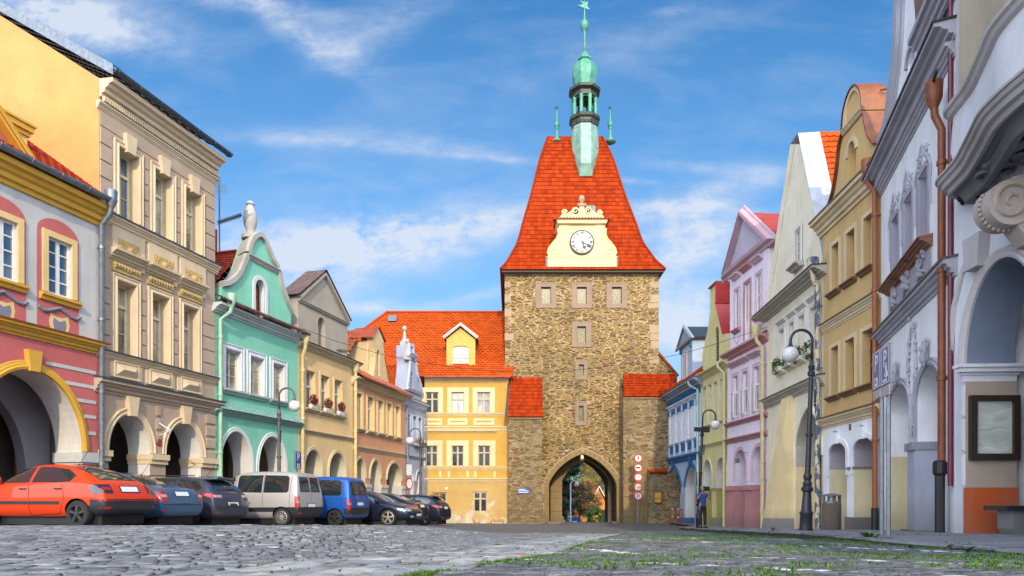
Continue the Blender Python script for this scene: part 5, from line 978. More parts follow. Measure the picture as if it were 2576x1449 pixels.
for a, c in ((arcs[0][1], arcs[1][0]), (arcs[1][1], h.L)): q.box(a-.02, c+.02, -.72, .05, iz-.06, iz+.06); q.box(a-.02, c+.02, -.72, .03, zfl, zfl+.75)
q.build('impost', plaster((.34, .30, .20), .4, 'base_brown'))
ug = lambda x, y: h.P('r5', x, y, -.03); gl = [(ug(-20, 0)[0]+.1, zc0+.3), ug(0, 985), ug(35, 935), ug(30, 742), ug(95, 682), ug(96, 690), (ug(105, 870)), ug(150, 1115), ug(190, 1112), (ug(192, 0)[0], zc0+.3)]
gl = [(h.U('r4', 400), zc0+.3), h.P('r4', 398, 300, -.03), h.P('r4', 432, 150, -.03), ug(28, 930), ug(30, 742), ug(95, 682), ug(93, 870), ug(150, 1118), ug(192, 1115), (ug(192, 0)[0], zc0+.3)]
la, lb = h.P('r4', 474, 0)[0], h.P('r4', 500, 0)[0]; lo = arch(la, lb, h.P('r4', 487, 350)[1], h.P('r4', 487, 175)[1], h.P('r4', 487, 128)[1], n=6)
b = h.mb(); b.sheet(gl, [lo], -.03); b.loopwall(gl, -.03, -.5); b.loopwall(lo, -.03, -.25); b.sheet(gl, [], -.5); b.build('gable', mo)
b = h.mb(); [b.box(la, lb, -.22, -.1, z, z+.03) for z in np.arange(lo[0][1], lo[6][1]+.2, .12)]; b.build('louvre', M_['lampgrey']); b = h.mb(); b.sheet(lo, [], -.24); b.build('louvre_back', M_['black'])
b = h.mb(); p5, p6, p7 = ug(95, 682), ug(93, 870), ug(150, 1118); p4 = ug(30, 742)
for (a, c) in ((p4, p5), (p5, p6), (p6, p7)): b.obox(((a[0]+c[0])/2, -.45, (a[1]+c[1])/2), ((c[0]-a[0])/2, 0, (c[1]-a[1])/2), (0, .55, 0), (.03 if abs(c[0]-a[0]) < .2 else 0, 0, .03))
b.build('gable_flashing', plain('red_flash', (.42, .03, .03), .45, nz=.2, sc_=2))
side_walls(h, zc0+.3, 8, mo); roof_perp(h, 0, h.L, zc0+.2, (p5[0]+p4[0])/2+.2, p5[1]-.5, -.5, -8, M_['tile_dark'], n=16)
pipe(h, h.L-.12, zc0-.1, zfl, plain('cream_pipe', (.55, .50, .26), .5), .075, .14, elbow=(-.1, .3), hopper=False)
# pink house
h = House('pink_house', 'pale pink house with triangular pediment, shutters and three open casement windows', (10.46, 33.1), (10.8, 28.9), -1.30)
mpk = plaster((.78, .70, .80), .2, 'lilac_pink'); mpt = plaster((.46, .24, .24), .3, 'rose_trim'); mpb = plaster((.52, .25, .25), .35, 'rose_base'); mpp = plaster((.60, .44, .50), .2, 'pale_rose')
sp = lambda x, y: h.P('r4', x, y); s5 = lambda x, y: h.P('r5', x, y); zfl = -1.6
zc0 = (sp(555, 360)[1]+sp(785, 232)[1])/2; l2 = (sp(560, 765)[1]+sp(798, 697)[1])/2; l1 = (sp(560, 870)[1]+sp(798, 812)[1])/2
A3 = [(240, 275), (321, 365), (418, 459)]; zt3 = (s5(240, 775)[1]+s5(418, 630)[1])/2; zb3 = (s5(240, 1092)[1]+s5(418, 968)[1])/2; zb3m = s5(321, 1172)[1]
cols = [(598, 627), (659, 690), (730, 763)]; zt = (sp(598, 458)[1]+sp(659, 420)[1]+sp(730, 385)[1])/3; zb = (sp(598, 722)[1]+sp(659, 700)[1]+sp(730, 678)[1])/3
arcs = [(h.U('r4', 608), h.U('r4', 678)), (h.U('r4', 723), h.U('r4', 800)-.02)]; zcr = (sp(640, 915)[1]+sp(760, 895)[1])/2; zs = (sp(608, 1010)[1]+sp(723, 1000)[1])/2
zpb = (s5(195, 622)[1]+s5(510, 320)[1])/2; ap = s5(318, 118); el = s5(162, 597); er = s5(505, 288)
wall(h, rect(0, h.L, zfl, zc0+.2), [arch(a, c, zfl, zs, zcr) for a, c in arcs]+[rect(h.U('r4', a), h.U('r4', c), zb, zt) for a, c in cols], mpk, .14, [.7, .7])
u0, u1 = s5(195, 0)[0], s5(512, 0)[0]
wall(h, rect(u0, u1, zc0+.2, zpb), [rect(h.U('r5', a), h.U('r5', c), zb3m if i == 1 else zb3, zt3) for i, (a, c) in enumerate(A3)], mpk, .12, name='upper_wall')
b = h.mb(); 
for u in (u0, u1): b.add([(u, 0, zc0), (u, -5, zc0), (u, -5, zpb), (u, 0, zpb)], [(0, 1, 2, 3)])
b.build('side_wall', mpk, fix=False)
el = (u0-.25, zpb); er = (u1+.2, zpb); b = h.mb(); b.prism([el, er, ap], 0, -5); b.build('pediment', plaster((.46, .42, .50), .25, 'tympanum'))
b = h.mb(); b.trim([er, ap, el], [(0, 0), (.02, .3), (-.12, .25), (-.2, .1), (-.3, .06), (-.32, 0)], True); b.build('pediment_moulding', plaster((.50, .34, .38), .3, 'rose_pale'))
b = h.mb(); b.add([(er[0]+.1, .3, er[1]), (er[0]+.1, -5.2, er[1]), (ap[0], -5.2, ap[1]+.08), (ap[0], .3, ap[1]+.08), (el[0]-.1, .3, el[1]), (el[0]-.1, -5.2, el[1])], [(0, 1, 2, 3), (4, 5, 2, 3)]); b.build('pediment_roof', plain('red_sheet', (.34, .05, .04), .5, nz=.25, sc_=2))
for i, (a, c) in enumerate(A3):
    ua, ub = h.U('r5', a), h.U('r5', c); zb_ = zb3m if i == 1 else zb3
    if i == 1:
        b = h.mb(); [b.obox(((ua*3+ub)/4 if s_ else (ua+ub*3)/4, -.07, z), ((ub-ua)/4-.06, 0, 0), (0, .03, .02), (0, -.004, .008)) for z in np.arange(zb_+(zt3-zb_)*.35, zt3-.05, .11) for s_ in (0, 1)]
        b.box(ua, ub, -.09, -.05, zb_, zb_+(zt3-zb_)*.33); b.box(ua, ua+.05, -.1, -.03, zb_, zt3); b.box(ub-.05, ub, -.1, -.03, zb_, zt3); b.box((ua+ub)/2-.05, (ua+ub)/2+.05, -.1, -.03, zb_, zt3); o = b.build('shutter', M_['whitewood']); b = h.mb(); b.sheet(rect(ua, ub, zb_, zt3), [], -.11); b.build('shutter_back', M_['black'], o)
        b = h.mb(); b.trim([(ua, zb_), (ua, zt3), (ub, zt3), (ub, zb_)], tprof(.14, .05)); b.extr(corn(zt3+.55, .2, .26), ua-.2, ub+.2); b.build('surround', mpt, o)
    else: window(h, ua, ub, zb_, zt3, M_['whitewood'], M_['glassdark'], rec=.08, cols=2, rows=(.25, .5, .75), sur=(.14, .05), sm=mpp, sill=(.22, .14, .15), sillm=mpt, head=(.28, .22, .38, .06))
    if i != 1: b = h.mb(); b.trim([((ua+ub)/2-.3, zb_-.5), ((ua+ub)/2-.3, zb_-.25), ((ua+ub)/2+.3, zb_-.25), ((ua+ub)/2+.3, zb_-.5), ((ua+ub)/2, zb_-.68)], [(0, 0), (0, .02), (.04, .02), (.04, 0)], True); b.build('panel', mpp)
for i, (a, c) in enumerate(cols):
    ua, ub = h.U('r4', a), h.U('r4', c); zm = zb+(zt-zb)*.62; b = h.mb(); b.prism(rect(ua, ub, zb, zt), -.12, -.06, [rect(ua+.05, ub-.05, zb+.05, zm-.03), rect(ua+.05, ub-.05, zm+.05, zt-.05)]); o = b.build('window', M_['whitewood'])
    b = h.mb(); b.sheet(rect(ua, ub, zb, zt), [], -.115); b.build('pane', M_['glasscurt'], o)
    for s_, u_, sg in ((0, ua, -1), (1, ub, 1)):
        an = R(70 if s_ else 62); w_ = (ub-ua)/2*.95; dx, dw = sg*-cos(an)*w_, sin(an)*w_; b = h.mb(); p = Vector((u_, -.03, 0)); e = p+Vector((dx, dw, 0))
        for z0, z1 in ((zb+.05, zb+.11), (zm-.09, zm-.03)): b.obox((p+e)/2+Vector((0, 0, (z0+z1)/2)), (e-p)/2, (e-p).normalized().cross(Vector((0, 0, 1)))*.018, (0, 0, (z1-z0)/2))
        for k in (.04, .96): c_ = p+(e-p)*k; b.obox(c_+Vector((0, 0, (zb+zm)/2)), (e-p).normalized()*.028, (e-p).normalized().cross(Vector((0, 0, 1)))*.018, (0, 0, (zm-zb)/2-.04))
        c_ = b.build('casement', M_['whitewood'], o)
    b = h.mb(); b.trim([(ua, zb), (ua, zt), (ub, zt), (ub, zb)], tprof(.16, .05)); b.extr(corn(zt+.42, .2, .24), ua-.25, ub+.2); b.build('surround', mpp, o)
q = h.mb(); [q.extr(corn(zt+.44, .2, .26), h.U('r4', a)-.26, h.U('r4', c)+.21) for a, c in cols]; q.build('window_hood', mpt)
band(h, 0, h.L, zc0, .35, .35, mpt, name='eaves_cornice'); band(h, 0, h.L, l2-.08, .2, .2, mpt); band(h, 0, h.L, l1-.1, .25, .2, mpt)
for a, c in arcs: q = h.mb(); q.trim(arch(a, c, zs-.8, zs, zcr), [(0, 0), (0, .03), (.05, .05), (.08, .03), (.15, .05), (.18, 0)]); q.build('arch_moulding', mpp)
arcade(h, .02, h.L-.02, zfl, zcr+.25, plaster((.50, .45, .45), .5, 'vault_rose', stain=(.5, .42, .3)), 1.0, .7)
iz = (sp(600, 1160)[1]+sp(760, 1150)[1])/2; q = h.mb(); q.sheet(rect(.02, h.L, zfl, iz), [], -.98); q.build('dado', plaster((.62, .38, .34), .4, 'rose_dado')); jambs(h, arcs, zfl, iz, .7, MC['rose_dado'])
q = h.mb()
for a, c in ((0, arcs[0][0]), (arcs[0][1], arcs[1][0])): q.box(a-.05, c+.05, -.74, .12, iz-.12, iz+.1); q.box(a-.02, c+.02, -.72, .05, zfl, iz-.12); q.box(a-.04, c+.04, -.76, .09, zfl, sp(600, 1305)[1])
q.box(.02, h.L, -.97, -.93, iz-.1, iz+.08); q.box(.02, h.L, -.97, -.92, zfl, sp(600, 1305)[1]); q.build('impost', mpb)
side_walls(h, zc0+.2, 8, mpk, zr=zc0+3.6); roof_par(h, zc0+.35, 8, zc0+3.6, M_['tile_orange'], ov=.2)
pipe(h, h.L-.02, zc0-.1, zfl, plain('cream_pipe2', (.66, .52, .28), .5), .085, .2, elbow=(-.05, .25))
q = h.mb(); q.tube([(h.U('r4', 690), 0, sp(690, 930)[1]), (h.U('r4', 690), .5, sp(690, 935)[1]), ], .015, 5); q.box(h.U('r4', 690)-.02, h.U('r4', 690)+.02, .4, .6, sp(690, 1000)[1], sp(690, 970)[1]); q.tube([(h.U('r4', 690), .5, sp(690, 935)[1]), (h.U('r4', 690), .5, sp(690, 1000)[1])], .012, 5); q.build('bracket', M_['zinc'])
# cream house with buttress
h = House('ivory_house', 'ivory house with tall pointed gable, white metal coping and a sloping buttress', (10.8, 28.9), (10.49, 23.0), -1.15)
mi = plaster((.82, .76, .58), .3, 'ivory', stain=(.3, .28, .22)); mib = plaster((.78, .62, .34), .3, 'buttress_yellow'); mit = plaster((.42, .40, .34), .4, 'ivory_trim'); s5 = lambda x, y, w=0: h.P('r5', x, y, w); s6 = lambda x, y, w=0: h.P('r6', x, y, w); zfl = -1.5
zc0 = (s5(500, 1035)[1]+s5(930, 650)[1])/2; zc1 = (s5(490, 970)[1]+s5(930, 598)[1])/2
cols = [(612, 652), (697, 735), (776, 822), (870, 923)]; zt = (s5(612, 1112)[1]+s5(697, 1048)[1]+s5(776, 978)[1]+s5(870, 905)[1])/4; zb = s5(697, 1385)[1]
l1 = (s6(385, 440)[1]+s6(770, 265)[1])/2
A2 = (h.U('r6', 590), h.U('r6', 790)-.05); A1 = (h.U('r6', 422), h.U('r6', 500)); zcr = s6(668, 478)[1]; zs = s6(590, 770)[1]
wall(h, rect(0, h.L, zfl, zc1), [parch(A1[0], A1[1], zfl, zs-.3, zcr-.2), parch(A2[0], A2[1], zfl, zs, zcr)]+[rect(h.U('r5', a), h.U('r5', c), zb, zt) for a, c in cols], mi, .3, [.7, .7], rm=(plaster((.50, .46, .38), .4, 'vault_ivory'), mi))
for a, c in cols: window(h, h.U('r5', a), h.U('r5', c), zb, zt, M_['whitewood'], M_['glassblue'], rec=.26, cols=2, rows=(.35, .7), sur=(.12, .05), sm=M_['whitewood'] if 0 else plaster((.62, .62, .60), .2, 'ivory_white'), head=(.14, .14, .12, .05))
for a, c in (A1, A2): q = h.mb(); q.trim(parch(a, c, zs-.5, zs-(.3 if a == A1[0] else 0), zcr-(.2 if a == A1[0] else 0)), [(0, 0), (0, .03), (.06, .05), (.09, .03), (.15, .05), (.17, 0)]); q.build('arch_moulding', mi)
band(h, -.05, h.L, zc0, zc1-zc0, .5, mit, name='eaves_cornice', cap=M_['zincdark']); band(h, 0, h.L, l1-.2, .36, .26, mit, cap=M_['lampgrey']); q = h.mb(); [q.extr(corn(zb-.2, .16, .28), h.U('r5', a)-.2, h.U('r5', c)+.2) for a, c in cols]; q.build('sill', mi)
arcade(h, .02, h.L-.02, zfl, zcr+.2, plaster((.50, .46, .38), .4, 'vault_ivory'), 1.3, .7); ivory_h = h; ivory_sills = [((h.U('r5', a)+h.U('r5', c))/2, zb) for a, c in cols]
q = h.mb(); iz = s6(700, 920)[1]; q.sheet(rect(A1[1], h.L, zfl, iz), [], -1.27); q.sheet(rect(.02, h.L, zfl, -1.2+.5), [], -1.25); q.build('dado', mib); jambs(h, [A2], zfl, iz, .7, mib)
# buttress: near face at u=ub1, slopes out to the street
ub0, ub1 = h.U('r6', 530)-.15, h.U('r6', 575); zt_ = s6(560, 375)[1]; zb_ = -1.5
wo = 0
pxl, _ = D('r6', 375, 1400); 
for k in range(60):
    wo = k*.05; P = h.A+h.u*ub1+h.n*wo
    if CX+P.x/P.y*F < pxl: break
b = h.mb(); b.add([(ub0, .0, zt_), (ub1, .0, zt_), (ub1, .22, zt_-.1), (ub0, .22, zt_-.1), (ub0, 0, zb_), (ub1, 0, zb_), (ub1, wo, zb_), (ub0, wo, zb_)], [(0, 1, 2, 3), (3, 2, 6, 7), (1, 5, 6, 2), (0, 3, 7, 4)]); b.build('buttress', mib)
b = h.mb(); e = .02; hz_ = -1.15+.42; kk = (zt_-hz_)/(zt_-zb_); wo2 = .22+(wo-.22)*kk; b.add([(ub0-e, 0, hz_), (ub1+e, 0, hz_), (ub1+e, wo2+e, hz_), (ub0-e, wo2+e, hz_), (ub1+e, 0, zb_), (ub1+e, wo+e, zb_), (ub0-e, wo+e, zb_)], [(1, 4, 5, 2), (3, 2, 5, 6), (0, 1, 2, 3)]); b.build('plinth', plaster((.36, .33, .33), .4, 'grey_plinth'))
gl = [(h.U('r5', 497), zc1-.05), s5(508, 880, -.05), s5(560, 560, -.05), h.P('d', 1995, 363, -.05), h.P('d', 2012, 363, -.05), h.P('d', 2066, 612, -.05), (h.U('r5', 955), zc1-.05)]
wu0, wu1 = s5(742, 0)[0], s5(790, 0)[0]; wz1, wz0 = s5(742, 265)[1], s5(742, 555)[1]; b = h.mb(); b.sheet(gl, [rect(wu0, wu1, wz0, wz1)], -.05); b.loopwall(gl, -.05, -.5); b.sheet(gl, [], -.5); b.build('gable', mi)
window(h, wu0, wu1, wz0, wz1, M_['whitewood'], M_['glassdark'], rec=.1, cols=2, rows=(.33, .66), sur=(.08, .03, 1), sill=(.3, .16, .18), sillm=mit)
b = h.mb(); g5, g6 = gl[3], gl[5]; wht = plain('white_coping', (.40, .44, .50), .4, .1, nz=.35, sc_=3)
b.trim([gl[1], gl[2], gl[3]], [(0, -.55), (.06, -.55), (.06, .03), (-.25, .03), (-.25, -.04)]); b.build('gable_moulding', mi)
b = h.mb(); b.add([(g5[0]-.1, .02, g5[1]+.06), (gl[4][0], .02, g5[1]+.06), (gl[4][0]+.05, -.75, g5[1]+.06), (g5[0]-.1, -.75, g5[1]+.06), (g6[0]+.1, .02, g6[1]), (g6[0]+.12, -.75, g6[1]), (h.L, .02, zc1+.3), (h.L, -.75, zc1+.3)], [(0, 1, 2, 3), (1, 4, 5, 2), (4, 6, 7, 5)]); b.build('gable_coping', wht)
side_walls(h, zc1, 9, mi); rz = g5[1]-1.2; slope_roof(h, [(h.L-.02, -.72, zc1+.3), (h.L-.02, -9, zc1+.3), (gl[4][0]-.05, -9, g5[1]+.1), (gl[4][0]-.05, -.72, g5[1]+.1)], 22, .26, M_['tile_orange'], 'roof', None, .05)
b = h.mb(); b.add([(0, -1.0, zc1), (0, -9, zc1), (gl[3][0], -9, g5[1]-.1), (gl[3][0], -1.0, g5[1]-.1)], [(0, 1, 2, 3)]); b.build('far_roof', M_['tile_orange'])
pp = plain('peeling_pipe', (.06, .10, .16), .5); 
def peelp(q):
    a = q.noise(q.map(q.oc, sc=(1, 1, .5)), 5, 4, .6); m = q.ramp(a, [(.5, 0), (.53, 1)]); setc(q, q.mix(m, (.07, .11, .17), (.62, .52, .34))); q.b.inputs['Roughness'].default_value = .5; bump(q, m, .4, .01)
pipe(h, h.L-.05, zc0-.2, zfl, mat('peeled_paint', peelp), .085, .18, elbow=(.0, .15))
# ochre house
h = House('ochre_house', 'ochre house with curved gable, rust red coping and white double arches below', (10.49, 23.0), (10.33, 19.1), -1.0)
mo2 = plaster((.60, .41, .18), .35, 'ochre', stain=(.28, .2, .1)); mot2 = plaster((.66, .54, .34), .3, 'ochre_trim'); mwh = plaster((.80, .82, .84), .2, 'cool_white'); s7 = lambda x, y, w=0: h.P('r7', x, y, w); s6 = lambda x, y, w=0: h.P('r6', x, y, w); zfl = -1.2
zc0 = (s7(130, 915)[1]+s7(380, 690)[1])/2; zc1 = (s7(100, 862)[1]+s7(355, 610)[1])/2; l2 = (s7(112, 1440)[1]+s7(400, 1290)[1])/2; l1 = (s6(785, 615)[1]+s6(1210, 510)[1])/2
c3 = [(173, 212), (252, 299), (346, 393)]; zt3 = (s7(173, 990)[1]+s7(252, 900)[1]+s7(346, 832)[1])/3; zb3 = (s7(173, 1240)[1]+s7(252, 1168)[1]+s7(346, 1095)[1])/3
c2 = [(863, 921), (975, 1045), (1105, 1192)]; zt2 = s6(863, 15)[1]; zb2 = (s6(863, 388)[1]+s6(975, 342)[1]+s6(1105, 295)[1])/3
arcs = [(h.U('r6', 849), h.U('r6', 985)), (h.U('r6', 1040), h.U('r6', 1203))]; zcr = (s6(912, 742)[1]+s6(1130, 708)[1])/2; zs = s6(849, 840)[1]
wall(h, rect(0, h.L, zfl, l1), [arch(a, c, zfl, zs, zcr) for a, c in arcs], mwh, .3, [.75, .75], rm=(plaster((.42, .38, .42), .4, 'vault_lilac'), mwh), name='ground_floor_wall')
wall(h, rect(0, h.L, l1, zc1), [rect(h.U('r7', a), h.U('r7', c), zb3, zt3) for a, c in c3]+[rect(h.U('r6', a), h.U('r6', c), zb2, zt2) for a, c in c2], mo2, .32)
brn = plain('brownframe', (.10, .03, .015), .4)
for cl, tg, z0, z1 in ((c3, 'r7', zb3, zt3), (c2, 'r6', zb2, zt2)):
    for a, c in cl: window(h, h.U(tg, a), h.U(tg, c), z0, z1, brn, M_['glassdark'], rec=.28, cols=2, rows=(.35,), trans=.65, sur=(.13, .025, 1), sm=mot2, sill=(.18, .13, .16), sillm=plain('sillbrown', (.16, .09, .05), .6))
band(h, 0, h.L, zc0, zc1-zc0, .38, mot2, name='eaves_cornice', cap=M_['lampgrey']); band(h, 0, h.L, l2-.1, .3, .16, mot2, cap=M_['sillbrown']); band(h, 0, h.L, l1-.12, .34, .22, mot2, cap=M_['sillbrown'])
for a, c in arcs: q = h.mb(); q.trim(arch(a, c, zs-.7, zs, zcr), [(0, -.02), (0, .05), (.14, .05), (.14, 0)]); m_ = (a+c)/2; q.prism([(m_-.08, zcr-.04), (m_+.08, zcr-.04), (m_+.12, zcr+.32), (m_-.12, zcr+.32)], 0, .12); q.extr(corn(zcr+.32, .06, .14), m_-.14, m_+.14); q.build('arch_moulding', mwh)
arcade(h, .02, h.L-.02, zfl, zcr+.2, plaster((.42, .38, .42), .4, 'vault_lilac'), 1.6, .75); iz = s6(920, 948)[1]; q = h.mb(); q.sheet(rect(.02, h.L, zfl, iz), [], -1.57); q.build('dado', plaster((.66, .54, .14), .3, 'sulphur')); jambs(h, arcs, zfl, iz, .75, plaster((.74, .64, .40), .3, 'straw_jamb'))
q = h.mb()
for a, c in ((arcs[0][1], arcs[1][0]),): q.box(a-.02, c+.02, -.77, .05, iz-.06, iz+.02); q.box(a-.03, c+.03, -.8, .06, zfl, -.98+.42)
q.box(.02, h.L, -1.56, -1.5, zfl, -.98+.3); q.build('plinth', plaster((.22, .20, .20), .6, 'dark_plinth'))
q = h.mb(); q.box(h.U('r6', 1005), h.U('r6', 1018), 0, .02, s6(1010, 648)[1], s6(1010, 602)[1]); q.build('number_plate', M_['lampgrey'])
ug = lambda x, y: h.P('r7', x, y, -.05); Lg = blend_curve([ug(150, 795), ug(185, 690), ug(208, 560), ug(222, 430), ug(238, 368)], 4); Tg = blend_curve([ug(240, 350), ug(250, 240), ug(275, 150), ug(305, 105), ug(330, 115), ug(345, 160), ug(350, 240)], 4); Rg = blend_curve([ug(356, 250), ug(366, 320), ug(385, 385), ug(415, 425)], 4)
gl = [(ug(150, 0)[0], zc1-.05)]+Lg+Tg+Rg+[(ug(418, 0)[0], zc1-.05)]; nu0, nu1 = ug(262, 0)[0], ug(305, 0)[0]; nic = arch(nu0, nu1, ug(262, 695)[1], ug(285, 470)[1], ug(285, 405)[1], n=8)
b = h.mb(); b.sheet(gl, [nic], -.05); b.loopwall(gl, -.05, -.7); b.loopwall(nic, -.05, -.3); b.sheet(nic, [], -.3); b.sheet(gl, [], -.7); b.build('gable', mo2); b = h.mb(); b.trim(nic[1:-1], [(0, -.05), (0, .0), (.12, .0), (.12, -.05)]); b.extr(corn((ug(240, 350)[1]+ug(350, 245)[1])/2-.08, .14, .1), ug(240, 0)[0], ug(350, 0)[0]); b.trim(Tg[::-1], [(0, -.05), (0, .02), (.12, .02), (.12, -.05)]); b.build('gable_moulding', mot2)
rc = plain('rust_coping', (.24, .07, .02), .5, nz=.35, sc_=3); b = h.mb()
for pth in (Lg, Tg, Rg): b.trim(pth, [(0, -.73), (.05, -.73), (.05, .06), (0, .06)])
b.build('gable_coping', rc); side_walls(h, zc1, 9, mo2); roof_perp(h, 0, h.L, zc1, h.L/2, ug(330, 160)[1], -.7, -9, M_['tile_dark'], n=14, tw=.3)
b = h.mb(); b.tube([(ug(350, 0)[0], -.5, ug(350, 130)[1]), (ug(380, 0)[0], -1, ug(380, 105)[1]), (h.L+1, -1.5, ug(420, 110)[1])], .02, 5); b.build('cable', M_['black'])
pipe(h, h.L-.02, zc0-.1, zfl+.9, M_['rustpipe'], .075, .16, elbow=(-.12, .15)); q = h.mb(); q.tube([(h.L-.02, .16, zfl+.95), (h.L-.02, .16, zfl)], .10, 10); q.build('downpipe_shoe', M_['black'])
# white stucco house
h = House('stucco_house', 'white house with baroque stucco ornaments, grey mouldings and two tall arches', (10.33, 19.1), (8.49, 13.1), -.75)
mws = plaster((.84, .84, .86), .3, 'stucco_white', stain=(.42, .30, .24)); mwt = plaster((.38, .38, .43), .35, 'stucco_grey'); mwo = plaster((.46, .46, .52), .4, 'stucco_relief'); mwr = plaster((.36, .35, .44), .4, 'reveal_lilac', stain=(.4, .22, .15)); s7 = lambda x, y, w=0: h.P('r7', x, y, w); s8 = lambda x, y, w=0: h.P('r8', x, y, w); s9 = lambda x, y, w=0: h.P('r9', x, y, w); zfl = -.95
zc0 = (s7(425, 740)[1]+s7(690, 235)[1])/2; zc1 = (s7(400, 665)[1]+s7(690, 85)[1])/2; l2 = (s7(478, 1235)[1]+s7(705, 965)[1])/2; l1 = (s7(475, 1449)[1]+s7(745, 1185)[1])/2
cols = [(503, 538), (569, 612), (649, 697)]; zt = (s7(503, 855)[1]+s7(569, 735)[1]+s7(649, 600)[1])/3; zb = (s7(503, 1180)[1]+s7(569, 1085)[1]+s7(649, 965)[1])/3
arcs = [(h.U('r8', 203), h.U('r8', 328)), (h.U('r8', 366), h.U('r8', 510))]; zcr = (s8(262, 460)[1]+s8(435, 325)[1])/2; zs = (s8(203, 640)[1]+s8(366, 560)[1])/2
wall(h, rect(0, h.L, zfl, zc1), [arch(a, c, zfl, zs, zcr) for a, c in arcs]+[rect(h.U('r7', a), h.U('r7', c), zb, zt) for a, c in cols], mws, .5, [.9, .9])
for a, c in cols:
    u0, u1 = h.U('r7', a), h.U('r7', c); o = window(h, u0, u1, zb, zt, brn, M_['glassdark'], rec=.47, cols=2, rows=(), sur=(.14, .03, 1), sm=mwt)
    q = h.mb(); q.add([(u0+.005, .0, zb), (u0+.005, -.46, zb), (u0+.005, -.46, zt), (u0+.005, .0, zt)], [(0, 1, 2, 3)]); q.build('reveal', mwr, o, fix=False)
    q = h.mb(); m_ = (u0+u1)/2; rd = random.Random(a)
    for sg in (-1, 1):
        volute(q, m_+sg*.20, zt+.34, .12, .035, 1.3, .022, sg, 0); volute(q, m_+sg*.42, zt+.12, .09, .035, 1.2, .018, -sg, 0); q.tube([(m_+sg*.62, .02, zt-.95), (m_+sg*.57, .03, zt-.5), (m_+sg*.63, .03, zt-.1), (m_+sg*.50, .04, zt+.10), (m_+sg*.30, .04, zt+.26), (m_+sg*.10, .05, zt+.50), (m_, .05, zt+.62)], [.012, .02, .03, .028, .028, .025, .02], 6)
        for k in range(9): q.ball((m_+sg*rd.uniform(.02, .5), .03, zt+rd.uniform(.12, .5)), rd.uniform(.015, .035), 7, 5)
    q.build('stucco_ornament', mwo, o)
    q = h.mb(); q.box(u0-.3, u1+.3, 0, .03, l1+.35, l2-.1); [q.ball((m_+rd.uniform(-.25, .25), .05, l1+.5+rd.uniform(0, .5)), rd.uniform(.05, .09), 8, 5) for _ in range(9)]; volute(q, m_, l1+.8, .2, .06, 1.3, .035); q.tube([(m_-.28, .05, l1+.45), (m_, .09, l1+.6), (m_+.3, .05, l1+.5)], .035, 6); q.build('relief_panel', mwt)
    b = h.mb(); b.extr(corn(l2-.12, .2, .26), u0-.35, u1+.35); b.extr([(0, l2+.08), (.3, l2+.06), (.3, l2+.09), (0, l2+.14)], u0-.36, u1+.36); b.build('sill', plain('sill_rust', (.24, .10, .05), .5), o)
band(h, 0, h.L, zc0, .3, .2, mwt, name='architrave'); band(h, 0, h.L, zc0+.3, zc1-zc0-.3, .42, mwt, name='eaves_cornice', cap=M_['black']); band(h, 0, h.L, l1-.2, .36, .24, mwt, cap=M_['lampgrey'])
for a, c in arcs:
    q = h.mb(); q.trim(arch(a, c, zs-.9, zs, zcr), [(0, 0), (0, .04), (.06, .06), (.09, .03), (.15, .05), (.18, 0)]); m_ = (a+c)/2; q.ball((m_, .1, zcr+.18), .1, 8, 6, 1.6); q.ball((m_, .12, zcr+.38), .08, 8, 6, 1.3)
    for sg in (-1, 1): volute(q, m_+sg*.08, zcr+.5, .09, .08, 1, .03, sg); q.tube([(m_+sg*.02, .1, zcr), (m_+sg*.12, .12, zcr+.3), (m_+sg*.06, .1, zcr+.55)], .03, 6)
    q.build('arch_moulding', mwt)
um = (arcs[0][1]+arcs[1][0])/2-.05; q = h.mb(); rd = random.Random(3); zz0, zz1 = s8(330, 740)[1], s8(305, 140)[1]   # cartouche
pth = [(um, zz0), (um-.1, zz0+.5), (um-.16, zz0+.9), (um-.34, zz0+1.3), (um-.36, zz1-.9), (um-.24, zz1-.4), (um-.1, zz1-.1), (um, zz1)]
for sg in (1, -1): q.tube([(um+sg*(x-um), .04, z) for i, (x, z) in enumerate(pth)], [.02, .025, .03, .035, .035, .03, .025, .02], 7)
for k in range(120): z = rd.uniform(zz0+.1, zz1-.1); e = interp([(zz0, .06), (zz0+.9, .2), (zz0+1.3, .42), (zz1-.5, .34), (zz1, .1)], z); sg = rd.choice((-1, 1)); q.ball((um+sg*e*rd.uniform(.6, 1.15), .03, z), rd.uniform(.015, .04), 6, 4)
for k in range(8): volute(q, um+(-1)**k*interp([(0, .16), (3, .34), (7, .2)], k), zz0+.7+.3*k, .09, .05, 1.2, .022, (-1)**k)
q.build('cartouche', mwo)
arcade(h, .02, h.L-.02, zfl, zcr+.25, plaster((.38, .36, .42), .5, 'vault_stucco', stain=(.45, .3, .15)), 1.5, .9)
iz = s8(435, 775)[1]; q = h.mb(); q.sheet(rect(.02, arcs[0][1]+.3, zfl, s8(260, 845)[1]), [], -1.47); q.sheet(rect(.02, arcs[0][1]+.3, zfl, s8(260, 985)[1]), [], -1.43); q.build('dado', plaster((.70, .60, .36), .4, 'straw')); jambs(h, arcs[:1], zfl, s8(260, 845)[1], .9, MC['straw'])
q = h.mb(); a, c = arcs[0][1], arcs[1][0]; q.box(a-.04, c+.02, -.92, .06, zfl, iz-.05); q.build('pier', plaster((.40, .42, .50), .4, 'pier_grey')); q = h.mb(); q.box(a-.08, c+.05, -.96, .12, iz-.1, iz+.08); q.build('impost', plaster((.30, .30, .34), .8, 'impost_stained', stain=(.03, .03, .03)))
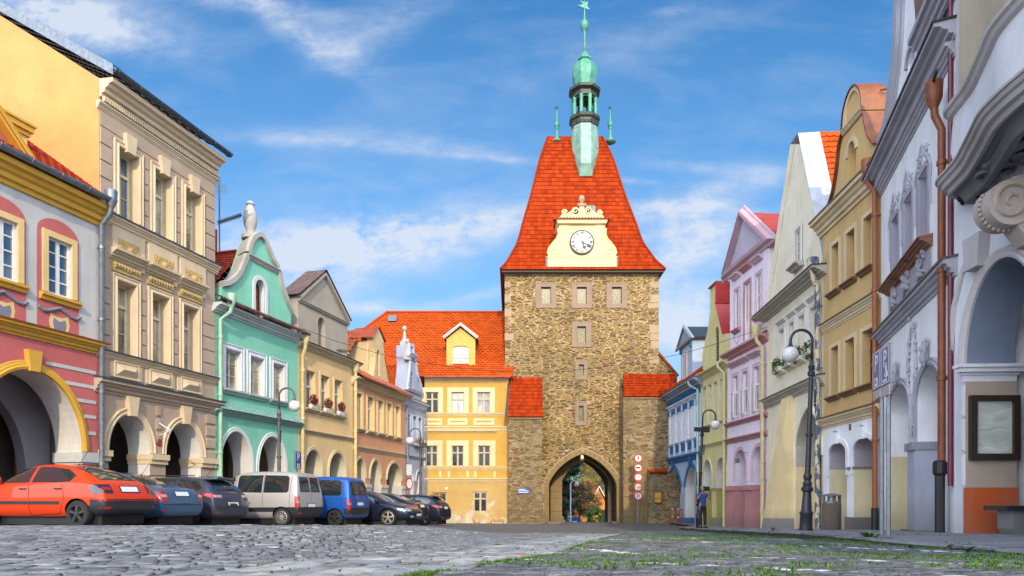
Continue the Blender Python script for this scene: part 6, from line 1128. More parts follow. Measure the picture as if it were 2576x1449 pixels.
q = h.mb(); q.box(c-.02, h.L-.25, -1.2, -.55, zfl, iz); q.build('infill_wall', plaster((.33, .33, .38), .5, 'infill_grey')); q = h.mb(); q.box(a-.15, c+.1, -1.0, .18, zfl, -.72); q.box(c, h.L-.2, -1.25, -.45, zfl, -.70); q.build('plinth', plaster((.20, .17, .14), .7, 'plinth_stone'))
ug = lambda x, y: h.P('r9', x, y, -.1); Lg = blend_curve([h.P('r7', 445, 400, -.1), ug(50, 660), ug(75, 480), ug(100, 260), ug(108, 60), ug(125, -120)], 4); cu = ug(190, 0)[0]; gl = [(h.P('r7', 440, 0, -.1)[0], zc1-.05)]+Lg+[(cu, ug(190, -260)[1])]+[(2*cu-x, z) for x, z in Lg[::-1]]+[(2*cu-h.P('r7', 440, 0, -.1)[0], zc1-.05)]
gl = [(min(x, h.L-.02), z) for x, z in gl]; n0, n1 = ug(152, 0)[0], ug(190, 0)[0]; nic = arch(n0, n1, ug(152, 640)[1], ug(170, 330)[1], ug(172, 265)[1], n=8)
b = h.mb(); b.sheet(gl, [nic], -.1); b.loopwall(gl, -.1, -.9); b.loopwall(nic, -.1, -.5); b.sheet(nic, [], -.5); b.sheet(gl, [], -.9); b.build('gable', mws); b = h.mb(); b.trim(Lg, [(0, -.9), (.06, -.9), (.06, .05), (-.25, .03), (-.3, -.05), (-.5, -.04), (-.55, -.1)]); b.trim(nic[1:-1], [(0, -.1), (0, -.04), (.12, -.04), (.12, -.1)]); b.build('gable_moulding', mwt)
b = h.mb(); p0, p1, p2, p3 = ug(195, -30), ug(255, 190), ug(378, 85), ug(345, -30); b.add([(p0[0], -.05, p0[1]), (p1[0], .1, p1[1]), (h.L-.15, .1, p1[1]), (h.L-.15, -1.4, p1[1]+.5), (p0[0], -1.4, p0[1]+.5)], [(0, 1, 2), (0, 2, 3, 4)]); b.build('gable_coping', rc)
b = h.mb(); b.extr(corn(p1[1]-.55, .5, .3), p1[0]+.05, h.L-.1); b.build('gable_cornice', mwt); side_walls(h, zc1, 9, mws)
pipe(h, h.L-.16, 7.35, zfl+1.5, plain('rustpipe_dark', (.22, .06, .015), .5, nz=.3), .072, .17, elbow=(-.04, .12)); q = h.mb(); q.tube([(h.L-.16, .2, zfl+1.6), (h.L-.16, .2, zfl)], .09, 10); q.lathe(h.L-.16, .2, [(.09, zfl+1.7), (.125, zfl+1.66), (.125, zfl+1.45), (.09, zfl+1.4)], 10); q.build('downpipe_shoe', M_['black'])
q = h.mb(); q.tube([(h.L-.02, .06, zc1+1.5), (h.L-.02, .06, zfl+1.2)], .045, 8); q.build('downpipe', plain('plumpipe', (.16, .02, .04), .4)); q = h.mb(); q.tube([(h.L-.3, .32, zc0-.35), (h.L+.25, .36, zc0-.3)], .03, 6); q.ball((h.L-.3, .32, zc0-.35), .12, 8, 5, .3); q.build('pipe_bracket', M_['black'])
# nearest house with bay
h = House('baroque_house', 'nearest house on the right with a curved moulded bay, scroll console and orange-red plinth', (8.47, 13.05), (8.10, 6.0), -.66)
mn = plaster((.72, .72, .76), .25, 'near_white'); mnb = plaster((.42, .34, .27), .3, 'near_beige'); mnt = plaster((.52, .49, .49), .35, 'near_trim', stain=(.3, .22, .12)); mno = plaster((.50, .10, .03), .3, 'near_orange'); mns = plaster((.06, .042, .028), .5, 'soffit_shaded', stain=(.2, .13, .03)); zfl = -.9
s8 = lambda x, y, w=0: h.P('r8', x, y, w); s9 = lambda x, y, w=0: h.P('r9', x, y, w); ua = h.U('r8', 648); ub = ua+2.0; zs = s8(648, 345)[1]; zt = h.P('d', 2510, 657)[1]; uc2 = ub+.75
A_ = arch(ua, ub, zfl, zs, zt); A2_ = arch(uc2, min(uc2+2.0, h.L-.3), zfl, zs, zt)
wall(h, rect(0, h.L, zfl, 14), [A_, A2_], mn, .3, [.85, .85], rm=(plaster((.20, .24, .32), .3, 'near_reveal'), mn)); b = h.mb(); b.add([(0, 0, zfl), (0, -7, zfl), (0, -7, 14), (0, 0, 14)], [(0, 1, 2, 3)]); b.build('side_wall', mn, fix=False)
for a in (A_, A2_): q = h.mb(); q.trim(a[1:-1], [(0, 0), (0, .05), (.05, .07), (.08, .04), (.14, .07), (.17, .07), (.19, 0)]); q.build('arch_moulding', mnt)
zi0, zi1 = s8(648, 430)[1], s8(648, 335)[1]; zp = s8(648, 1035)[1]
def pier(a, c):
    b = h.mb(); b.box(a-.01, c+.02, -.87, .04, zp, zi0); z = zp+.1
    b.build('pier', mnb)
    b = h.mb(); k = 3; hh = (zi0-zp-.05)/k
    for i in range(k): z = zp+.03+i*hh; b.extr([(.03, z), (.10, z+.04), (.10, z+hh-.08), (.03, z+hh-.03)], a-.03, c+.0)
    b.build('rustication', mn); b = h.mb(); b.box(a-.04, c+.04, -.9, .07, zfl, zp); b.build('plinth', mno)
    b = h.mb(); b.box(a-.06, c+.03, -.88, .08, zi0, zi0+.12); b.box(a-.06, c+.06, -.92, .12, zi0+.12, zi1-.14); b.box(a-.1, c+.12, -.98, .18, zi1-.14, zi1-.06); b.box(a-.12, c+.16, -1.02, .22, zi1-.06, zi1); b.build('capital', mn)
pier(.42, ua); pier(ub, uc2)
arcade(h, .02, h.L-.02, zfl, zt+.3, plaster((.10, .09, .09), .4, 'near_dark'), 4.0, .85)
b = h.mb(); b.trim([(ua-.42, zs+.3), (ua-.3, zs+1.2), (ua-.05, zs+1.75), (ua+.3, zs+2.1)], [(0, 0), (0, .05), (.09, .06), (.13, 0)]); b.prism([(ua+.25, zt+.02), (ua+.62, zt+.02), (ua+.7, zt+.6), (ua+.2, zt+.6)], 0, .2); b.build('arch_frame', mnt)
def near(X, Y): return Vector((X, Y))-h.A
def uwp(X, Y): d = near(X, Y); return d.dot(h.u), d.dot(h.n)
plan = [(8.42, 12.75), (8.2, 12.72), (7.95, 12.62), (7.80, 12.42), (7.72, 12.05), (7.62, 11.62), (7.44, 11.15), (7.26, 10.7), (7.08, 10.25), (7.0, 9.8), (6.98, 9.3), (7.02, 8.6), (7.12, 7.9), (7.3, 7.0)]
plan = blend_curve(plan, 3)
def bay(prof, m, nm, off=0):
    b = h.mb(); n = len(plan); rows = []
    for i in range(n):
        p = Vector(plan[i]); t_ = (Vector(plan[min(i+1, n-1)])-Vector(plan[max(i-1, 0)])).normalized(); nr = Vector((t_.y, -t_.x)); 
        if nr.x > 0 and nr.y > -.2: nr = -nr
        nr = Vector((t_.y, -t_.x)) if Vector((t_.y, -t_.x)).dot(Vector((-1, .2))) > 0 else Vector((-t_.y, t_.x))
        rows.append([uwp(*(p+nr*o))+(z,) for o, z in prof])
    k = len(prof); b.add([p for r in rows for p in r], [(i*k+j, i*k+j+1, (i+1)*k+j+1, (i+1)*k+j) for i in range(n-1) for j in range(k-1)]); b.add(rows[0], [tuple(range(k))]); return b.build(nm, m, auto=40)
zf0, zf1 = 5.32, 5.82
bay([(-.52, zf0+.06), (-.44, zf0), (-.38, zf0+.01), (-.33, zf0+.12), (-.26, zf0+.2), (-.2, zf0+.22)], plaster((.16, .16, .18), .4, 'fascia_shade'), 'bay_cove')  # cove coloured dark for the shade under the bay
bay([(-.2, zf0+.22), (-.13, zf0+.2), (-.1, zf0+.27), (-.03, zf0+.29), (-.01, zf0+.37), (.03, zf0+.39), (.05, zf0+.45), (.08, zf0+.46), (.08, zf1), (-.25, zf1+.05)], plaster((.40, .375, .37), .45, 'fascia_grey'), 'bay_fascia'); bay([(-.22, zf1+.03), (-.24, 5.95), (-.16, 6.3), (-.2, 6.9)], mn, 'bay_wall')
bay([(-.2, 6.9), (-.13, 6.93), (-.1, 6.99), (-.05, 7.01), (-.04, 7.06), (-.2, 7.1)], mnt, 'bay_cornice'); bay([(-.25, 7.1), (-.3, 7.3), (-.3, 13)], plaster((.50, .42, .30), .7, 'bay_upper', stain=(.4, .33, .22)), 'bay_upper_wall')
b = h.mb(); fl = [uwp(*(Vector(p)))+(zf0+.03,) for p in plan]; flat = [(p[0], p[1]) for p in fl]; c = [(x, .02) for x, _ in flat]
n = len(fl); b.add([(p[0], p[1]-.3 if p[1] > .35 else p[1]*.4, zf0+.16) for p in fl]+[(p[0], -.02, zf0+.28) for p in fl], [(i, i+1, n+i+1, n+i) for i in range(n-1)]); b.build('bay_soffit', mns, fix=False)  # soffit brown deepened to hold the shade beneath the bay
b = h.mb(); rd = random.Random(8); 
for k in range(26): u, w = uwp(rd.uniform(7.75, 8.3), rd.uniform(10.2, 11.6)); b.ball((u, w, zf0+.14), rd.uniform(.05, .13), 8, 5, .5)
for k in range(3): u, w = uwp(7.95+.1*k, 11.4-.5*k); b.tube([(u+.2*cos(a)*(1-a/9), w+.2*sin(a)*(1-a/9), zf0+.1) for a in np.linspace(0, 8, 22)], .035, 6)
b.build('soffit_ornament', plaster((.16, .16, .18), .4, 'soffit_grey'))
b = h.mb(); u, w = uwp(7.92, 11.0); zc = 4.70      # scroll console
cu_, cw_, r0 = u, w, .36; n = 30
b.add([(u+s_, w+r0*cos(2*pi*k/n), zc+r0*sin(2*pi*k/n)) for s_ in (-.2, .2) for k in range(n)], [tuple(range(n)), tuple(range(n, 2*n))]+[(k, (k+1) % n, n+(k+1) % n, n+k) for k in range(n)])
pr = [(w-.55, zc+.5), (w-.05, zc+.42), (w+.12, zc+.3), (w-.1, zc-.35), (w-.3, zc-.62), (w-.62, zc-.66), (w-.62, zc+.5)]; b.extr([(a, c) for a, c in pr], u-.17, u+.17)
b.build('scroll_console', plaster((.44, .38, .34), .35, 'console_beige'), auto=35); b = h.mb()
for s_ in (u+.21,): b.tube([(s_, w-r0*(1-.85*k/40)*cos(k/40*3.3*pi)*.93, zc+r0*(1-.85*k/40)*sin(k/40*3.3*pi)*.93) for k in range(41)], [.05*(1-.5*k/40) for k in range(41)], 6)
for k in range(18): a = R(60+k*12); b.ball((u-.0, w+(r0+.015)*cos(a-R(90)), zc-(r0+.015)*sin(a-R(90))*1), .035, 6, 4)
b.build('scroll_relief', mnb, auto=35)
b = h.mb(); b.box(u-.1, u+.4, .0, .03, zc-1, zc+.5); b.build('console_field', plaster((.36, .25, .04), .3, 'gold_field'))
b = h.mb(); [b.extr(corn(z, .12, .06), .5, .95) for z in (7.6,)]; 
for (x0, x1) in ((.15, .3), (.75, 1.0)): b.box(x0, x1, 0, .08, 7.2, 14)
b.build('pilaster', mnt); b = h.mb(); b.add([(0.05, .0, 6.5), (.8, .45, 7.15), (.8, .5, 7.4), (.05, .05, 6.75)], [(0, 1, 2, 3)]) ; b.build('bay_flashing', plain('pink_tin', (.38, .22, .22), .5))

b = h.mb(); u9 = h.L+26; b.add([(h.L, 0, -1.0), (u9, .8, -1.0), (u9, .8, 13), (h.L, 0, 13), (h.L, -9, 13), (u9, -9, 13), (0, -9, 13), (0, 0, 13)], [(0, 1, 2, 3), (3, 2, 5, 4), (7, 3, 4, 6)]); b.build('rear_wing', mn, fix=False)
# ------------------------------------------------------------------ ground
KB = [(5.6, 3.0), (5.6, 7.5), (5.55, 9.8), (5.55, 12), (6.15, 16.4), (7.0, 22.5), (7.85, 29), (8.0, 33), (9.6, 35.2)]     # kerb line
def kerb_x(Y): return interp([(y, x) for x, y in KB], Y)
def mesh_np(name, V, Fq, m, kind='structure', smooth=True, tone=None, paint=None):
    me = bpy.data.meshes.new(name); V = np.asarray(V, dtype=np.float32); me.vertices.add(len(V)); me.vertices.foreach_set('co', V.ravel())
    fl = np.asarray([len(f) for f in Fq], dtype=np.int32) if not isinstance(Fq, np.ndarray) else np.full(len(Fq), Fq.shape[1], dtype=np.int32)
    idx = np.concatenate([np.asarray(f) for f in Fq]) if not isinstance(Fq, np.ndarray) else Fq.ravel()
    me.loops.add(len(idx)); me.loops.foreach_set('vertex_index', idx.astype(np.int32)); me.polygons.add(len(fl)); st = np.concatenate([[0], np.cumsum(fl)[:-1]]).astype(np.int32)
    me.polygons.foreach_set('loop_start', st); me.polygons.foreach_set('loop_total', fl); me.update(calc_edges=True); me.validate()
    if smooth: me.polygons.foreach_set('use_smooth', np.ones(len(fl), dtype=bool))
    for nm, a in (('tone', tone), ('paint', paint)):
        if a is not None: at_ = me.attributes.new(nm, 'FLOAT', 'POINT'); at_.data.foreach_set('value', np.asarray(a, dtype=np.float32))
    me.materials.append(m); o = bpy.data.objects.new(name, me); COL.objects.link(o)
    if kind: o['kind'] = kind
    return o
def earth(q):
    a = q.noise(q.oc, 3, 6, .65); co = q.map(q.oc, sc=(5, 7, 1)); v = q.n('ShaderNodeTexVoronoi', feature='DISTANCE_TO_EDGE'); q.L.new(co, v.inputs['Vector']); vc = q.n('ShaderNodeTexVoronoi'); q.L.new(co, vc.inputs['Vector'])
    sx = q.n('ShaderNodeSeparateColor'); q.L.new(vc.outputs['Color'], sx.inputs[0]); j = q.ramp(v.outputs['Distance'], [(.03, 0), (.09, 1)])
    st = q.mix(sx.outputs[0], (.12, .12, .125), (.23, .235, .25)); col = q.mix(j, (.045, .045, .03), st); col = q.mix(.4, col, q.ramp(q.noise(q.oc, 30, 4), [(.3, 0), (.7, 1)]), 'OVERLAY'); setc(q, col); q.b.inputs['Roughness'].default_value = .85; bump(q, j, .8, .03)
GM = mat('joint_earth', earth)
xs = np.concatenate([np.arange(-40, -14, 4), np.arange(-14, 12, .5), np.arange(12, 60, 6)]); xs = np.concatenate([[-1500, -300, -100], xs, [100, 300, 1500]])
ys = np.concatenate([[-60, -20, -6, -2, 0], np.arange(.5, 14, .25), np.arange(14, 62, .75), [65, 70, 80, 90, 120, 200, 400, 1000, 3000]])
V = [(x, y, gz_(x, y)-.016 if y < 46 else gz_(x, y)) for y in ys for x in xs]; nx = len(xs)
Fq = np.array([(j*nx+i, j*nx+i+1, (j+1)*nx+i+1, (j+1)*nx+i) for j in range(len(ys)-1) for i in range(nx-1)]); mesh_np('ground', V, Fq, GM)
# stones: rounded setts laid in rows; the diagonal strip of bigger slabs; faded white bay lines
def sett(q):
    at_ = q.n('ShaderNodeAttribute'); at_.attribute_name = 'tone'; pt = q.n('ShaderNodeAttribute'); pt.attribute_name = 'paint'
    a = q.noise(q.oc, 7, 6, .7); g = q.noise(q.oc, 60, 5, .7); col = q.ramp(at_.outputs['Fac'], [(0, (.085, .09, .095)), (.5, (.175, .185, .20)), (.85, (.25, .265, .28)), (1, (.42, .42, .40))])
    col = q.mix(.7, col, q.ramp(a, [(.25, 0), (.75, 1)]), 'OVERLAY'); col = q.mix(.35, col, q.ramp(g, [(.25, 0), (.75, 1)]), 'OVERLAY')
    l = q.noise(q.oc, 16, 5, .7); col = q.mix(q.m('MULTIPLY', q.ramp(l, [(.62, 0), (.7, 1)]), .35), col, (.36, .36, .35))
    sx = q.n('ShaderNodeSeparateXYZ'); q.L.new(q.oc, sx.inputs[0]); rt = q.ramp(q.m('SUBTRACT', sx.outputs[0], q.m('MULTIPLY', sx.outputs[1], .215)), [(.0, .12), (.25, 1)]); ms_ = q.m('MULTIPLY', q.ramp(q.noise(q.oc, 1.1, 4, .6), [(.44, 0), (.60, 1)]), q.ramp(q.noise(q.oc, 13, 5, .7), [(.50, 0), (.60, .8)])); col = q.mix(q.m('MULTIPLY', rt, ms_), col, (.035, .085, .012))
    wear = q.ramp(q.noise(q.oc, 9, 5, .7), [(.40, 0), (.47, 1)]); col = q.mix(q.m('MULTIPLY', pt.outputs['Fac'], wear), col, (.62, .62, .62)); setc(q, col)
    q.b.inputs['Roughness'].default_value = .82; q.b.inputs['Specular IOR Level'].default_value = .2; bump(q, q.m('ADD', a, q.m('MULTIPLY', g, .5)), .8, .014)
SM = mat('sett_stone', sett)
rng_ = np.random.default_rng(5)
STL = lambda Y: -1.76+.215*(Y-2.9); STR = lambda Y: -.53+.215*(Y-2.9)
def seg_d(X, Y, a, b):
    d = (b[0]-a[0], b[1]-a[1]); L2_ = d[0]**2+d[1]**2; t_ = min(max(((X-a[0])*d[0]+(Y-a[1])*d[1])/L2_, 0), 1); return math.hypot(X-a[0]-d[0]*t_, Y-a[1]-d[1]*t_)
LINES = [((-.3, 5.9), (1.1, 4.4)), ((1.1, 4.4), (2.2, 2.9)), ((.6, 9.6), (1.9, 6.6)), ((1.9, 6.6), (3.3, 3.8)), ((2.4, 12.5), (5.6, 7.5)), ((1.9, 12.8), (4, 14.5)), ((3.2, 16), (6.4, 11.5))]
stones = []   # x,y,rot,hw,hd,tone,paint,h
rot0 = math.atan(.215)
def lay(region, pw_, pd, rot, jit, y0, y1, x0, x1, big=False):
    c, s_ = cos(rot), sin(rot); R_ = 60; v = -R_; k = 0
    v = y0-14
    while v < y1+14:
        u = -16+rng_.uniform(0, pw_)
        while u < 16:
            w = pw_*rng_.uniform(.72, 1.35); X = (u+w/2)*c-v*-s_*-1+0; X = (u+w/2)*c+v*s_; Y = -(u+w/2)*s_+v*c
            if y0 < Y < y1 and x0 < X < x1 and region(X, Y):
                g = .004 if not big else .004
                pnt = 0
                if not big and X > STR(Y):
                    dmin = min(seg_d(X, Y, a, b_) for a, b_ in LINES); pnt = 1.0 if dmin < .055 and rng_.random() < .85 else 0
                tn = min(max(rng_.normal((.55 if X < STL(Y) else .30) if not big else .88, .18 if not big else .08), 0), 1)
                stones.append((X, Y, rot, w/2-g, pd/2-g, tn, pnt, rng_.uniform(.9, 1.1)*(.022 if not big else .024)))
            u += w
        v += pd; k += 1
def vis(X, Y): return abs(X)/max(Y, .1) < .82+.6/max(Y, .5)
lay(lambda X, Y: X < STL(Y)-.06 and X > -.80*Y-1.2 and vis(X, Y), .22, .13, -.10, .1, 1.2, 13.5, -12, 3)
lay(lambda X, Y: X > STR(Y)+.06 and X < kerb_x(Y)-.04 and vis(X, Y), .13, .078, -.16, .1, 1.2, 14.5, -3, 8)
lay(lambda X, Y: STL(Y)+.02 < X < STR(Y)-.02 and vis(X, Y), .31, .50, rot0+pi/2-pi/2, .1, 1.2, 22, -4, 6, True)
lay(lambda X, Y: X > STR(Y)+.06 and X < kerb_x(Y)-.04, .20, .16, -.16, .1, 14.5, 30, -1, 9)
lay(lambda X, Y: X < STL(Y)-.06 and X > -.5*Y, .30, .2, -.10, .1, 13.5, 24, -12, 5)
st = np.array(stones); n = len(st); print('stones', n)
ang = np.array([45, 80, 100, 135, 170, 190, 225, 260, 280, 315, 350, 370])/180*pi
def sq(a): return 1/np.maximum(np.abs(np.cos(a)), np.abs(np.sin(a)))
K = len(ang); rings = [(1.03, -.055), (1.015, .6), (.97, .92), (.80, .99)]
bx = np.cos(ang)*sq(ang)*.97; by = np.sin(ang)*sq(ang)*.97
VV = np.zeros((n, K*4+1, 3)); jr = rng_.uniform(.94, 1.03, (n, K)); tilt = rng_.normal(0, .008, (n, 2)); lift = rng_.normal(0, .0018, n)
ca, sa = np.cos(-st[:, 2]), np.sin(-st[:, 2]); base = np.array([gz_(x, y) for x, y in st[:, :2]])-.026
for r_, (f_, hf) in enumerate(rings):
    lx = bx[None]*st[:, 3:4]*f_*jr; ly = by[None]*st[:, 4:5]*f_*jr
    VV[:, r_*K:(r_+1)*K, 0] = st[:, 0:1]+lx*ca[:, None]-ly*sa[:, None]; VV[:, r_*K:(r_+1)*K, 1] = st[:, 1:2]+lx*sa[:, None]+ly*ca[:, None]
    VV[:, r_*K:(r_+1)*K, 2] = base[:, None]+st[:, 7:8]*hf+lx*tilt[:, 0:1]+ly*tilt[:, 1:2]+lift[:, None]+rng_.normal(0, .0012, (n, K))
VV[:, 4*K, 0] = st[:, 0]; VV[:, 4*K, 1] = st[:, 1]; VV[:, 4*K, 2] = base+st[:, 7]+lift
q4 = [(r_*K+j, r_*K+(j+1) % K, (r_+1)*K+(j+1) % K, (r_+1)*K+j) for r_ in range(3) for j in range(K)]+[(3*K+j, 3*K+(j+1) % K, 4*K, 4*K) for j in range(K)]
q4 = np.array(q4[:3*K]); t3_ = np.array([(3*K+j, 3*K+(j+1) % K, 4*K) for j in range(K)]); off = (np.arange(n)*(4*K+1))[:, None, None]
Q = (q4[None]+off).reshape(-1, 4); T = (t3_[None]+off).reshape(-1, 3)
tone = np.repeat(st[:, 5], 4*K+1); paint = np.repeat(st[:, 6], 4*K+1)
me = bpy.data.meshes.new('cobblestones'); VV = VV.reshape(-1, 3).astype(np.float32); me.vertices.add(len(VV)); me.vertices.foreach_set('co', VV.ravel())
idx = np.concatenate([Q.ravel(), T.ravel()]).astype(np.int32); tot = np.concatenate([np.full(len(Q), 4), np.full(len(T), 3)]).astype(np.int32)
me.loops.add(len(idx)); me.loops.foreach_set('vertex_index', idx); me.polygons.add(len(tot)); me.polygons.foreach_set('loop_start', np.concatenate([[0], np.cumsum(tot)[:-1]]).astype(np.int32)); me.polygons.foreach_set('loop_total', tot); me.update(calc_edges=True)
me.polygons.foreach_set('use_smooth', np.ones(len(tot), dtype=bool))
for nm, a in (('tone', tone), ('paint', paint)): x = me.attributes.new(nm, 'FLOAT', 'POINT'); x.data.foreach_set('value', a.astype(np.float32))
me.materials.append(SM); o = bpy.data.objects.new('cobblestones', me); COL.objects.link(o); o['kind'] = 'structure'
# pavement on the right: irregular slabs over a bed, kerb stones
b = MB(); yy_ = list(np.arange(3, 35.2, .5)); 
for a, c in zip(yy_, yy_[1:]):
    b.add([(kerb_x(a)+.02, a, pz_(a)-.012), (13.5, a, pz_(a)-.012), (13.5, c, pz_(c)-.012), (kerb_x(c)+.02, c, pz_(c)-.012)], [(0, 1, 2, 3)])
b.add([(kerb_x(34.9), 34.9, pz_(34.9)), (13.5, 34.9, pz_(34.9)), (13.5, 45, pz_(45)), (10.0, 45, pz_(45))], [(0, 1, 2, 3)])
o = b.build('pavement', M_['slab']); o['kind'] = 'structure'
b = MB(); rd = random.Random(12); y = 3.0
def pv_slab(q):
    a = q.noise(q.oc, 1.6, 6, .65); g = q.noise(q.oc, 45, 5, .7); l = q.noise(q.oc, 4, 6, .7); col = q.mix(q.ramp(a, [(.3, 0), (.7, 1)]), (.13, .14, .16), (.23, .24, .27)); col = q.mix(.4, col, q.ramp(g, [(.25, 0), (.75, 1)]), 'OVERLAY'); col = q.mix(q.ramp(l, [(.6, 0), (.72, .7)]), col, (.06, .06, .055)); setc(q, col); q.b.inputs['Roughness'].default_value = .7; bump(q, q.m('ADD', a, q.m('MULTIPLY', g, .3)), .5, .015)
PM = mat('paving_slab', pv_slab)
while y < 34.5:
    d_ = rd.uniform(.5, 1.05); y2 = y+d_; x = kerb_x(y)+.34
    while x < 12.5:
        w = rd.uniform(.6, 1.3); z = pz_((y+y2)/2)+rd.uniform(-.006, .008); sk = rd.uniform(-.03, .03)
        zt0, zt1 = pz_(y)+rd.uniform(-.003, .006), pz_(y2)+rd.uniform(-.003, .006)
        b.add([(x+.012, y+.012, zt0), (x+w-.012, y+.012, zt0), (x+w-.012, y2-.012, zt1), (x+.012, y2-.012, zt1), (x+.0, y, zt0-.03), (x+w, y, zt0-.03), (x+w, y2, zt1-.03), (x, y2, zt1-.03)], [(0, 1, 2, 3), (0, 4, 5, 1), (1, 5, 6, 2), (2, 6, 7, 3), (3, 7, 4, 0)]); x += w
    y = y2
o = b.build('paving_slabs', PM, fix=False); o['kind'] = 'structure'
b = MB(); y = 3.0
while y < 34.8:
    L_ = rd.uniform(.7, 1.25); y2 = y+L_; e = .02; dx = rd.uniform(-.03, .03)
    ks = []
    for yy2 in (y+.01, y2-.01):
        x = kerb_x(yy2)+dx; zt = pz_(yy2)+rd.uniform(-.008, .01); zb = gz_(x, yy2)-.08; ks.append([(x, yy2, zb), (x-.01, yy2, zt-.035), (x+.03, yy2, zt), (x+.33, yy2, zt), (x+.33, yy2, zb)])
    b.add(ks[0]+ks[1], [(i, i+1, 6+i, 5+i) for i in range(4)]+[(0, 1, 2, 3, 4), (5, 6, 7, 8, 9)]); y = y2
def kerbm(q):
    a = q.noise(q.oc, 5, 6, .7); s_ = q.n('ShaderNodeNewGeometry'); sp_ = q.n('ShaderNodeSeparateXYZ'); q.L.new(s_.outputs['Normal'], sp_.inputs[0]); up = q.ramp(sp_.outputs[2], [(.3, 0), (.8, 1)])
    col = q.mix(up, q.mix(q.ramp(a, [(.4, 0), (.65, 1)]), (.02, .02, .018), (.07, .07, .055)), q.mix(q.ramp(a, [(.3, 0), (.7, 1)]), (.13, .14, .16), (.25, .26, .28))); setc(q, col); q.b.inputs['Roughness'].default_value = .8; bump(q, a, .8, .03)
o = b.build('kerb', mat('kerb_stone', kerbm)); o['kind'] = 'structure'
# grass in the joints: one mass nobody could count
def blades(name, pts, m, rd):
    b = MB()
    for (x, y, z, s_) in pts:
        for k in range(rd.randint(3, 6)):
            a = rd.uniform(0, 2*pi); h_ = s_*rd.uniform(.6, 1.4); lean = rd.uniform(.2, 1.0)*h_; w = .004+.12*s_*rd.uniform(.5, 1); ox, oy = rd.gauss(0, s_*.5), rd.gauss(0, s_*.5); dx, dy = cos(a), sin(a)
            p0 = Vector((x+ox, y+oy, z)); b.add([p0+Vector((-dy*w, dx*w, 0)), p0+Vector((dy*w, -dx*w, 0)), p0+Vector((dx*lean*.4-dy*-w*.5, dy*lean*.4+dx*-w*.5, h_*.7)), p0+Vector((dx*lean, dy*lean, h_))], [(0, 1, 2), (0, 2, 3)])
    o = b.build(name, m, fix=False); return o
def grassm(q):
    a = q.noise(q.oc, 2.5, 4); b_ = q.noise(q.oc, 40, 2); col = q.mix(q.ramp(a, [(.35, 0), (.65, 1)]), (.016, .10, .004), (.055, .15, .006)); col = q.mix(q.ramp(b_, [(.5, 0), (.8, .8)]), col, (.24, .19, .05)); setc(q, col); q.b.inputs['Roughness'].default_value = .6
GR = mat('grass_blade', grassm); rd = random.Random(21); pts = []
for _ in range(16000):                     # right-hand setts
    y = 2.2+(22-2.2)*rd.random()**1.5; x = rd.uniform(STR(y), kerb_x(y)); 
    nv = math.sin(x*2.1+1.3*math.sin(y*1.7))+math.sin(y*2.9+x)+math.sin(x*5.1-y*3.3)*.6
    if nv+rd.gauss(0, .35) > .35+(.4 if x < STR(y)+1.0 else 0): pts.append((x, y, gz_(x, y)-.010, rd.uniform(.012, .030)))
for _ in range(5200):                     # along the slab strip
    y = 2.0+24*rd.random()**1.6; e = rd.choice((STR(y), STR(y), STR(y)+.02, (STR(y)*2+STL(y))/3, STL(y))); nv = math.sin(y*3.1+(7 if e < STR(y)-.1 else 0))+math.sin(y*7.7)
    if nv > (-1.1 if e >= STR(y) else .5): pts.append((e+rd.gauss(0, .022), y, gz_(e, y)-.012, rd.uniform(.009, .022)))
for _ in range(500):                      # sparse on the left
    y = 2.0+9*rd.random()**1.5; x = rd.uniform(-.8*y, STL(y)); nv = math.sin(x*3.1+y)+math.sin(y*4.3-x)
    if nv > .9: [pts.append((x+rd.gauss(0, .04), y+rd.gauss(0, .015), gz_(x, y)-.014, rd.uniform(.008, .016))) for _ in range(3)]
for _ in range(4200):                     # foot of the kerb
    y = rd.uniform(4, 30); x = kerb_x(y)-abs(rd.gauss(0, .16))
    if math.sin(y*1.3)+math.sin(y*3.7) > -.4: pts.append((x, y, gz_(x, y)-.01, rd.uniform(.012, .035)))
for _ in range(500):
    y = rd.uniform(5, 30); x = kerb_x(y)+.35+rd.choice((0, .0, .7, 1.3))
    if math.sin(y*2.3) > .3: pts.append((x+rd.gauss(0, .02), y, pz_(y), rd.uniform(.01, .022)))
tag(blades('grass', pts, GR, rd), 'short grass and moss growing in the joints of the cobbles and along the kerb', 'grass', kind='stuff')
# loose debris: pebbles and leaves as one uncountable scatter
b = MB()
for _ in range(420):
    y = 2+10*rd.random()**1.4; x = rd.uniform(-.7*y, min(.7*y, kerb_x(y))); z = gz_(x, y)+.002; r_ = rd.uniform(.003, .009); b.lathe(x, y, [(r_*.6, z), (r_, z+r_*.7), (r_*.5, z+r_*1.3), (.0004, z+r_*1.5)], 6, rd.random())
tag(b.build('gravel', plain('pebble', (.06, .055, .06), .8)), 'scattered dark grit and pebbles lying on the cobbles', 'gravel', kind='stuff')
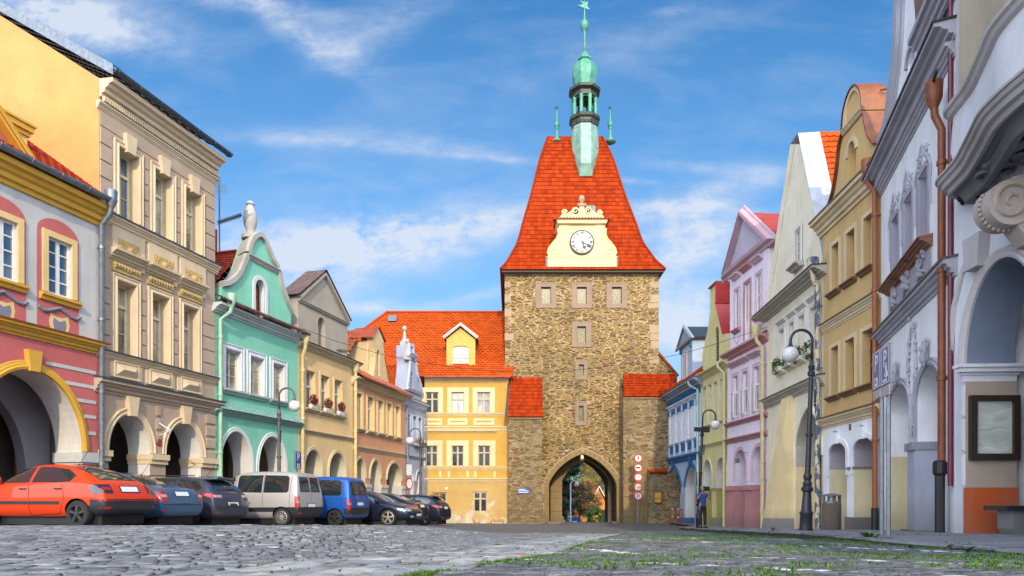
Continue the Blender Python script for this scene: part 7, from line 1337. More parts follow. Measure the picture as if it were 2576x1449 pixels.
# ------------------------------------------------------------------ cars
def car_body(st, W_, wheels, rw, mats, low=None, name='body', sub=2, cr=()):
    """st: stations (x, zbottom, zbelt, ztop, half width at belt, half width at top)"""
    bm = bmesh.new(); rows = []
    for (x, zb, zl, zt, wl, wt) in st:
        half = [(0, zb), (wl*.80, zb), (wl*.97, zb+(zl-zb)*.16), (wl*1.005, zb+(zl-zb)*.55), (wl*.985, zl-.03), (wl*.93+wt*.05, zl+.02*(zt > zl+.1)), (wt+.02, zt-.055*min(1, (zt-zl)*6+.3)), (wt*.8, zt-.004), (0, zt+.012)]
        full = [(-y, z) for y, z in half[1:-1]][::-1]; ring = half+full
        rows.append([bm.verts.new((x, y, z)) for y, z in ring])
    n = len(rows[0])
    for a, b in zip(rows, rows[1:]):
        for j in range(n): bm.faces.new((a[j], a[(j+1) % n], b[(j+1) % n], b[j]))
    for r_ in (rows[0], rows[-1]):
        for j in range(n//2-1+n % 2): 
            q = [r_[j], r_[j+1], r_[-(j+1)] , r_[-j] if j else r_[0]]; q2 = []
            [q2.append(v) for v in q if v not in q2]
            if len(q2) > 2: 
                try: bm.faces.new(q2)
                except ValueError: pass
    cl = bm.edges.layers.float.new('crease_edge')
    for a in rows: 
        for j in (4, n-5, ): pass
    for i in range(len(rows)-1):
        for j in (5, 4, 1): 
            for jj in (j, n-j):
                e = bm.edges.get((rows[i][jj], rows[i+1][jj]));
                if e: e[cl] = .45
    bmesh.ops.recalc_face_normals(bm, faces=bm.faces); me = bpy.data.meshes.new(name); bm.to_mesh(me); bm.free()
    o = bpy.data.objects.new(name, me); COL.objects.link(o); m = o.modifiers.new('s', 'SUBSURF'); m.levels = sub; m.render_levels = sub
    cut = MB(); 
    for x, zc in wheels:
        for sg in (-1, 1):
            vs = []; k = 28; r_ = rw
            for yy in (sg*(W_/2-.34), sg*(W_/2+.3)): vs += [(x+r_*cos(2*pi*i/k), yy, zc+r_*sin(2*pi*i/k)) for i in range(k)]
            cut.add(vs, [tuple(range(k))[::-1], tuple(range(k, 2*k))]+[(i, (i+1) % k, k+(i+1) % k, k+i) for i in range(k)])
    for m_ in mats: me.materials.append(m_)
    cut.m = [1]*len(cut.f); c = cut.build('cut', mats); c.data.polygons.foreach_set('material_index', [1]*len(c.data.polygons))
    bo = o.modifiers.new('b', 'BOOLEAN'); bo.object = c; bo.solver = 'EXACT'; bo.operation = 'DIFFERENCE'
    dg = bpy.context.evaluated_depsgraph_get(); ev = o.evaluated_get(dg); m2 = bpy.data.meshes.new_from_object(ev); o.modifiers.clear(); o.data = m2; bpy.data.objects.remove(c)
    if low:
        for p in m2.polygons:
            if p.material_index == 0:
                for i, (x0, x1, z0, z1) in enumerate(low):
                    if x0 <= p.center.x <= x1 and z0 <= p.center.z <= z1: p.material_index = 2
    m2.polygons.foreach_set('use_smooth', [True]*len(m2.polygons)); m2.set_sharp_from_angle(angle=R(38)); return o
def project(bv, poly, mode, m, name, par, off=.005, step=.07, sg=1):
    bm = bmesh.new(); f = bm.faces.new([bm.verts.new((p[0], p[1], 0)) for p in poly]); xs = [p[0] for p in poly]; ys = [p[1] for p in poly]
    for ax, lo, hi in ((0, min(xs), max(xs)), (1, min(ys), max(ys))):
        k = int((hi-lo)/step)+1
        for i in range(1, k):
            c = lo+(hi-lo)*i/k; no = (1, 0, 0) if ax == 0 else (0, 1, 0); co = (c, 0, 0) if ax == 0 else (0, c, 0)
            bmesh.ops.bisect_plane(bm, geom=bm.verts[:]+bm.edges[:]+bm.faces[:], plane_co=co, plane_no=no)
    bad = []
    for v in bm.verts:
        a, c = v.co.x, v.co.y
        if mode == 'side': o_, d = Vector((a, sg*3, c)), Vector((0, -sg, 0))
        elif mode == 'rear': o_, d = Vector((-3, a, c)), Vector((1, 0, 0))
        else: o_, d = Vector((9, a, c)), Vector((-1, 0, 0))
        h_ = bv.ray_cast(o_, d)
        if h_[0] is None: bad.append(v); continue
        v.co = h_[0]+(h_[1] if h_[1].dot(d) < 0 else -h_[1])*off*.5-d*off*.7
    if bad: bmesh.ops.delete(bm, geom=bad, context='VERTS')
    me = bpy.data.meshes.new(name); bm.to_mesh(me); bm.free(); me.materials.append(m); me.polygons.foreach_set('use_smooth', [True]*len(me.polygons))
    o = bpy.data.objects.new(name, me); COL.objects.link(o); o.parent = par; return o
def wheel(par, x, y, r, rm, sp=5, sg=1, cap=False, rimr=.68, wd=.2):
    b = MB(); n = 32; pr = [(r*rimr, -.5), (r*.94, -.5), (r, -.36), (r, .36), (r*.94, .5), (r*(rimr+.03), .5), (r*rimr, .42)]
    vs = [(x+a*cos(2*pi*i/n), y+sg*c*wd, r+a*sin(2*pi*i/n)) for a, c in pr for i in range(n)]; b.add(vs, [(k*n+i, k*n+(i+1) % n, (k+1)*n+(i+1) % n, (k+1)*n+i) for k in range(len(pr)-1) for i in range(n)])
    o = b.build('wheel', M_['tyre'], par, auto=40); b = MB(); rr = r*rimr
    def ring(r0, c0, r1, c1): b.add([(x+a*cos(2*pi*i/n), y+sg*c*wd, r+a*sin(2*pi*i/n)) for a, c in ((r0, c0), (r1, c1)) for i in range(n)], [(i, (i+1) % n, n+(i+1) % n, n+i) for i in range(n)])
    ring(rr, .44, rr*.93, .46); ring(rr*.93, .46, rr*.9, .1)
    for k in range(sp):
        a = 2*pi*k/sp+.3; w0, w1 = ((.10, .055) if sp < 8 else (.045, .03)); da, db = Vector((cos(a), 0, sin(a))), Vector((-sin(a), 0, cos(a))); c = Vector((x, y+sg*.40*wd, r))
        b.add([c+da*rr*.2-db*r*w1*1.6, c+da*rr*.2+db*r*w1*1.6, c+da*rr*.95+db*r*w0*1.5, c+da*rr*.95-db*r*w0*1.5, c+da*rr*.2-db*r*w1+Vector((0, sg*.03, 0)), c+da*rr*.2+db*r*w1+Vector((0, sg*.03, 0)), c+da*rr*.93+db*r*w0+Vector((0, sg*.02, 0)), c+da*rr*.93-db*r*w0+Vector((0, sg*.02, 0))], [(0, 3, 7, 4), (4, 5, 6, 7), (1, 5, 6, 2)])
    ring(rr*.24, .4, rr*.22, .58); b.add([(x+rr*.22*cos(2*pi*i/16), y+sg*.58*wd, r+rr*.22*sin(2*pi*i/16)) for i in range(16)], [tuple(range(16))]); b.build('rim', rm, o, auto=35)
    b = MB(); b.add([(x+rr*.92*cos(2*pi*i/n), y+sg*.12*wd, r+rr*.92*sin(2*pi*i/n)) for i in range(n)], [tuple(range(n))]); b.build('brake_disc', M_['black'], o)
def strip(pts, w): # thin polygon along points
    P = [Vector(p) for p in pts]; L_ = []; R_ = []
    for i in range(len(P)): d = (P[min(i+1, len(P)-1)]-P[max(i-1, 0)]).normalized(); n = Vector((-d.y, d.x))*w/2; L_.append(tuple(P[i]+n)); R_.append(tuple(P[i]-n))
    return L_+R_[::-1]
plain('tyre', (.018, .018, .018), .85, nz=.2, sc_=20); plain('rim_silver', (.55, .52, .46), .35, .7, nz=.1, bst=0); plain('rim_dark', (.05, .05, .055), .45, .5, nz=.1, bst=0); plain('plastic_dark', (.022, .024, .030), .5, nz=.1, bst=.05)
plain('lamp_red', (.42, .012, .006), .15, nz=.1, coat=.8, bst=0); plain('lamp_amber', (.55, .10, .02), .15, nz=.1, coat=.8, bst=0); plain('lamp_clear', (.55, .58, .62), .12, .4, nz=.3, sc_=25, coat=.8); plain('plate_white', (.72, .76, .80), .4, nz=.04, bst=0); plain('plate_blue', (.02, .06, .35), .4, bst=0); plain('chrome', (.6, .6, .62), .15, 1, nz=.05, bst=0)
def carglass(q): setc(q, (.012, .022, .026)); q.b.inputs['Roughness'].default_value = .03; q.b.inputs['Specular IOR Level'].default_value = .9; q.b.inputs['Coat Weight'].default_value = 1; q.b.inputs['Coat Roughness'].default_value = .01
mat('car_glass', carglass)
def paint(key, c, fl=.3):
    def fn(q): n_ = q.noise(q.oc, 600, 1); setc(q, q.mix(q.ramp(n_, [(.4, 0), (.6, fl)]), c, sc(c, 1.7))); q.b.inputs['Roughness'].default_value = .42; q.b.inputs['Metallic'].default_value = .35 if fl > .1 else 0; q.b.inputs['Specular IOR Level'].default_value = .25; q.b.inputs['Coat Weight'].default_value = .7; q.b.inputs['Coat Roughness'].default_value = .04
    return mat('paint_'+key, fn)
ST = {'hatch': [(0, .40, .56, .60, .60, .50), (.03, .32, .62, .70, .76, .66), (.14, .26, .84, .95, .81, .68), (.34, .24, .92, 1.03, .83, .66), (.8, .22, .95, 1.25, .845, .60), (1.2, .2, .95, 1.37, .85, .57), (1.8, .2, .94, 1.42, .85, .57), (2.4, .2, .92, 1.37, .85, .57), (3.0, .2, .90, 1.0, .85, .68), (3.3, .2, .85, .90, .84, .68), (3.85, .22, .70, .76, .79, .6), (4.05, .3, .58, .62, .70, .5), (4.13, .38, .5, .54, .5, .35)],
      'sedan': [(0, .42, .56, .60, .66, .56), (.03, .32, .66, .72, .80, .70), (.10, .26, .90, .98, .83, .70), (.35, .24, .95, 1.04, .85, .70), (.62, .22, .96, 1.07, .86, .68), (1.25, .2, .96, 1.36, .865, .58), (1.7, .2, .95, 1.44, .865, .57), (2.3, .2, .94, 1.45, .865, .58), (2.8, .2, .93, 1.36, .86, .58), (3.35, .2, .92, 1.0, .86, .70), (3.7, .2, .86, .93, .85, .70), (4.25, .22, .72, .78, .80, .62), (4.45, .3, .58, .64, .70, .5), (4.53, .38, .5, .55, .5, .35)],
      'wagon': [(0, .40, .56, .60, .68, .58), (.03, .30, .68, .78, .82, .74), (.10, .25, .90, .99, .86, .72), (.30, .24, .96, 1.22, .88, .66), (.55, .22, .97, 1.42, .885, .60), (1.2, .2, .96, 1.47, .89, .60), (2.0, .2, .94, 1.49, .89, .60), (2.7, .2, .92, 1.43, .885, .60), (3.4, .2, .90, 1.0, .88, .72), (3.75, .2, .84, .92, .87, .72), (4.3, .22, .72, .78, .82, .64), (4.5, .3, .58, .64, .72, .5), (4.58, .38, .5, .55, .5, .35)],
      'van': [(0, .40, .60, .66, .74, .72), (.03, .32, .90, 1.05, .83, .78), (.07, .28, 1.05, 1.30, .85, .74), (.14, .26, 1.08, 1.70, .855, .68), (.26, .25, 1.08, 1.78, .86, .68), (.8, .24, 1.08, 1.81, .86, .69), (1.6, .24, 1.07, 1.82, .86, .69), (2.4, .24, 1.06, 1.78, .86, .67), (3.0, .24, 1.04, 1.40, .86, .68), (3.4, .24, 1.0, 1.10, .85, .68), (3.8, .26, .84, .92, .82, .64), (4.03, .32, .66, .72, .72, .52), (4.11, .4, .54, .6, .5, .35)]}
def build_car(key, kind, pname, label, px, Yc, front=False, pc=(1, 0, 0), rim='rim_silver', sp=5, H_=1.0, low=None, fl=.3, r=13, dark=None, zoff=0, rimr=.68, wr=.30, extra=None):
    S0 = [(x, a, b_, b_+(c-b_)*1+(c-1)*0 if 0 else c, d, e) for x, a, b_, c, d, e in ST[kind]]; S0 = [(x, a*H_, b_*H_, c*H_, d, e) for x, a, b_, c, d, e in S0]; L_ = S0[-1][0]; W_ = 2*max(s[4] for s in S0)
    X0 = (px-CX)/F*Yc; rr_ = R(r); lat = Vector((-sin(rr_), -cos(rr_))); nrm = Vector((cos(rr_), -sin(rr_)))
    c0 = Vector((X0, Yc))-lat*(W_/2-.04)-nrm*.05; root = thing(pname, label, key, rz=0)
    if not front: root.rotation_euler[2] = pi-rr_; pos = c0
    else: root.rotation_euler[2] = -rr_; pos = c0-nrm*L_
    cc = c0-nrm*(L_/2); z = gz_(*(c0-nrm*.8))*.5+gz_(*cc)*.5+zoff; root.location = (pos.x, pos.y, z)
    wx = {'hatch': (.72, 3.28), 'sedan': (.95, 3.55), 'wagon': (.88, 3.62), 'van': (.62, 3.30)}[kind]; wrr = wr
    P_ = paint(label.split()[0]+kind, pc, fl); body = car_body(S0, W_, [(x, wrr) for x in wx], wrr*1.17, [P_, M_['black'], M_['plastic_dark']], low); body.parent = root
    bv = BVHTree.FromPolygons([v.co.copy() for v in body.data.vertices], [tuple(p.vertices) for p in body.data.polygons])
    for x in wx:
        for sg in (-1, 1): wheel(root, x, sg*(W_/2-.115), wrr, M_[rim], sp, sg, rimr=rimr)
    pj = lambda poly, mode, m, nm, par=root, off=.005, sg=1: project(bv, [(a, c*H_) for a, c in poly], mode, M_[m] if isinstance(m, str) else m, nm, par, off, sg=sg)
    b = MB(); b.tube([(-.0+.0, 0, 0), (0, 0, .001)], .001, 3) if 0 else None
    side = {'hatch': ([(2.05, .975), (2.06, 1.335), (2.45, 1.28), (2.93, 1.0), (2.95, .965)], [(1.98, .975), (1.98, 1.335), (1.6, 1.33), (1.15, 1.27), (.86, 1.13), (.93, .99), (1.2, .975)]),
            'sedan': ([(2.32, .98), (2.30, 1.37), (2.7, 1.31), (3.2, 1.02), (3.22, .98)], [(2.24, .98), (2.22, 1.375), (1.7, 1.36), (1.35, 1.26), (1.02, 1.06), (1.1, .99)]),
            'wagon': ([(2.4, .98), (2.38, 1.40), (2.8, 1.33), (3.28, 1.0), (3.3, .96)], [(2.32, .98), (2.30, 1.41), (1.45, 1.40), (1.42, .995)], [(1.36, 1.0), (1.37, 1.395), (.72, 1.33), (.50, 1.14), (.62, 1.04)]),
            'van': ([(2.42, 1.12), (2.40, 1.64), (2.6, 1.62), (3.05, 1.25), (3.12, 1.10)], [(1.34, 1.10), (1.34, 1.68), (2.2, 1.68), (2.26, 1.64), (2.26, 1.12)], [(1.28, 1.10), (1.28, 1.68), (.46, 1.66), (.38, 1.58), (.36, 1.16), (.42, 1.10)])}[kind]
    for sg in (-1, 1):
        for pl in side:
            pj(pl, 'side', 'plastic_dark', 'window_seal', off=.003, sg=sg); c = Vector((sum(p[0] for p in pl)/len(pl), sum(p[1] for p in pl)/len(pl))); pj([tuple(c+(Vector(p)-c)*.95) for p in pl], 'side', 'car_glass', 'side_window', off=.007, sg=sg)
        dl = {'hatch': [[(2.02, .25), (2.02, .97)], [(1.05, .62), (1.12, .95)], [(1.05, .62), (1.2, .3), (2.0, .25)], [(3.0, .3), (3.02, .95)]], 'sedan': [[(2.28, .25), (2.27, .97)], [(1.3, .6), (1.22, .95)], [(1.3, .6), (1.5, .26), (2.28, .25)], [(3.2, .26), (3.25, .95)]], 'wagon': [[(2.35, .25), (2.35, .97)], [(1.3, .6), (1.4, .96)], [(1.3, .6), (1.5, .26), (2.3, .25)], [(3.25, .26), (3.3, .93)]], 'van': [[(2.34, .3), (2.34, 1.75)], [(1.30, .66), (1.30, 1.75)], [(.32, .62), (.30, 1.7)], [(3.1, .3), (3.14, 1.05)]]}[kind]
        for d_ in dl: pj(strip(d_, .012), 'side', 'black', 'door_seam', off=.004, sg=sg)
        hz = .84 if kind != 'van' else .96
        for hx in ({'hatch': (2.16, 1.2), 'sedan': (2.4, 1.45), 'wagon': (2.45, 1.55), 'van': (2.45, 2.22)}[kind]): b = MB(); h_ = bv.ray_cast(Vector((hx, sg*3, hz*H_)), Vector((0, -sg, 0))); b.ball((0, 0, 0), .5, 8, 6); 
        # handles
        for hx in ({'hatch': (2.18, 1.22), 'sedan': (2.42, 1.45), 'wagon': (2.48, 1.55), 'van': (2.48, 2.2)}[kind]):
            h_ = bv.ray_cast(Vector((hx, sg*3, hz*H_)), Vector((0, -sg, 0)))
            if h_[0]: b = MB(); b.tube([h_[0]+Vector((-.09, sg*.005, 0)), h_[0]+Vector((-.06, sg*.03, 0)), h_[0]+Vector((.06, sg*.03, 0)), h_[0]+Vector((.09, sg*.005, 0))], .016, 6); b.build('door_handle', M_['plastic_dark'], root, smooth=True)
        mx = side[0][-1][0]-.12; mz = side[0][-1][1]+.08; h_ = bv.ray_cast(Vector((mx, sg*3, (mz-.08)*H_)), Vector((0, -sg, 0)))
        if h_[0]: b = MB(); b.ball((h_[0].x, h_[0].y+sg*.14, h_[0].z+.08), .1, 10, 8, .75); b.tube([h_[0], h_[0]+Vector((0, sg*.12, .06))], .03, 6); b.build('wing_mirror', P_ if dark is None else M_['plastic_dark'], root, smooth=True)
    ex = extra or {}
    rg = {'hatch': [(-.52, 1.05), (.52, 1.05), (.46, 1.33), (-.46, 1.33)], 'sedan': [(-.56, 1.12), (.56, 1.12), (.46, 1.40), (-.46, 1.40)], 'wagon': [(-.60, 1.06), (.60, 1.06), (.50, 1.38), (-.50, 1.38)], 'van': None}[kind]
    if kind == 'van':
        for a, c in ((-.66, -.03), (.03, .66)): pj([(a+.02, 1.12), (c-.02, 1.12), (c-(.06 if c > .1 else .02), 1.62), (a+(.06 if a < -.1 else .02), 1.62)], 'rear', 'plastic_dark', 'window_seal', off=.003); pj([(a+.05, 1.15), (c-.05, 1.15), (c-(.08 if c > .1 else .05), 1.59), (a+(.08 if a < -.1 else .05), 1.59)], 'rear', 'car_glass', 'rear_window', off=.007)
        pj(strip([(0, .45), (0, 1.72)], .012), 'rear', 'black', 'door_seam')
    else: pj([(a*1.04, z+(.02 if z > 1.2 else -.02)) for a, z in rg], 'rear', 'plastic_dark', 'window_seal', off=.003); pj(rg, 'rear', 'car_glass', 'rear_window', off=.007)
    if kind != 'van': pj([(a*1.15, z-.03 if z > 1.2 else .99) for a, z in rg], 'front', 'car_glass', 'windscreen', off=.006)
    else: pj([(-.62, 1.12), (.62, 1.12), (.55, 1.66), (-.55, 1.66)], 'front', 'car_glass', 'windscreen', off=.006)
    lp = {'hatch': ([(-.8, .74), (-.52, .74), (-.5, .93), (-.78, .93)], [(.05, .74), (.32, .72), (.40, .90), (.1, .94)]), 'sedan': ([(-.84, .66), (-.58, .66), (-.58, .93), (-.83, .93)], [(.02, .66), (.17, .66), (.19, .93), (.05, .93)]), 'wagon': ([(-.87, .84), (-.46, .82), (-.5, .93), (-.84, .97)], [(.03, .84), (.32, .88), (.44, .97), (.1, .97)]), 'van': ([(-.87, .60), (-.74, .60), (-.74, .98), (-.86, .98)], [(.03, .60), (.12, .60), (.13, .98), (.05, .98)])}[kind]
    for sg in (-1, 1):
        q = 'car_glass' if kind == 'hatch' else 'lamp_red'; pj([(sg*a, z) for a, z in lp[0]], 'rear', q, 'tail_light', off=.009); pj(lp[1], 'side', q, 'tail_light', off=.009, sg=sg)
        za, zb = lp[0][0][1], lp[0][2][1]; zm = (za*.45+zb*.55); aa = lp[0][1][0]; ab = lp[0][0][0]
        pj([(sg*(ab*.8+aa*.2), zm-.035), (sg*aa*1.03, zm-.035), (sg*aa*1.03, zm+.03), (sg*(ab*.8+aa*.2), zm+.03)], 'rear', 'lamp_clear' if kind != 'hatch' else 'lamp_red', 'indicator', off=.013)
        pj([(sg*.48, .62), (sg*.80, .60), (sg*.78, .70), (sg*.54, .74)], 'front', 'lamp_clear', 'headlight', off=.009); pj([(S0[-1][0]-.3, .60), (S0[-1][0]-.55, .66), (S0[-1][0]-.62, .74), (S0[-1][0]-.34, .72)], 'side', 'lamp_clear', 'headlight', off=.008, sg=sg)
        pj([(sg*.5, .36), (sg*.68, .36), (sg*.68, .43), (sg*.5, .43)], 'front', 'lamp_clear', 'fog_light', off=.009)
    pz = ex.get('plate', .78); py = ex.get('ply', 0); pj([(py-.28, pz-.075), (py+.28, pz-.075), (py+.28, pz+.075), (py-.28, pz+.075)], 'rear', 'plastic_dark', 'plate_recess', off=.006)
    pl = pj([(py-.26, pz-.055), (py+.26, pz-.055), (py+.26, pz+.055), (py-.26, pz+.055)], 'rear', 'plate_white', 'number_plate', off=.014); pj([(py-.26, pz-.055), (py-.225, pz-.055), (py-.225, pz+.055), (py-.26, pz+.055)], 'rear', 'plate_blue', 'plate_band', pl, off=.018); pj([(-.26, .40), (.26, .40), (.26, .5), (-.26, .5)], 'front', 'plate_white', 'number_plate', off=.014)
    pj([(-.34, .56), (.34, .56), (.38, .66), (-.38, .66)], 'front', 'plastic_dark', 'grille', off=.006)
    zb_ = ex.get('bump', .60); pj(strip([(-.72, zb_), (.72, zb_)], .014), 'rear', 'black', 'bumper_seam', off=.005)
    for sg in (-1, 1): pj(strip([(.02, zb_), (wx[0]-wrr*1.15, zb_-.02)], .014), 'side', 'black', 'bumper_seam', off=.005, sg=sg); pj([(sg*.62, .40), (sg*.78, .40), (sg*.78, .44), (sg*.62, .44)], 'rear', 'lamp_red', 'reflector', off=.008)
    if ex.get('rub'): [pj([(a, ex['rub']), (c, ex['rub']), (c, ex['rub']+.07), (a, ex['rub']+.07)], 'side', 'plastic_dark', 'rubbing_strip', off=.014, sg=sg) for sg in (-1, 1) for a, c in ((wx[0]+.46, 2.0), (2.04, wx[1]-.46))]
    if ex.get('rails'): [(lambda b: (b.tube([(.7, sg*.62, 1.42*H_), (.85, sg*.62, 1.50*H_), (2.6, sg*.62, 1.50*H_), (2.75, sg*.62, 1.43*H_)], .016, 6), b.build('roof_rail', M_['chrome'], root, smooth=True)))(MB()) for sg in (-1, 1)]
    if ex.get('spoiler'): b = MB(); b.add([(.28, -.55, 1.40), (.28, .55, 1.40), (.62, .58, 1.475), (.62, -.58, 1.475), (.30, -.55, 1.37), (.30, .55, 1.37), (.62, .6, 1.42), (.62, -.6, 1.42)], [(0, 1, 2, 3), (4, 5, 1, 0), (7, 6, 5, 4), (0, 3, 7, 4), (1, 5, 6, 2)]); b.build('spoiler', P_, root)
    h_ = bv.ray_cast(Vector((ex.get('ant', .9), 0, 4)), Vector((0, 0, -1)))
    if h_[0] and ex.get('ant'): b = MB(); b.tube([h_[0], h_[0]+Vector((-.32, .02, .36))], .006, 5); b.ball(h_[0], .025, 6, 4); b.build('aerial', M_['black'], root)
    h_ = bv.ray_cast(Vector((.12 if kind != 'van' else .1, -.1, 3)), Vector((0, 0, -1)))
    b = MB(); o1 = bv.ray_cast(Vector((-3, .05, (rg[0][1]+.02)*H_ if rg else 1.18)), Vector((1, 0, 0))); o2 = bv.ray_cast(Vector((-3, -.28, (rg[0][1]+.06)*H_ if rg else 1.3)), Vector((1, 0, 0)))
    if o1[0] and o2[0] and kind != 'sedan': b.tube([o1[0]-Vector((.03, 0, 0)), o2[0]-Vector((.025, 0, 0))], .009, 5); b.build('wiper', M_['black'], root)
    b = MB(); b.box(.25, L_-.3, -W_/2+.22, W_/2-.22, .05, .3*H_); b.build('underbody_shade', M_['black'], root)  # underbody box, black and lowered to stand for the shadow under the car
    return root
GRP = None
build_car('car', 'hatch', 'hatchback', 'bright orange-red hatchback with dark bumper, parked nearest on the left', 268, 15.0, pc=(.60, .040, .003), rim='rim_dark', low=[(-.1, .42, 0, .60), (.42, 4.2, .0, .25)], fl=0, H_=1.03, extra={'plate': .83, 'rub': .50, 'ant': 1.5, 'bump': .605})
build_car('car', 'sedan', 'saloon_car', 'steel-blue saloon car between the red hatchback and the grey estate', 412, 17.4, pc=(.05, .12, .22), rim='rim_dark', extra={'plate': .86, 'bump': .58, 'ant': 1.35})
build_car('car', 'wagon', 'estate_car', 'metallic grey estate car with roof rails, beside the steel-blue saloon', 545, 19.6, pc=(.045, .055, .085), rim='rim_dark', wr=.33, rimr=.72, low=[(-.1, .6, 0, .33)], extra={'plate': .66, 'bump': .56, 'rails': 1, 'spoiler': 1, 'ant': .95})
build_car('van', 'van', 'passenger_van', 'silver passenger van with twin rear doors and dark side strip', 755, 22.1, pc=(.42, .41, .40), sp=12, low=[(-.1, .95, 0, .62), (.95, 4.2, .48, .62)], extra={'plate': .68, 'ply': .0, 'bump': .62, 'lamp': 'lamp_red'})
build_car('van', 'van', 'passenger_van', 'bright blue passenger van parked right of the silver van', 885, 24.5, pc=(.015, .10, .42), rim='rim_dark', sp=5, low=[(-.1, .26, .40, .66), (-.1, 4.2, 0, .30)], extra={'plate': .80, 'bump': .64})
build_car('car', 'wagon', 'estate_car', 'dark navy estate car with silver five-spoke wheels, its headlights facing the square', 1037, 26.6, front=True, pc=(.012, .018, .04), H_=.96, wr=.33, rimr=.74, fl=.2, extra={})
build_car('car', 'sedan', 'saloon_car', 'black-blue saloon car with red tail lights, behind the navy estate', 1052, 29.4, pc=(.012, .02, .045), wr=.32, rimr=.72, fl=.2, extra={'plate': .86, 'bump': .55})
build_car('car', 'wagon', 'estate_car', 'dark estate car farthest along the parked row, beside the yellow house', 1112, 31.9, pc=(.015, .02, .035), wr=.32, rimr=.72, fl=.2, extra={'plate': .84, 'bump': .55, 'spoiler': 1, 'ant': 0})
# ------------------------------------------------------------------ street furniture
def globe(q):
    v = q.n('ShaderNodeTexVoronoi', feature='DISTANCE_TO_EDGE'); q.L.new(q.map(q.oc, sc=(8.5, 8.5, 8.5)), v.inputs['Vector']); v.inputs['Randomness'].default_value = .35
    setc(q, q.mix(q.ramp(v.outputs['Distance'], [(.035, 0), (.06, 1)]), (.30, .28, .27), (.78, .75, .72))); q.b.inputs['Roughness'].default_value = .3
mat('globe_glass', globe)
def lamp(px_, py_, Y, label, H, lean, side, mt, flood=False, flip=False):
    X = (px_-CX)/F*Y; z = -((py_-HY)/F*Y); r = thing('street_lamp', label, 'street lamp', (X, Y, z), 0, 'street lamps with globe shades'); r.rotation_euler = (0, R(lean), 0)
    b = MB(); b.lathe(0, 0, [(.17, 0), (.17, .05), (.155, .06), (.15, .40), (.165, .42), (.165, .46), (.13, .5), (.10, .98), (.145, 1.02), (.15, 1.08), (.10, 1.14), (.115, 1.2), (.075, 1.28), (.095, 1.33), (.105, 1.4), (.075, 1.46)], 20); b.build('post_base', mt, r, auto=40)
    b = MB(); b.lathe(0, 0, [(.07, 1.45), (.062, 2.4), (.09, 2.42), (.09, 2.47), (.06, 2.5), (.055, H-1.2), (.085, H-1.18), (.095, H-1.1), (.06, H-1.05), (.085, H-.95), (.055, H-.9), (.05, H-.78)], 16); b.build('post', mt, r, auto=40)
    ra = .28; hc = H-.30; pts = [(0, 0, H-.8), (0, 0, hc)]+[(side*(ra-ra*cos(a)), 0, hc+ra*sin(a)) for a in np.linspace(.15, pi, 14)]+[(side*2*ra, 0, hc-.06)]
    b = MB(); b.tube(pts, .034, 10); b.build('arm', mt, r, smooth=True)
    b = MB(); b.lathe(side*2*ra, 0, [(.13, hc-.24), (.12, hc-.2), (.06, hc-.14), (.035, hc-.05), (.035, hc-.02)], 16); b.build('lamp_cap', mt, r, auto=50)
    b = MB(); b.ball((0, 0, 0), .205, 24, 16); b.build('lamp_globe', M_['globe_glass'], r, smooth=True, loc=(side*2*ra, 0, hc-.36))
    if flood: b = MB(); b.box(-.02, .3, -.12, .12, H-1.0, H-.76); b.box(-.34, -.02, -.1, .1, H-.98, H-.8) if flood > 1 else None; b.build('floodlight', M_['black'], r)
    b = MB(); b.tube([(.08, -.06, H-1.55), (.08, -.1, H-1.9)], .03, 6); b.ball((.08, -.1, H-1.95), .04, 6, 4); b.build('cable_clip', M_['black'], r)
lamp(702, 1321, 24.55, 'grey street lamp rising behind the silver van, in front of the mint house', 4.95, 0, 1, M_['lampgrey'])
lamp(1057.5, 1310, 35.0, 'far street lamp in front of the pale blue house, globe facing left and small floodlight', 4.75, .2, -1, M_['lampgrey'], flood=1)
lamp(1757, 1330, 30.0, 'dark street lamp beside the person taking a picture, floodlight on its left', 5.25, 2.2, 1, M_['lampdark'], flood=2)
lamp(2027, 1334, 17.5, 'tall black street lamp leaning slightly, by the ivory house on the right pavement', 5.15, 2.0, -1, M_['lampdark'])
def text(s_, size, m, par, loc, rot, ext=.002, name='lettering', align='CENTER'):
    c = bpy.data.curves.new('t', 'FONT'); c.body = s_; c.size = size; c.extrude = ext; c.align_x = align; c.align_y = 'CENTER'; o = bpy.data.objects.new('t', c); COL.objects.link(o)
    me = bpy.data.meshes.new_from_object(o.evaluated_get(bpy.context.evaluated_depsgraph_get())); bpy.data.objects.remove(o); me.materials.append(m); x = bpy.data.objects.new(name, me); COL.objects.link(x); x.parent = par; x.location = loc; x.rotation_euler = rot; return x
plain('sign_white', (.80, .78, .76), .4, nz=.05, bst=0); plain('sign_red', (.55, .02, .02), .4, nz=.1, bst=0); plain('sign_blue', (.015, .06, .26), .4, nz=.15, bst=0); plain('sign_violet', (.16, .15, .30), .5, nz=.15, bst=0); plain('galv', (.26, .28, .30), .4, .6, nz=.2, bst=0)
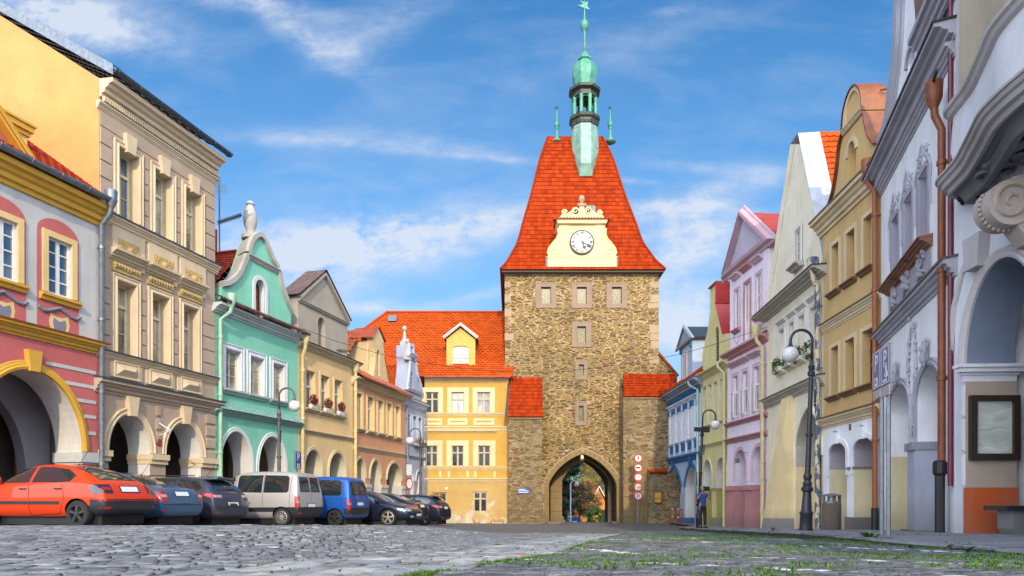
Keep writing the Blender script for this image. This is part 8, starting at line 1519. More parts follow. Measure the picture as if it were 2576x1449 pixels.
# stack of five prohibition signs; each sign mesh faces the camera side
Ys = 42.3; X0 = (1605.5-CX)/F*Ys; zb = (HY-1317)/F*Ys; r = thing('sign_post', 'grey pole carrying a column of five round red-bordered signs beside the gate', 'traffic sign', (X0, Ys, zb))
b = MB(); zt_ = (HY-1141)/F*Ys-zb; b.tube([(0, .03, 0), (0, .03, zt_)], .035, 8); b.build('pole', M_['galv'], r)
def cyl_y(b, x, z, ra, y0, y1, n=28): b.add([(x+ra*cos(2*pi*k/n), y, z+ra*sin(2*pi*k/n)) for y in (y0, y1) for k in range(n)], [tuple(range(n)), tuple(range(n, 2*n))]+[(k, (k+1) % n, n+(k+1) % n, n+k) for k in range(n)])
def bx(b, x0, x1, z0, z1, y0=-.036, y1=-.03): b.box(x0, x1, y0, y1, z0, z1)
for i, py in enumerate((1153, 1177, 1200.5, 1225.5, 1247.5)):
    z = (HY-py)/F*Ys-zb; b = MB(); cyl_y(b, 0, z, .27, -.02, .0); o = b.build('sign_plate', M_['sign_red'], r); b = MB(); cyl_y(b, 0, z, .195, -.026, -.021); b.build('sign_face', M_['sign_white'], o); b = MB(); K_ = M_['black']
    if i == 0:
        cyl_y(b, 0, z+.125, .024, -.036, -.03, 12); b.prism([(-.035, z+.09), (.035, z+.09), (.025, z-.01), (.06, z-.14), (.03, z-.14), (0, z-.04), (-.04, z-.14), (-.07, z-.13), (-.02, z-.01)], -.036, -.03); b.prism([(-.035, z+.09), (-.08, z+.0), (-.065, z-.01), (-.02, z+.06)], -.036, -.03); b.prism([(.035, z+.09), (.08, z+.02), (.065, z+.01), (.02, z+.06)], -.036, -.03)
    elif i == 1: bx(b, -.14, .04, z-.02, z+.06); b.prism([(.05, z-.02), (.14, z-.02), (.14, z+.02), (.11, z+.05), (.05, z+.05)], -.036, -.03); cyl_y(b, -.08, z-.035, .026, -.036, -.03, 12); cyl_y(b, .09, z-.035, .026, -.036, -.03, 12); bx(b, -.14, .14, z-.03, z-.015)
    elif i == 2: b.prism([(-.05, z+.18), (.05, z+.18), (0, z+.11)], -.036, -.03); b.prism([(-.05, z-.18), (.05, z-.18), (0, z-.11)], -.036, -.03)
    elif i == 3: b.prism([(-.18, z+.05), (-.18, z-.05), (-.12, z)], -.036, -.03); b.prism([(.18, z+.05), (.18, z-.05), (.12, z)], -.036, -.03)
    else: bx(b, -.085, -.035, z-.06, z+.12); b.prism([(-.105, z-.05), (-.015, z-.05), (-.06, z-.13)], -.036, -.03)
    b.build('symbol', K_, o)
    if i in (2, 3): text('2,8' if i == 2 else '2,2', .15, K_, o, (0, -.031, z+.015), (R(90), 0, 0)); text('m', .09, K_, o, (0, -.031, z-.07), (R(90), 0, 0))
    if i == 4: b = MB(); bx(b, .035, .085, z-.12, z+.06); b.prism([(.015, z+.05), (.105, z+.05), (.06, z+.13)], -.036, -.03); b.build('symbol', M_['sign_red'], o)
# parking signs
def psign(px_, Y, y0, y1, w, rz, label, name, ground, extra=None, mt='sign_blue', sub=True, polex=0, split=None):
    X = (px_-CX)/F*Y; z0, z1 = (HY-y1)/F*Y-ground, (HY-y0)/F*Y-ground; r = thing(name, label, 'parking sign', (X, Y, ground), rz); b = MB(); b.tube([(polex, .05, 0), (polex, .05, z1+.03)], .035, 10); b.build('pole', M_['galv'], r)
    zs = z0 if not split else z0+(z1-z0)*split; hh = z1-zs; b = MB(); b.box(-w/2, w/2, -.012, .008, zs+.01, z1); o = b.build('sign_plate', M_[mt], r); b = MB(); b.box(-w/2-.012, w/2+.012, .0, .025, zs, z1+.012); b.build('sign_frame', M_['galv'], o); b = MB(); b.prism(rect(-w/2+.015, w/2-.015, zs+.025, z1-.015), -.015, -.013, [rect(-w/2+.03, w/2-.03, zs+.04, z1-.03)]); b.build('sign_border', M_['sign_white'], o)
    text('P', hh*.62, M_['sign_white'], o, (0, -.014, zs+hh*.66), (R(90), 0, 0))
    if extra == 'disc': b = MB(); b.box(-.09, .09, -.018, -.013, zs+hh*.08, zs+hh*.3); b.build('symbol', M_['sign_white'], o); b = MB(); cyl_y(b, 0, zs+hh*.2, .045, -.022, -.019, 16); b.build('symbol', M_[mt], o)
    if extra == 'wheelchair': 
        text('RESERVE', hh*.10, M_['sign_white'], o, (0, -.014, zs+hh*.12), (R(90), 0, 0)); b = MB(); zc = zs+hh*.28; b.tube([(.06*cos(a)+.09, -.016, zc+.06*sin(a)) for a in np.linspace(-3.6, .6, 12)], .008, 5); b.tube([(.08, -.016, zc+.14), (.085, -.016, zc+.04), (.13, -.016, zc+.03), (.155, -.016, zc-.05)], .009, 5); cyl_y(b, .08, zc+.165, .02, -.02, -.013, 10); b.build('symbol', M_['sign_white'], o)
    if split: b = MB(); b.box(-w/2, w/2, -.012, .008, z0, zs-.01); b.build('sub_plate', plain('sub_plate', (.42, .38, .38), .5), r)
    b = MB(); b.box(-.05, .05, .0, .08, z0+.1, z0+.14); b.box(-.05, .05, .0, .08, z1-.14, z1-.1); b.build('bracket', M_['galv'], r)
psign(750, 26.2, 1136, 1179.5, .5, R(80), 'blue parking sign with letter P above the roof of the blue van', 'parking_sign', gz_(-8.2, 26.2), 'disc')
psign(2228, 11.35, 871, 997, .48, R(-104.5), 'grey-framed parking sign with small wheelchair symbol, nearer of the pair on the right pavement', 'parking_sign', -.62, 'wheelchair', 'sign_violet', polex=-.02, split=.22)
psign(2206, 12.1, 884, 1004, .48, R(-105), 'parking sign with disc symbol, farther of the pair on the right pavement', 'parking_sign', -.64, 'disc', 'sign_violet', polex=.12, split=.2)
X0 = (1029-CX)/F*33.5; g = gz_(X0, 33.5); r = thing('road_sign', 'round red-bordered sign seen edge-on under a narrow white plate, by the far street lamp', 'traffic sign', (X0, 33.5, g), R(62)); b = MB(); b.tube([(0, .04, 0), (0, .04, 3.35)], .03, 8); b.build('pole', M_['galv'], r)
zc = (HY-1217)/F*33.5-g; b = MB(); cyl_y(b, 0, zc, .30, -.02, 0); o = b.build('sign_plate', M_['sign_red'], r); b = MB(); cyl_y(b, 0, zc, .225, -.026, -.021); b.build('sign_face', M_['sign_white'], o); b = MB(); b.box(-.2, .2, -.02, 0, zc+.42, zc+.95); b.build('sub_plate', M_['sign_white'], r)
X0 = (1749-CX)/F*29.9; r = thing('road_sign', 'road sign turned edge-on to us, left of the person by the blue house', 'traffic sign', (X0, 29.7, -1.28), R(80)); b = MB(); b.tube([(0, .05, 0), (0, .05, 2.55)], .03, 8); b.build('pole', M_['galv'], r); b = MB(); cyl_y(b, 0, 2.15, .32, -.02, 0); cyl_y(b, 0, 1.45, .32, -.02, 0) ; b.build('sign_plate', M_['galv'], r)
# litter bin
Y = 19.3; X = (2092-CX)/F*Y; r = thing('litter_bin', 'round pebble-dash concrete litter bin with metal hood', 'litter bin', (X, Y, pz_(Y)))
def pebb(q): v = q.n('ShaderNodeTexVoronoi'); q.L.new(q.map(q.oc, sc=(60, 60, 60)), v.inputs['Vector']); sx = q.n('ShaderNodeSeparateColor'); q.L.new(v.outputs['Color'], sx.inputs[0]); setc(q, q.ramp(sx.outputs[0], [(0, (.05, .04, .03)), (.5, (.16, .12, .09)), (1, (.34, .28, .22))])); q.b.inputs['Roughness'].default_value = .8; bump(q, v.outputs['Distance'], .8, .02)
b = MB(); b.lathe(0, 0, [(.235, 0), (.25, .03), (.25, .74), (.235, .76)], 28); b.build('barrel', mat('pebble_dash', pebb), r, auto=40); b = MB(); b.lathe(0, 0, [(.21, .75), (.21, .8), (.11, .82), (.11, .98)], 20); [b.box(sx*.22-.02, sx*.22+.02, -.06, .06, .76, .98) for sx in (-1, 1)]; b.build('ash_pan', M_['galv'], r); b = MB(); b.lathe(0, 0, [(.25, .96), (.255, .99), (.1, 1.03), (.01, 1.035)], 24); b.build('hood', M_['galv'], r, auto=40)
# stone bench in the near arcade, display case on the near pier
r = thing('bench', 'stone bench with dark worn top inside the nearest arch', 'bench', (8.55, 12.0, -.62)); b = MB(); b.box(-.05, 1.6, -.28, .3, .42, .50); b.build('seat', M_['lampdark'], r); b = MB(); b.prism([(.18, 0), (.42, 0), (.45, .12), (1.5, .12), (1.5, .42), (.12, .42), (.13, .1)], -.2, .2); b.build('leg', plaster((.26, .28, .31), .5, 'bench_stone'), r)
Yf = 0
hN = h; P = hN.A+hN.u*(ua-.012); Yf = P.y
p0, p1 = at(2434, 1158, Yf-.05), at(2557, 996, Yf-.05); r = thing('display_case', 'dark framed glass display case with crumpled blank paper on the nearest pier', 'display case', (p0.x, Yf-.07, p0.z)); w, hh = p1.x-p0.x, p1.z-p0.z
b = MB(); b.prism(rect(0, w, 0, hh), -.09, 0, [rect(.115, w-.115, .12, hh-.10)]); b.build('frame', M_['darkwood'], r)
def paper(q): a = q.noise(q.map(q.oc, rot=(0, R(35), 0), sc=(1.5, 1, 4)), 1.6, 3, .5, .8); setc(q, q.mix(q.ramp(a, [(.3, 0), (.7, 1)]), (.46, .50, .44), (.70, .72, .64))); q.b.inputs['Roughness'].default_value = .5; bump(q, a, .6, .06)
b = MB(); b.box(.1, w-.1, -.03, -.02, .1, hh-.08); b.build('paper', mat('crumpled_paper', paper), r); b = MB(); [cyl_y(b, .115+.05+(w-.33)*i, .13+.04+j*(hh-.3)*.5, .006, -.05, -.03, 8) for i in (0, .33, .66, 1) for j in (0, .9)]; b.build('pin', M_['sign_white'], r)
# red railing
A_, B_ = at(1686, 1310, 40.0), at(1716, 1318, 37.6); g = -1.50; r = thing('railing', 'short red and white metal railing beside the blue arches', 'railing', (A_.x, A_.y, g)); d = Vector((B_.x-A_.x, B_.y-A_.y, 0)); b = MB()
for k in range(3): p = d*(k/2); b = MB(); b.tube([p, p+Vector((0, 0, .95))], .035, 8); b.build('post', M_['redmetal'], r)
for z in (.9, .45):
    b = MB(); b.tube([Vector((0, 0, z)), d+Vector((0, 0, z))], .035, 8); o = b.build('rail', M_['redmetal'], r); b = MB(); [b.tube([d*k+Vector((0, 0, z)), d*(k+.14)+Vector((0, 0, z))], .039, 8) for k in (.16, .64)]; b.build('reflective_band', M_['sign_white'], o)
# plates on the tower and the low wall
Y = TY-wa-.02; p0, p1 = at(*D('t3', 187, 1142), Y), at(*D('t3', 281, 1098), Y); r = thing('name_plate', 'small blue enamel plate with white lines of text on the left tower annex', 'plaque', (p0.x, Y, p0.z)); w, hh = p1.x-p0.x, p1.z-p0.z
b = MB(); b.box(0, w, -.03, .02, 0, hh); b.build('plate', M_['sign_blue'], r); b = MB(); [b.box(.06, w-.06-(.2 if i == 2 else 0), -.036, -.031, hh*(.2+.27*i), hh*(.30+.27*i)) for i in range(3)]; b.build('lettering', M_['sign_white'], r)
Y = 43.36; p0, p1 = at(*D('t3', 1251, 1210), Y), at(*D('t3', 1303, 1132), Y); r = thing('notice_board', 'yellow notice board in two panels on the rubble wall behind the railing', 'notice board', (p0.x, Y, p0.z)); w, hh = p1.x-p0.x, p1.z-p0.z
b = MB(); b.box(-.04, w+.04, -.03, .03, -.04, hh+.04); b.build('frame', M_['darkwood'], r); [(lambda b: (b.box(0, w, -.045, -.03, z0, z1), b.build('panel', my, r)))(MB()) for z0, z1 in ((0, hh*.38), (hh*.42, hh))]
# lantern in the gate
Y = 44.4; p = at(1464, 1160, Y); r = thing('gate_lantern', 'lit brass lantern hanging under the point of the gate arch', 'lantern', tuple(p)); b = MB(); b.lathe(0, 0, [(.08, 0), (.13, .04), (.14, .38), (.16, .40), (.05, .47), (.02, .5), (.02, .62)], 8); b.build('lantern_frame', plain('brass', (.28, .17, .05), .4, .6), r)
def glow(q): q.b.inputs['Emission Color'].default_value = (1, .75, .35, 1); q.b.inputs['Emission Strength'].default_value = 2.2; setc(q, (.8, .6, .3))
b = MB(); b.box(-.06, .06, -.146, -.14, .16, .34); b.build('lantern_glass', mat('lantern_glow', glow), r)
# television aerial on the mint roof
Y = 27.5; base = at(552, 620, Y); r = thing('tv_aerial', 'tall television aerial mast with comb-like antenna on the mint house roof', 'aerial', tuple(base)); H_ = (620-443)/F*Y; b = MB(); b.tube([(0, 0, -.6), (0, 0, H_)], .03, 6); b.build('mast', M_['lampgrey'], r); b = MB(); zz = (620-560)/F*Y; b.tube([(-.05, 0, zz), (.92, -.1, zz+.26)], .02, 5)
for k in range(22): f_ = k/21; p = Vector((-.05+.97*f_, -.1*f_, zz+.26*f_)); b.tube([p-Vector((.03, 0, -.10)), p, p+Vector((-.03, 0, -.10))], .012, 4); b.tube([p-Vector((0, .12, 0)), p+Vector((0, .12, 0))], .012, 4)
b.build('antenna', M_['lampgrey'], r); b = MB(); zt_ = H_-.35; [b.tube([(-.25+.05*i, 0, zt_-.35), (-.25+.05*i, .02, zt_)], .005, 4) for i in range(12)]; [b.tube([(-.25, 0, zt_-.35+.07*i), (.3, 0, zt_-.35+.07*i)], .005, 4) for i in range(6)]; b.build('grid_antenna', M_['galv'], r); b = MB(); b.tube([(-.2, .1, -.6), (-.2, .1, .72)], .07, 8); b.build('vent_pipe', M_['redtin'], r)
# overhead wire
pts = [at(x, y, 30.2+(28.9-30.2)*(x-748)/(1931-748)) for x, y in ((748, 823), (792, 838), (838, 856), (905, 876), (970, 894), (1045, 909), (1123, 921), (1230, 933), (1341, 938), (1420, 934), (1500, 925.6), (1600, 911), (1710, 891.5), (1778, 872), (1860, 846), (1931, 822))]
b = MB(); b.tube([tuple(p) for p in pts], .011, 5); o = b.build('overhead_wire', M_['black']); tag(o, 'thin black wire sagging across the square from the cream house to the ivory house', 'wire')
# flower boxes
leafm = plain('leaf', (.045, .13, .015), .6, nz=.5, sc_=12, bst=0); redf = plain('geranium', (.45, .012, .012), .6, nz=.5, sc_=20, bst=0); drk = plain('geranium_dark', (.22, .01, .02), .6, nz=.5, sc_=20, bst=0)
def leaves(b, c, rx, ry, rz_, n, s_, rd):
    for _ in range(n):
        while True:
            p = Vector((rd.uniform(-1, 1), rd.uniform(-1, 1), rd.uniform(-1, 1)))
            if p.length < 1: break
        p = Vector((c[0]+p.x*rx, c[1]+p.y*ry, c[2]+p.z*rz_)); a = Vector((rd.gauss(0, 1), rd.gauss(0, 1), rd.gauss(0, 1))).normalized(); t_ = a.cross(Vector((rd.gauss(0, 1), rd.gauss(0, 1), rd.gauss(0, 1)))).normalized(); k = s_*rd.uniform(.6, 1.3)
        b.add([p-a*k, p+t_*k*.7, p+a*k, p-t_*k*.7], [(0, 1, 2, 3)])
def flowerbox(hh_, u, z, w, out, label, group, fl, nl=90, nf=50, drop=0, up=.2, s_=.035, box=True):
    p = hh_.A+hh_.u*u+hh_.n*out; r = thing('flower_box', label, 'flower box', (p.x, p.y, z), atan2(hh_.u.y, hh_.u.x), group); rd = random.Random(int(u*100))
    if box: b = MB(); b.add([(-w/2*.85, -.07, 0), (w/2*.85, -.07, 0), (w/2*.85, .07, 0), (-w/2*.85, .07, 0), (-w/2, -.1, .15), (w/2, -.1, .15), (w/2, .1, .15), (-w/2, .1, .15)], [(0, 1, 5, 4), (1, 2, 6, 5), (2, 3, 7, 6), (3, 0, 4, 7), (0, 1, 2, 3)]); b.build('box', M_['whitewood'], r)
    b = MB(); leaves(b, (0, -.02, .15+up/2-drop*.5), w/2*1.05, .14, up*.8+drop, nl, s_, rd); b.build('leaves', leafm, r)
    if nf: b = MB(); leaves(b, (0, -.06, .18+up*.6-drop*.4), w/2*1.1, .15, up*.7+drop*.8, nf, s_*.9, rd); b.build('flowers', fl, r)
for (u, z), nm in zip(cream_sills, ('nearest (left)', 'middle', 'farthest (right)')): flowerbox(cream_h, u+.05, z-.02, .5, .12, 'white box of dark red geraniums on the %s of the three cream house sills' % nm, 'geraniums on the cream house', drk, 60, 190, 0, .36, .05)
u0, u1, z = pb_sill; flowerbox(pbh, (u0+u1)/2, z-.2, (u1-u0)*1.1, .2, 'long box of red and yellow flowers under the pale blue house windows', None, redf, 160, 120, .15, .25, .045)
iv = sorted(ivory_sills); nm = ('far left', 'second from left', 'third from left')
for i in range(3): flowerbox(ivory_h, iv[i][0], iv[i][1]-.06, .75, .2, 'green trailing flower box on the ivory house, %s of three' % nm[i], 'flower boxes of the ivory house', redf, 230, 10, .12, .26, .05)
flowerbox(ivory_h, iv[3][0], iv[3][1]-.05, .6, .2, 'yellowish leafy plant on the ivory house sill behind the black lamp post', None, redf, 130, 6, .18, .2, .05)
# weeds by the kerb
def weed(name, X, Y, z, n, L_, label, broad=False):
    rd = random.Random(int(X*100)); b = MB()
    for k in range(n):
        a = rd.uniform(0, 2*pi); l_ = L_*rd.uniform(.6, 1.1); w = l_*(.05 if not broad else .22); dv = Vector((cos(a), sin(a), 0)); sv = Vector((-sin(a), cos(a), 0)); pts_ = [dv*l_*t_*.8+Vector((0, 0, l_*(t_-.55*t_*t_)*1.2)) for t_ in (0, .35, .7, 1)]; ws = [.4, 1, .8, .05]
        for i in range(3): b.add([pts_[i]-sv*w*ws[i], pts_[i]+sv*w*ws[i], pts_[i+1]+sv*w*ws[i+1], pts_[i+1]-sv*w*ws[i+1]], [(0, 1, 2, 3)])
    o = b.build(name, GR if not broad else leafm, loc=(X, Y, z), fix=False); tag(o, label, 'weed')
Y = 10.9; X = (2190-CX)/F*Y; weed('weed', X, Y, gz_(X, Y), 60, .30, 'big tuft of long-bladed grass growing against the kerb left of the parking signs')
Y = 7.9; X = (2440-CX)/F*Y-.03; weed('weed', X, Y, gz_(X, Y), 9, .13, 'broad-leaved weed at the kerb below the display case pier', True)
Y = 8.9; X = (2300-CX)/F*Y; weed('weed', X-.05, Y, gz_(X, Y), 6, .08, 'tiny broad-leaved weed at the kerb, left of the bigger one', True)
Y = 17.0; X = 6.5; weed('weed', X, Y, pz_(Y), 40, .16, 'low grass tuft at the foot of the tall black street lamp')
# fallen leaves
for (px_, Y, lab) in ((1312, 6.2, 'orange fallen leaf standing up among the right-hand cobbles'), (1635, 8.5, 'reddish fallen leaf farther right on the cobbles')):
    X = (px_-CX)/F*Y; b = MB(); b.add([(-.016, 0, 0), (0, -.01, .005), (.018, 0, .006), (.015, .01, .02), (0, .01, .025), (-.015, .01, .018)], [(0, 1, 4, 5), (1, 2, 3, 4)]); o = b.build('fallen_leaf', plain('autumn_leaf', (.42, .13, .02), .6), loc=(X, Y, gz_(X, Y)+.003)); tag(o, lab, 'leaf')
# ------------------------------------------------------------------ person taking a picture
def skin(name, J, E, m, par, sub=2, root=0):
    me = bpy.data.meshes.new(name); me.from_pydata([j[0] for j in J], E, []); o = bpy.data.objects.new(name, me); COL.objects.link(o); md = o.modifiers.new('k', 'SKIN'); md.use_smooth_shade = True; sb = o.modifiers.new('s', 'SUBSURF'); sb.levels = sub; sb.render_levels = sub
    for i, j in enumerate(J): me.skin_vertices[0].data[i].radius = (j[1], j[2] if len(j) > 2 else j[1]); me.skin_vertices[0].data[i].use_root = i == root
    m2 = bpy.data.meshes.new_from_object(o.evaluated_get(bpy.context.evaluated_depsgraph_get())); o.modifiers.clear(); o.data = m2; m2.materials.clear(); m2.materials.append(m); m2.polygons.foreach_set('use_smooth', [True]*len(m2.polygons)); o.parent = par; return o
Y = 29.0; X = (1767.5-CX)/F*Y; g = pz_(Y); r = thing('person', 'person in blue t-shirt and dark trousers holding a tablet up to take a picture', 'person', (X, Y, g), R(8))
skm = plain('skin_tone', (.36, .17, .10), .55, nz=.1, bst=0); shm = plain('blue_shirt', (.02, .07, .30), .8, nz=.25, sc_=4); trm = plain('dark_trousers', (.018, .018, .026), .85, nz=.2); hrm = plain('grey_hair', (.22, .20, .19), .8)
J = [((0, 0, .98), .13, .10), ((0, 0, 1.2), .13, .09), ((0, 0, 1.42), .12, .08), ((0, -.01, 1.52), .05), ((0, -.04, 1.60), .07, .075), ((0, -.04, 1.70), .078, .09), ((0, -.03, 1.76), .05, .06)]
E = [(0, 1), (1, 2), (2, 3), (3, 4), (4, 5), (5, 6)]
for sg in (-1, 1):
    n = len(J); J += [((sg*.19, 0, 1.43), .06), ((sg*.245, -.13, 1.24), .045), ((sg*.20, -.30, 1.46), .034), ((sg*.165, -.36, 1.585), .024), ((sg*.155, -.385, 1.64), .034, .016)]; E += [(2, n), (n, n+1), (n+1, n+2), (n+2, n+3), (n+3, n+4)]
    m_ = len(J)
    for k in range(4): bz = 1.62+.022*k; J += [((sg*.150, -.405, bz), .010), ((sg*.135, -.430-.004*k, bz+.006), .009), ((sg*(.108-.004*abs(k-1)), -.432, bz+.008), .008)]; q = m_+3*k; E += [(n+4, q), (q, q+1), (q+1, q+2)]
    q = len(J); J += [((sg*.145, -.375, 1.615), .011), ((sg*.118, -.372, 1.612), .010), ((sg*.10, -.378, 1.63), .009)]; E += [(n+4, q), (q, q+1), (q+1, q+2)]
    n = len(J); J += [((sg*.10, 0, .90), .085), ((sg*.105, -.01, .50), .055), ((sg*.11, .02, .10), .04), ((sg*.12, -.10, .045), .035, .03)]; E += [(0, n), (n, n+1), (n+1, n+2), (n+2, n+3)]
skin('body', J, E, skm, r)
J = [((0, 0, .84), .155, .115), ((0, 0, 1.05), .155, .115), ((0, 0, 1.3), .165, .115), ((0, 0, 1.44), .13, .09), ((0, -.005, 1.50), .075, .07)]; E = [(0, 1), (1, 2), (2, 3), (3, 4)]
for sg in (-1, 1): n = len(J); J += [((sg*.175, 0, 1.42), .075), ((sg*.225, -.08, 1.31), .068)]; E += [(3, n), (n, n+1)]
skin('t_shirt', J, E, shm, r)
J = [((0, 0, 1.04), .135, .10)]; E = []
for sg in (-1, 1): n = len(J); J += [((sg*.085, 0, .84), .095), ((sg*.10, -.01, .50), .078), ((sg*.11, .02, .10), .072)]; E += [(0, n), (n, n+1), (n+1, n+2)]
skin('trousers', J, E, trm, r)
for sg in (-1, 1): b = MB(); b.add([(sg*.12+x*.05, -.04+y*.13, z) for z, k in ((0, 1), (.05, .95), (.085, .6)) for x, y in ((-1*k, -1*k), (1*k, -1*k), (1*k, .9), (-1*k, .9))], [(0, 1, 5, 4), (1, 2, 6, 5), (2, 3, 7, 6), (3, 0, 4, 7), (4, 5, 9, 8), (5, 6, 10, 9), (6, 7, 11, 10), (7, 4, 8, 11), (8, 9, 10, 11), (0, 1, 2, 3)]); b.build('shoe', M_['black'], r)
b = MB(); b.ball((0, -.01, 1.725), .098, 16, 10, .95); b.build('hair', hrm, r, smooth=True)
b = MB(); b.ball((0, -.135, 1.66), .018, 8, 6, 1.4); b.build('nose', skm, r); b = MB(); b.box(-.028, .028, -.128, -.118, 1.612, 1.62); b.build('mouth', M_['redmetal'], r)
for sg in (-1, 1): b = MB(); b.ball((sg*.032, -.118, 1.69), .010, 8, 6); b.build('eye', M_['black'], r); b = MB(); b.ball((sg*.085, -.03, 1.67), .028, 8, 6, 1.3); b.build('ear', skm, r)
t_ = thing('tablet', 'black tablet held up in front of the person\'s face', 'tablet', (X, Y, g), R(8)); b = MB(); b.box(-.135, .135, -.418, -.405, 1.585, 1.765); b.build('casing', M_['black'], t_); b = MB(); cyl_y(b, .11, 1.74, .008, -.421, -.418, 10); b.build('camera_lens', M_['galv'], t_)
# ------------------------------------------------------------------ beyond the gate
def tree(name, X, Y, H_, rx, rz0, cols, label, seed, n=5200, s_=.16, conif=False, zc=None):
    rd = random.Random(seed); g = gz_(X, Y); r = thing(name, label, 'tree' if H_ > 3 else 'bush', (X, Y, g)); b = MB(); b.tube([(0, 0, -.3), (.1, 0, H_*.3), (-.05, .1, H_*.6), (0, 0, H_*.92)], [H_*.028, H_*.02, H_*.012, .02], 8)
    for k in range(9): a = rd.uniform(0, 2*pi); z = H_*rd.uniform(.25, .75); b.tube([(0, 0, z), (cos(a)*rx*.4, sin(a)*rx*.4, z+H_*.06), (cos(a)*rx*.75, sin(a)*rx*.75, z+H_*.1*(1 if not conif else -.4))], [H_*.010, H_*.006, .01], 5)
    b.build('trunk', M_['darkwood'], r); cl = []
    for k in range(70):
        if conif: z = H_*rd.uniform(.06, 1); w = rx*(1.05-z/H_)**.8; a = rd.uniform(0, 2*pi); q = w*rd.uniform(.3, 1); cl.append((cos(a)*q, sin(a)*q, z-q*.12, rx*.26))
        else:
            a = rd.uniform(0, 2*pi); e = rd.uniform(-.9, 1); q = rd.uniform(.45, 1)*sqrt(1-e*e*.85); cl.append((cos(a)*rx*q, sin(a)*rx*q, (H_*(1+rz0)/2)+e*H_*(1-rz0)/2*.92, rx*rd.uniform(.16, .30)))
    for j, m_ in enumerate(cols):
        b = MB()
        for _ in range(n//len(cols)): c = cl[rd.randrange(len(cl)//len(cols)*j, len(cl)//len(cols)*(j+1))] if rd.random() < .85 else rd.choice(cl); v = Vector((rd.gauss(0, 1), rd.gauss(0, 1), rd.gauss(0, .7 if not conif else .35)))*c[3]*.55; p = Vector(c[:3])+v; a = Vector((rd.gauss(0, 1), rd.gauss(0, 1), rd.gauss(0, .7))).normalized(); t2 = a.orthogonal().normalized(); k = s_*rd.uniform(.5, 1.2); b.add([p-a*k, p+t2*k*.6, p+a*k, p-t2*k*.6], [(0, 1, 2, 3)])
        b.build('crown', m_, r, fix=False)
def lf(key, c): return plain('leaf_'+key, c, .6, nz=.5, sc_=.6, bst=0)
gc = (1465-CX)/F
dk, dk2 = lf('dark', (.010, .035, .012)), lf('dark2', (.02, .055, .02)); ol, go, ru, gr = lf('olive', (.11, .12, .02)), lf('gold', (.26, .16, .02)), lf('rust', (.28, .09, .03)), lf('green', (.07, .19, .02))
tree('fir_tree', 4.65, 62, 15, 1.75, 0, [dk, dk2], 'dark fir tree filling the left of the gate opening', 2, 7000, .2, True)
tree('fir_tree', 3.6, 66, 16, 2.4, 0, [dk, dk2], 'second dark fir behind the left side of the gate opening', 7, 5000, .22, True)
tree('autumn_tree', 12.4, 100, 12.5, 3.6, .28, [ol, go], 'golden-green autumn tree seen through the middle of the gate', 3, 6500, .13)
tree('autumn_tree', 16.6, 104, 13.5, 3.6, .25, [go, ru], 'rusty autumn tree at the right of the gate opening', 5, 5000, .17)
tree('autumn_tree', 6.9, 71, 4.6, 1.8, .25, [ru, go, dk2], 'low rusty-brown tree in front of the fir', 8, 3600, .13)
tree('autumn_tree', 9.6, 86, 6.4, 1.7, .2, [ru, go, ol], 'small copper-leaved tree beside the orange house', 14, 3600, .13)
tree('autumn_tree', 10.5, 125, 13, 8, .2, [ol, gr, dk2], 'broad tree crown far beyond the orange house', 11, 5000, .35)
for i, (X, Y, H_, rx, l_) in enumerate(((4.5, 64, 1.7, .7, 'green bush left of the distant car'), (7.9, 65, 1.9, .95, 'bright green bush right of the distant car'), (9.9, 66, 2.0, 1.1, 'green bush at the right side of the gate opening'))): tree('bush', X, Y, H_, rx, .05, [gr, lf('bright', (.10, .26, .03))], l_, 20+i, 2600, .09)
hb = House('orange_house', 'small orange house with steep red roof seen through the gate', (10.7, 93), (12.9, 94), -4.2); zb_, ze_ = -4.4, -.5
b = hb.mb(); b.prism([(0, zb_), (hb.L, zb_), (hb.L, ze_), (hb.L*.5, ze_+2.0), (0, ze_)], 0, -7); b.build('wall', plain('orange_render', (.62, .22, .03), .8)); b = hb.mb(); b.add([(-.3, .3, ze_-.3), (hb.L/2, .3, ze_+2.1), (hb.L/2, -7.2, ze_+2.1), (-.3, -7.2, ze_-.3), (hb.L+.3, .3, ze_-.3), (hb.L+.3, -7.2, ze_-.3)], [(0, 1, 2, 3), (1, 4, 5, 2)]); b.build('roof', M_['tile_red'])
b = hb.mb(); b.trim([(hb.L+.3, ze_-.3), (hb.L/2, ze_+2.1), (-.3, ze_-.3)], [(0, .3), (0, .36), (-.10, .36), (-.10, .3)]); b.build('bargeboard', M_['whitewood']); window(hb, .5, 1.1, -2, -.9, M_['whitewood'], M_['glassblue'], rec=-.02); window(hb, 2.4, 3.1, -2, -.9, M_['whitewood'], M_['glassdark'], rec=-.02)
Y = 60; p = at(1435.5, 1300, Y); r = thing('street_lamp', 'thin white lamp post with small globe beyond the gate', 'street lamp', (p.x, Y, gz_(p.x, Y))); b = MB(); H_ = at(0, 1216, Y).z-gz_(p.x, Y); b.tube([(0, 0, 0), (0, 0, H_)], .06, 8); b.build('post', M_['sign_white'], r); b = MB(); b.tube([(0, 0, H_), (.25, 0, H_+.3), (.5, 0, H_+.1)], .03, 6); b.build('arm', M_['sign_white'], r); b = MB(); b.ball((.52, 0, H_-.1), .2, 12, 8); b.build('lamp_globe', M_['globe_glass'], r, smooth=True)
build_car('car', 'hatch', 'parked_car', 'blue hatchback seen tail-on through the gate', 1428, 73, pc=(.03, .10, .28), r=88, fl=.2, extra={'plate': .8})
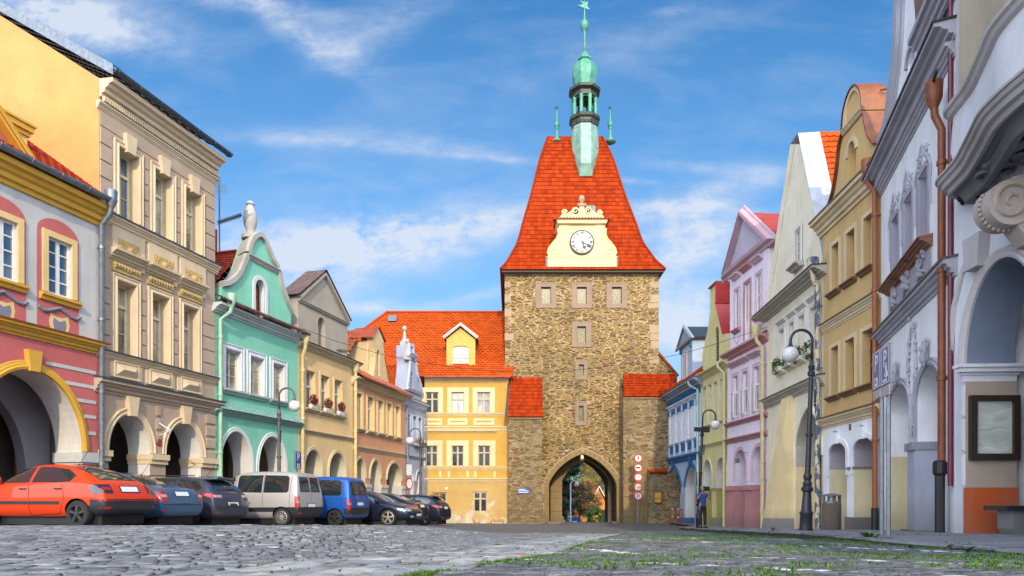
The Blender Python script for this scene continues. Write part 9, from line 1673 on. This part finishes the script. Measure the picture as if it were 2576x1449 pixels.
for k in range(3): X_p = 7.62+.16*k; b = MB(); b.tube([(X_p, 56.5+k, -2.4), (X_p, 56.5+k, -.9)], .06, 8); o = b.build('bollard', M_['galv']); tag(o, ('left', 'middle', 'right')[k]+' of three slim grey posts just beyond the right side of the gate', 'post', 'posts beyond the gate')

# pieces that stand apart become parts of their own
for o in [o for o in COL.objects if o.type == 'MESH' and o.parent and o.name.split('.')[0] in ('impost', 'render_courses', 'grooves', 'turret_cornice', 'panel_mouldings', 'plinth', 'pier', 'sill', 'console', 'window_hood', 'kerb_stone', 'gable_coping', 'gable_moulding', 'quoin', 'arch_frame', 'gable_ledge', 'pilaster', 'rustication', 'stretcher', 'arm', 'turret_column', 'surround', 'flashing', 'hip_tiles')]:
    me = o.data; n = len(me.vertices); up = list(range(n))
    def fd(i):
        while up[i] != i: up[i] = up[up[i]]; i = up[i]
        return i
    for e in me.edges: up[fd(e.vertices[0])] = fd(e.vertices[1])
    g = {}
    for i in range(n): g.setdefault(fd(i), []).append(i)
    if len(g) < 2 or len(g) > 90: continue
    co = [v.co for v in me.vertices]; cl = [[ids, [min(co[i][a] for i in ids) for a in range(3)], [max(co[i][a] for i in ids) for a in range(3)]] for ids in g.values()]; ch = True
    while ch:
        ch = False
        for i in range(len(cl)):
            for j in range(i+1, len(cl)):
                if all(cl[i][1][a] < cl[j][2][a]+.035 and cl[j][1][a] < cl[i][2][a]+.035 for a in range(3)):
                    cl[i] = [cl[i][0]+cl[j][0], [min(x) for x in zip(cl[i][1], cl[j][1])], [max(x) for x in zip(cl[i][2], cl[j][2])]]; del cl[j]; ch = True; break
            if ch: break
    if len(cl) < 2: continue
    own = {i: k for k, c in enumerate(cl) for i in c[0]}; sm_ = me.polygons[0].use_smooth
    for k in range(len(cl)):
        ids = cl[k][0]; mp = {v: q_ for q_, v in enumerate(ids)}; m2 = bpy.data.meshes.new(me.name); m2.from_pydata([co[i] for i in ids], [], [[mp[v] for v in p.vertices] for p in me.polygons if own[p.vertices[0]] == k]); [m2.materials.append(m_) for m_ in me.materials]
        if k: x = o.copy(); x.data = m2; COL.objects.link(x)
        else: keep = m2
    o.data = keep
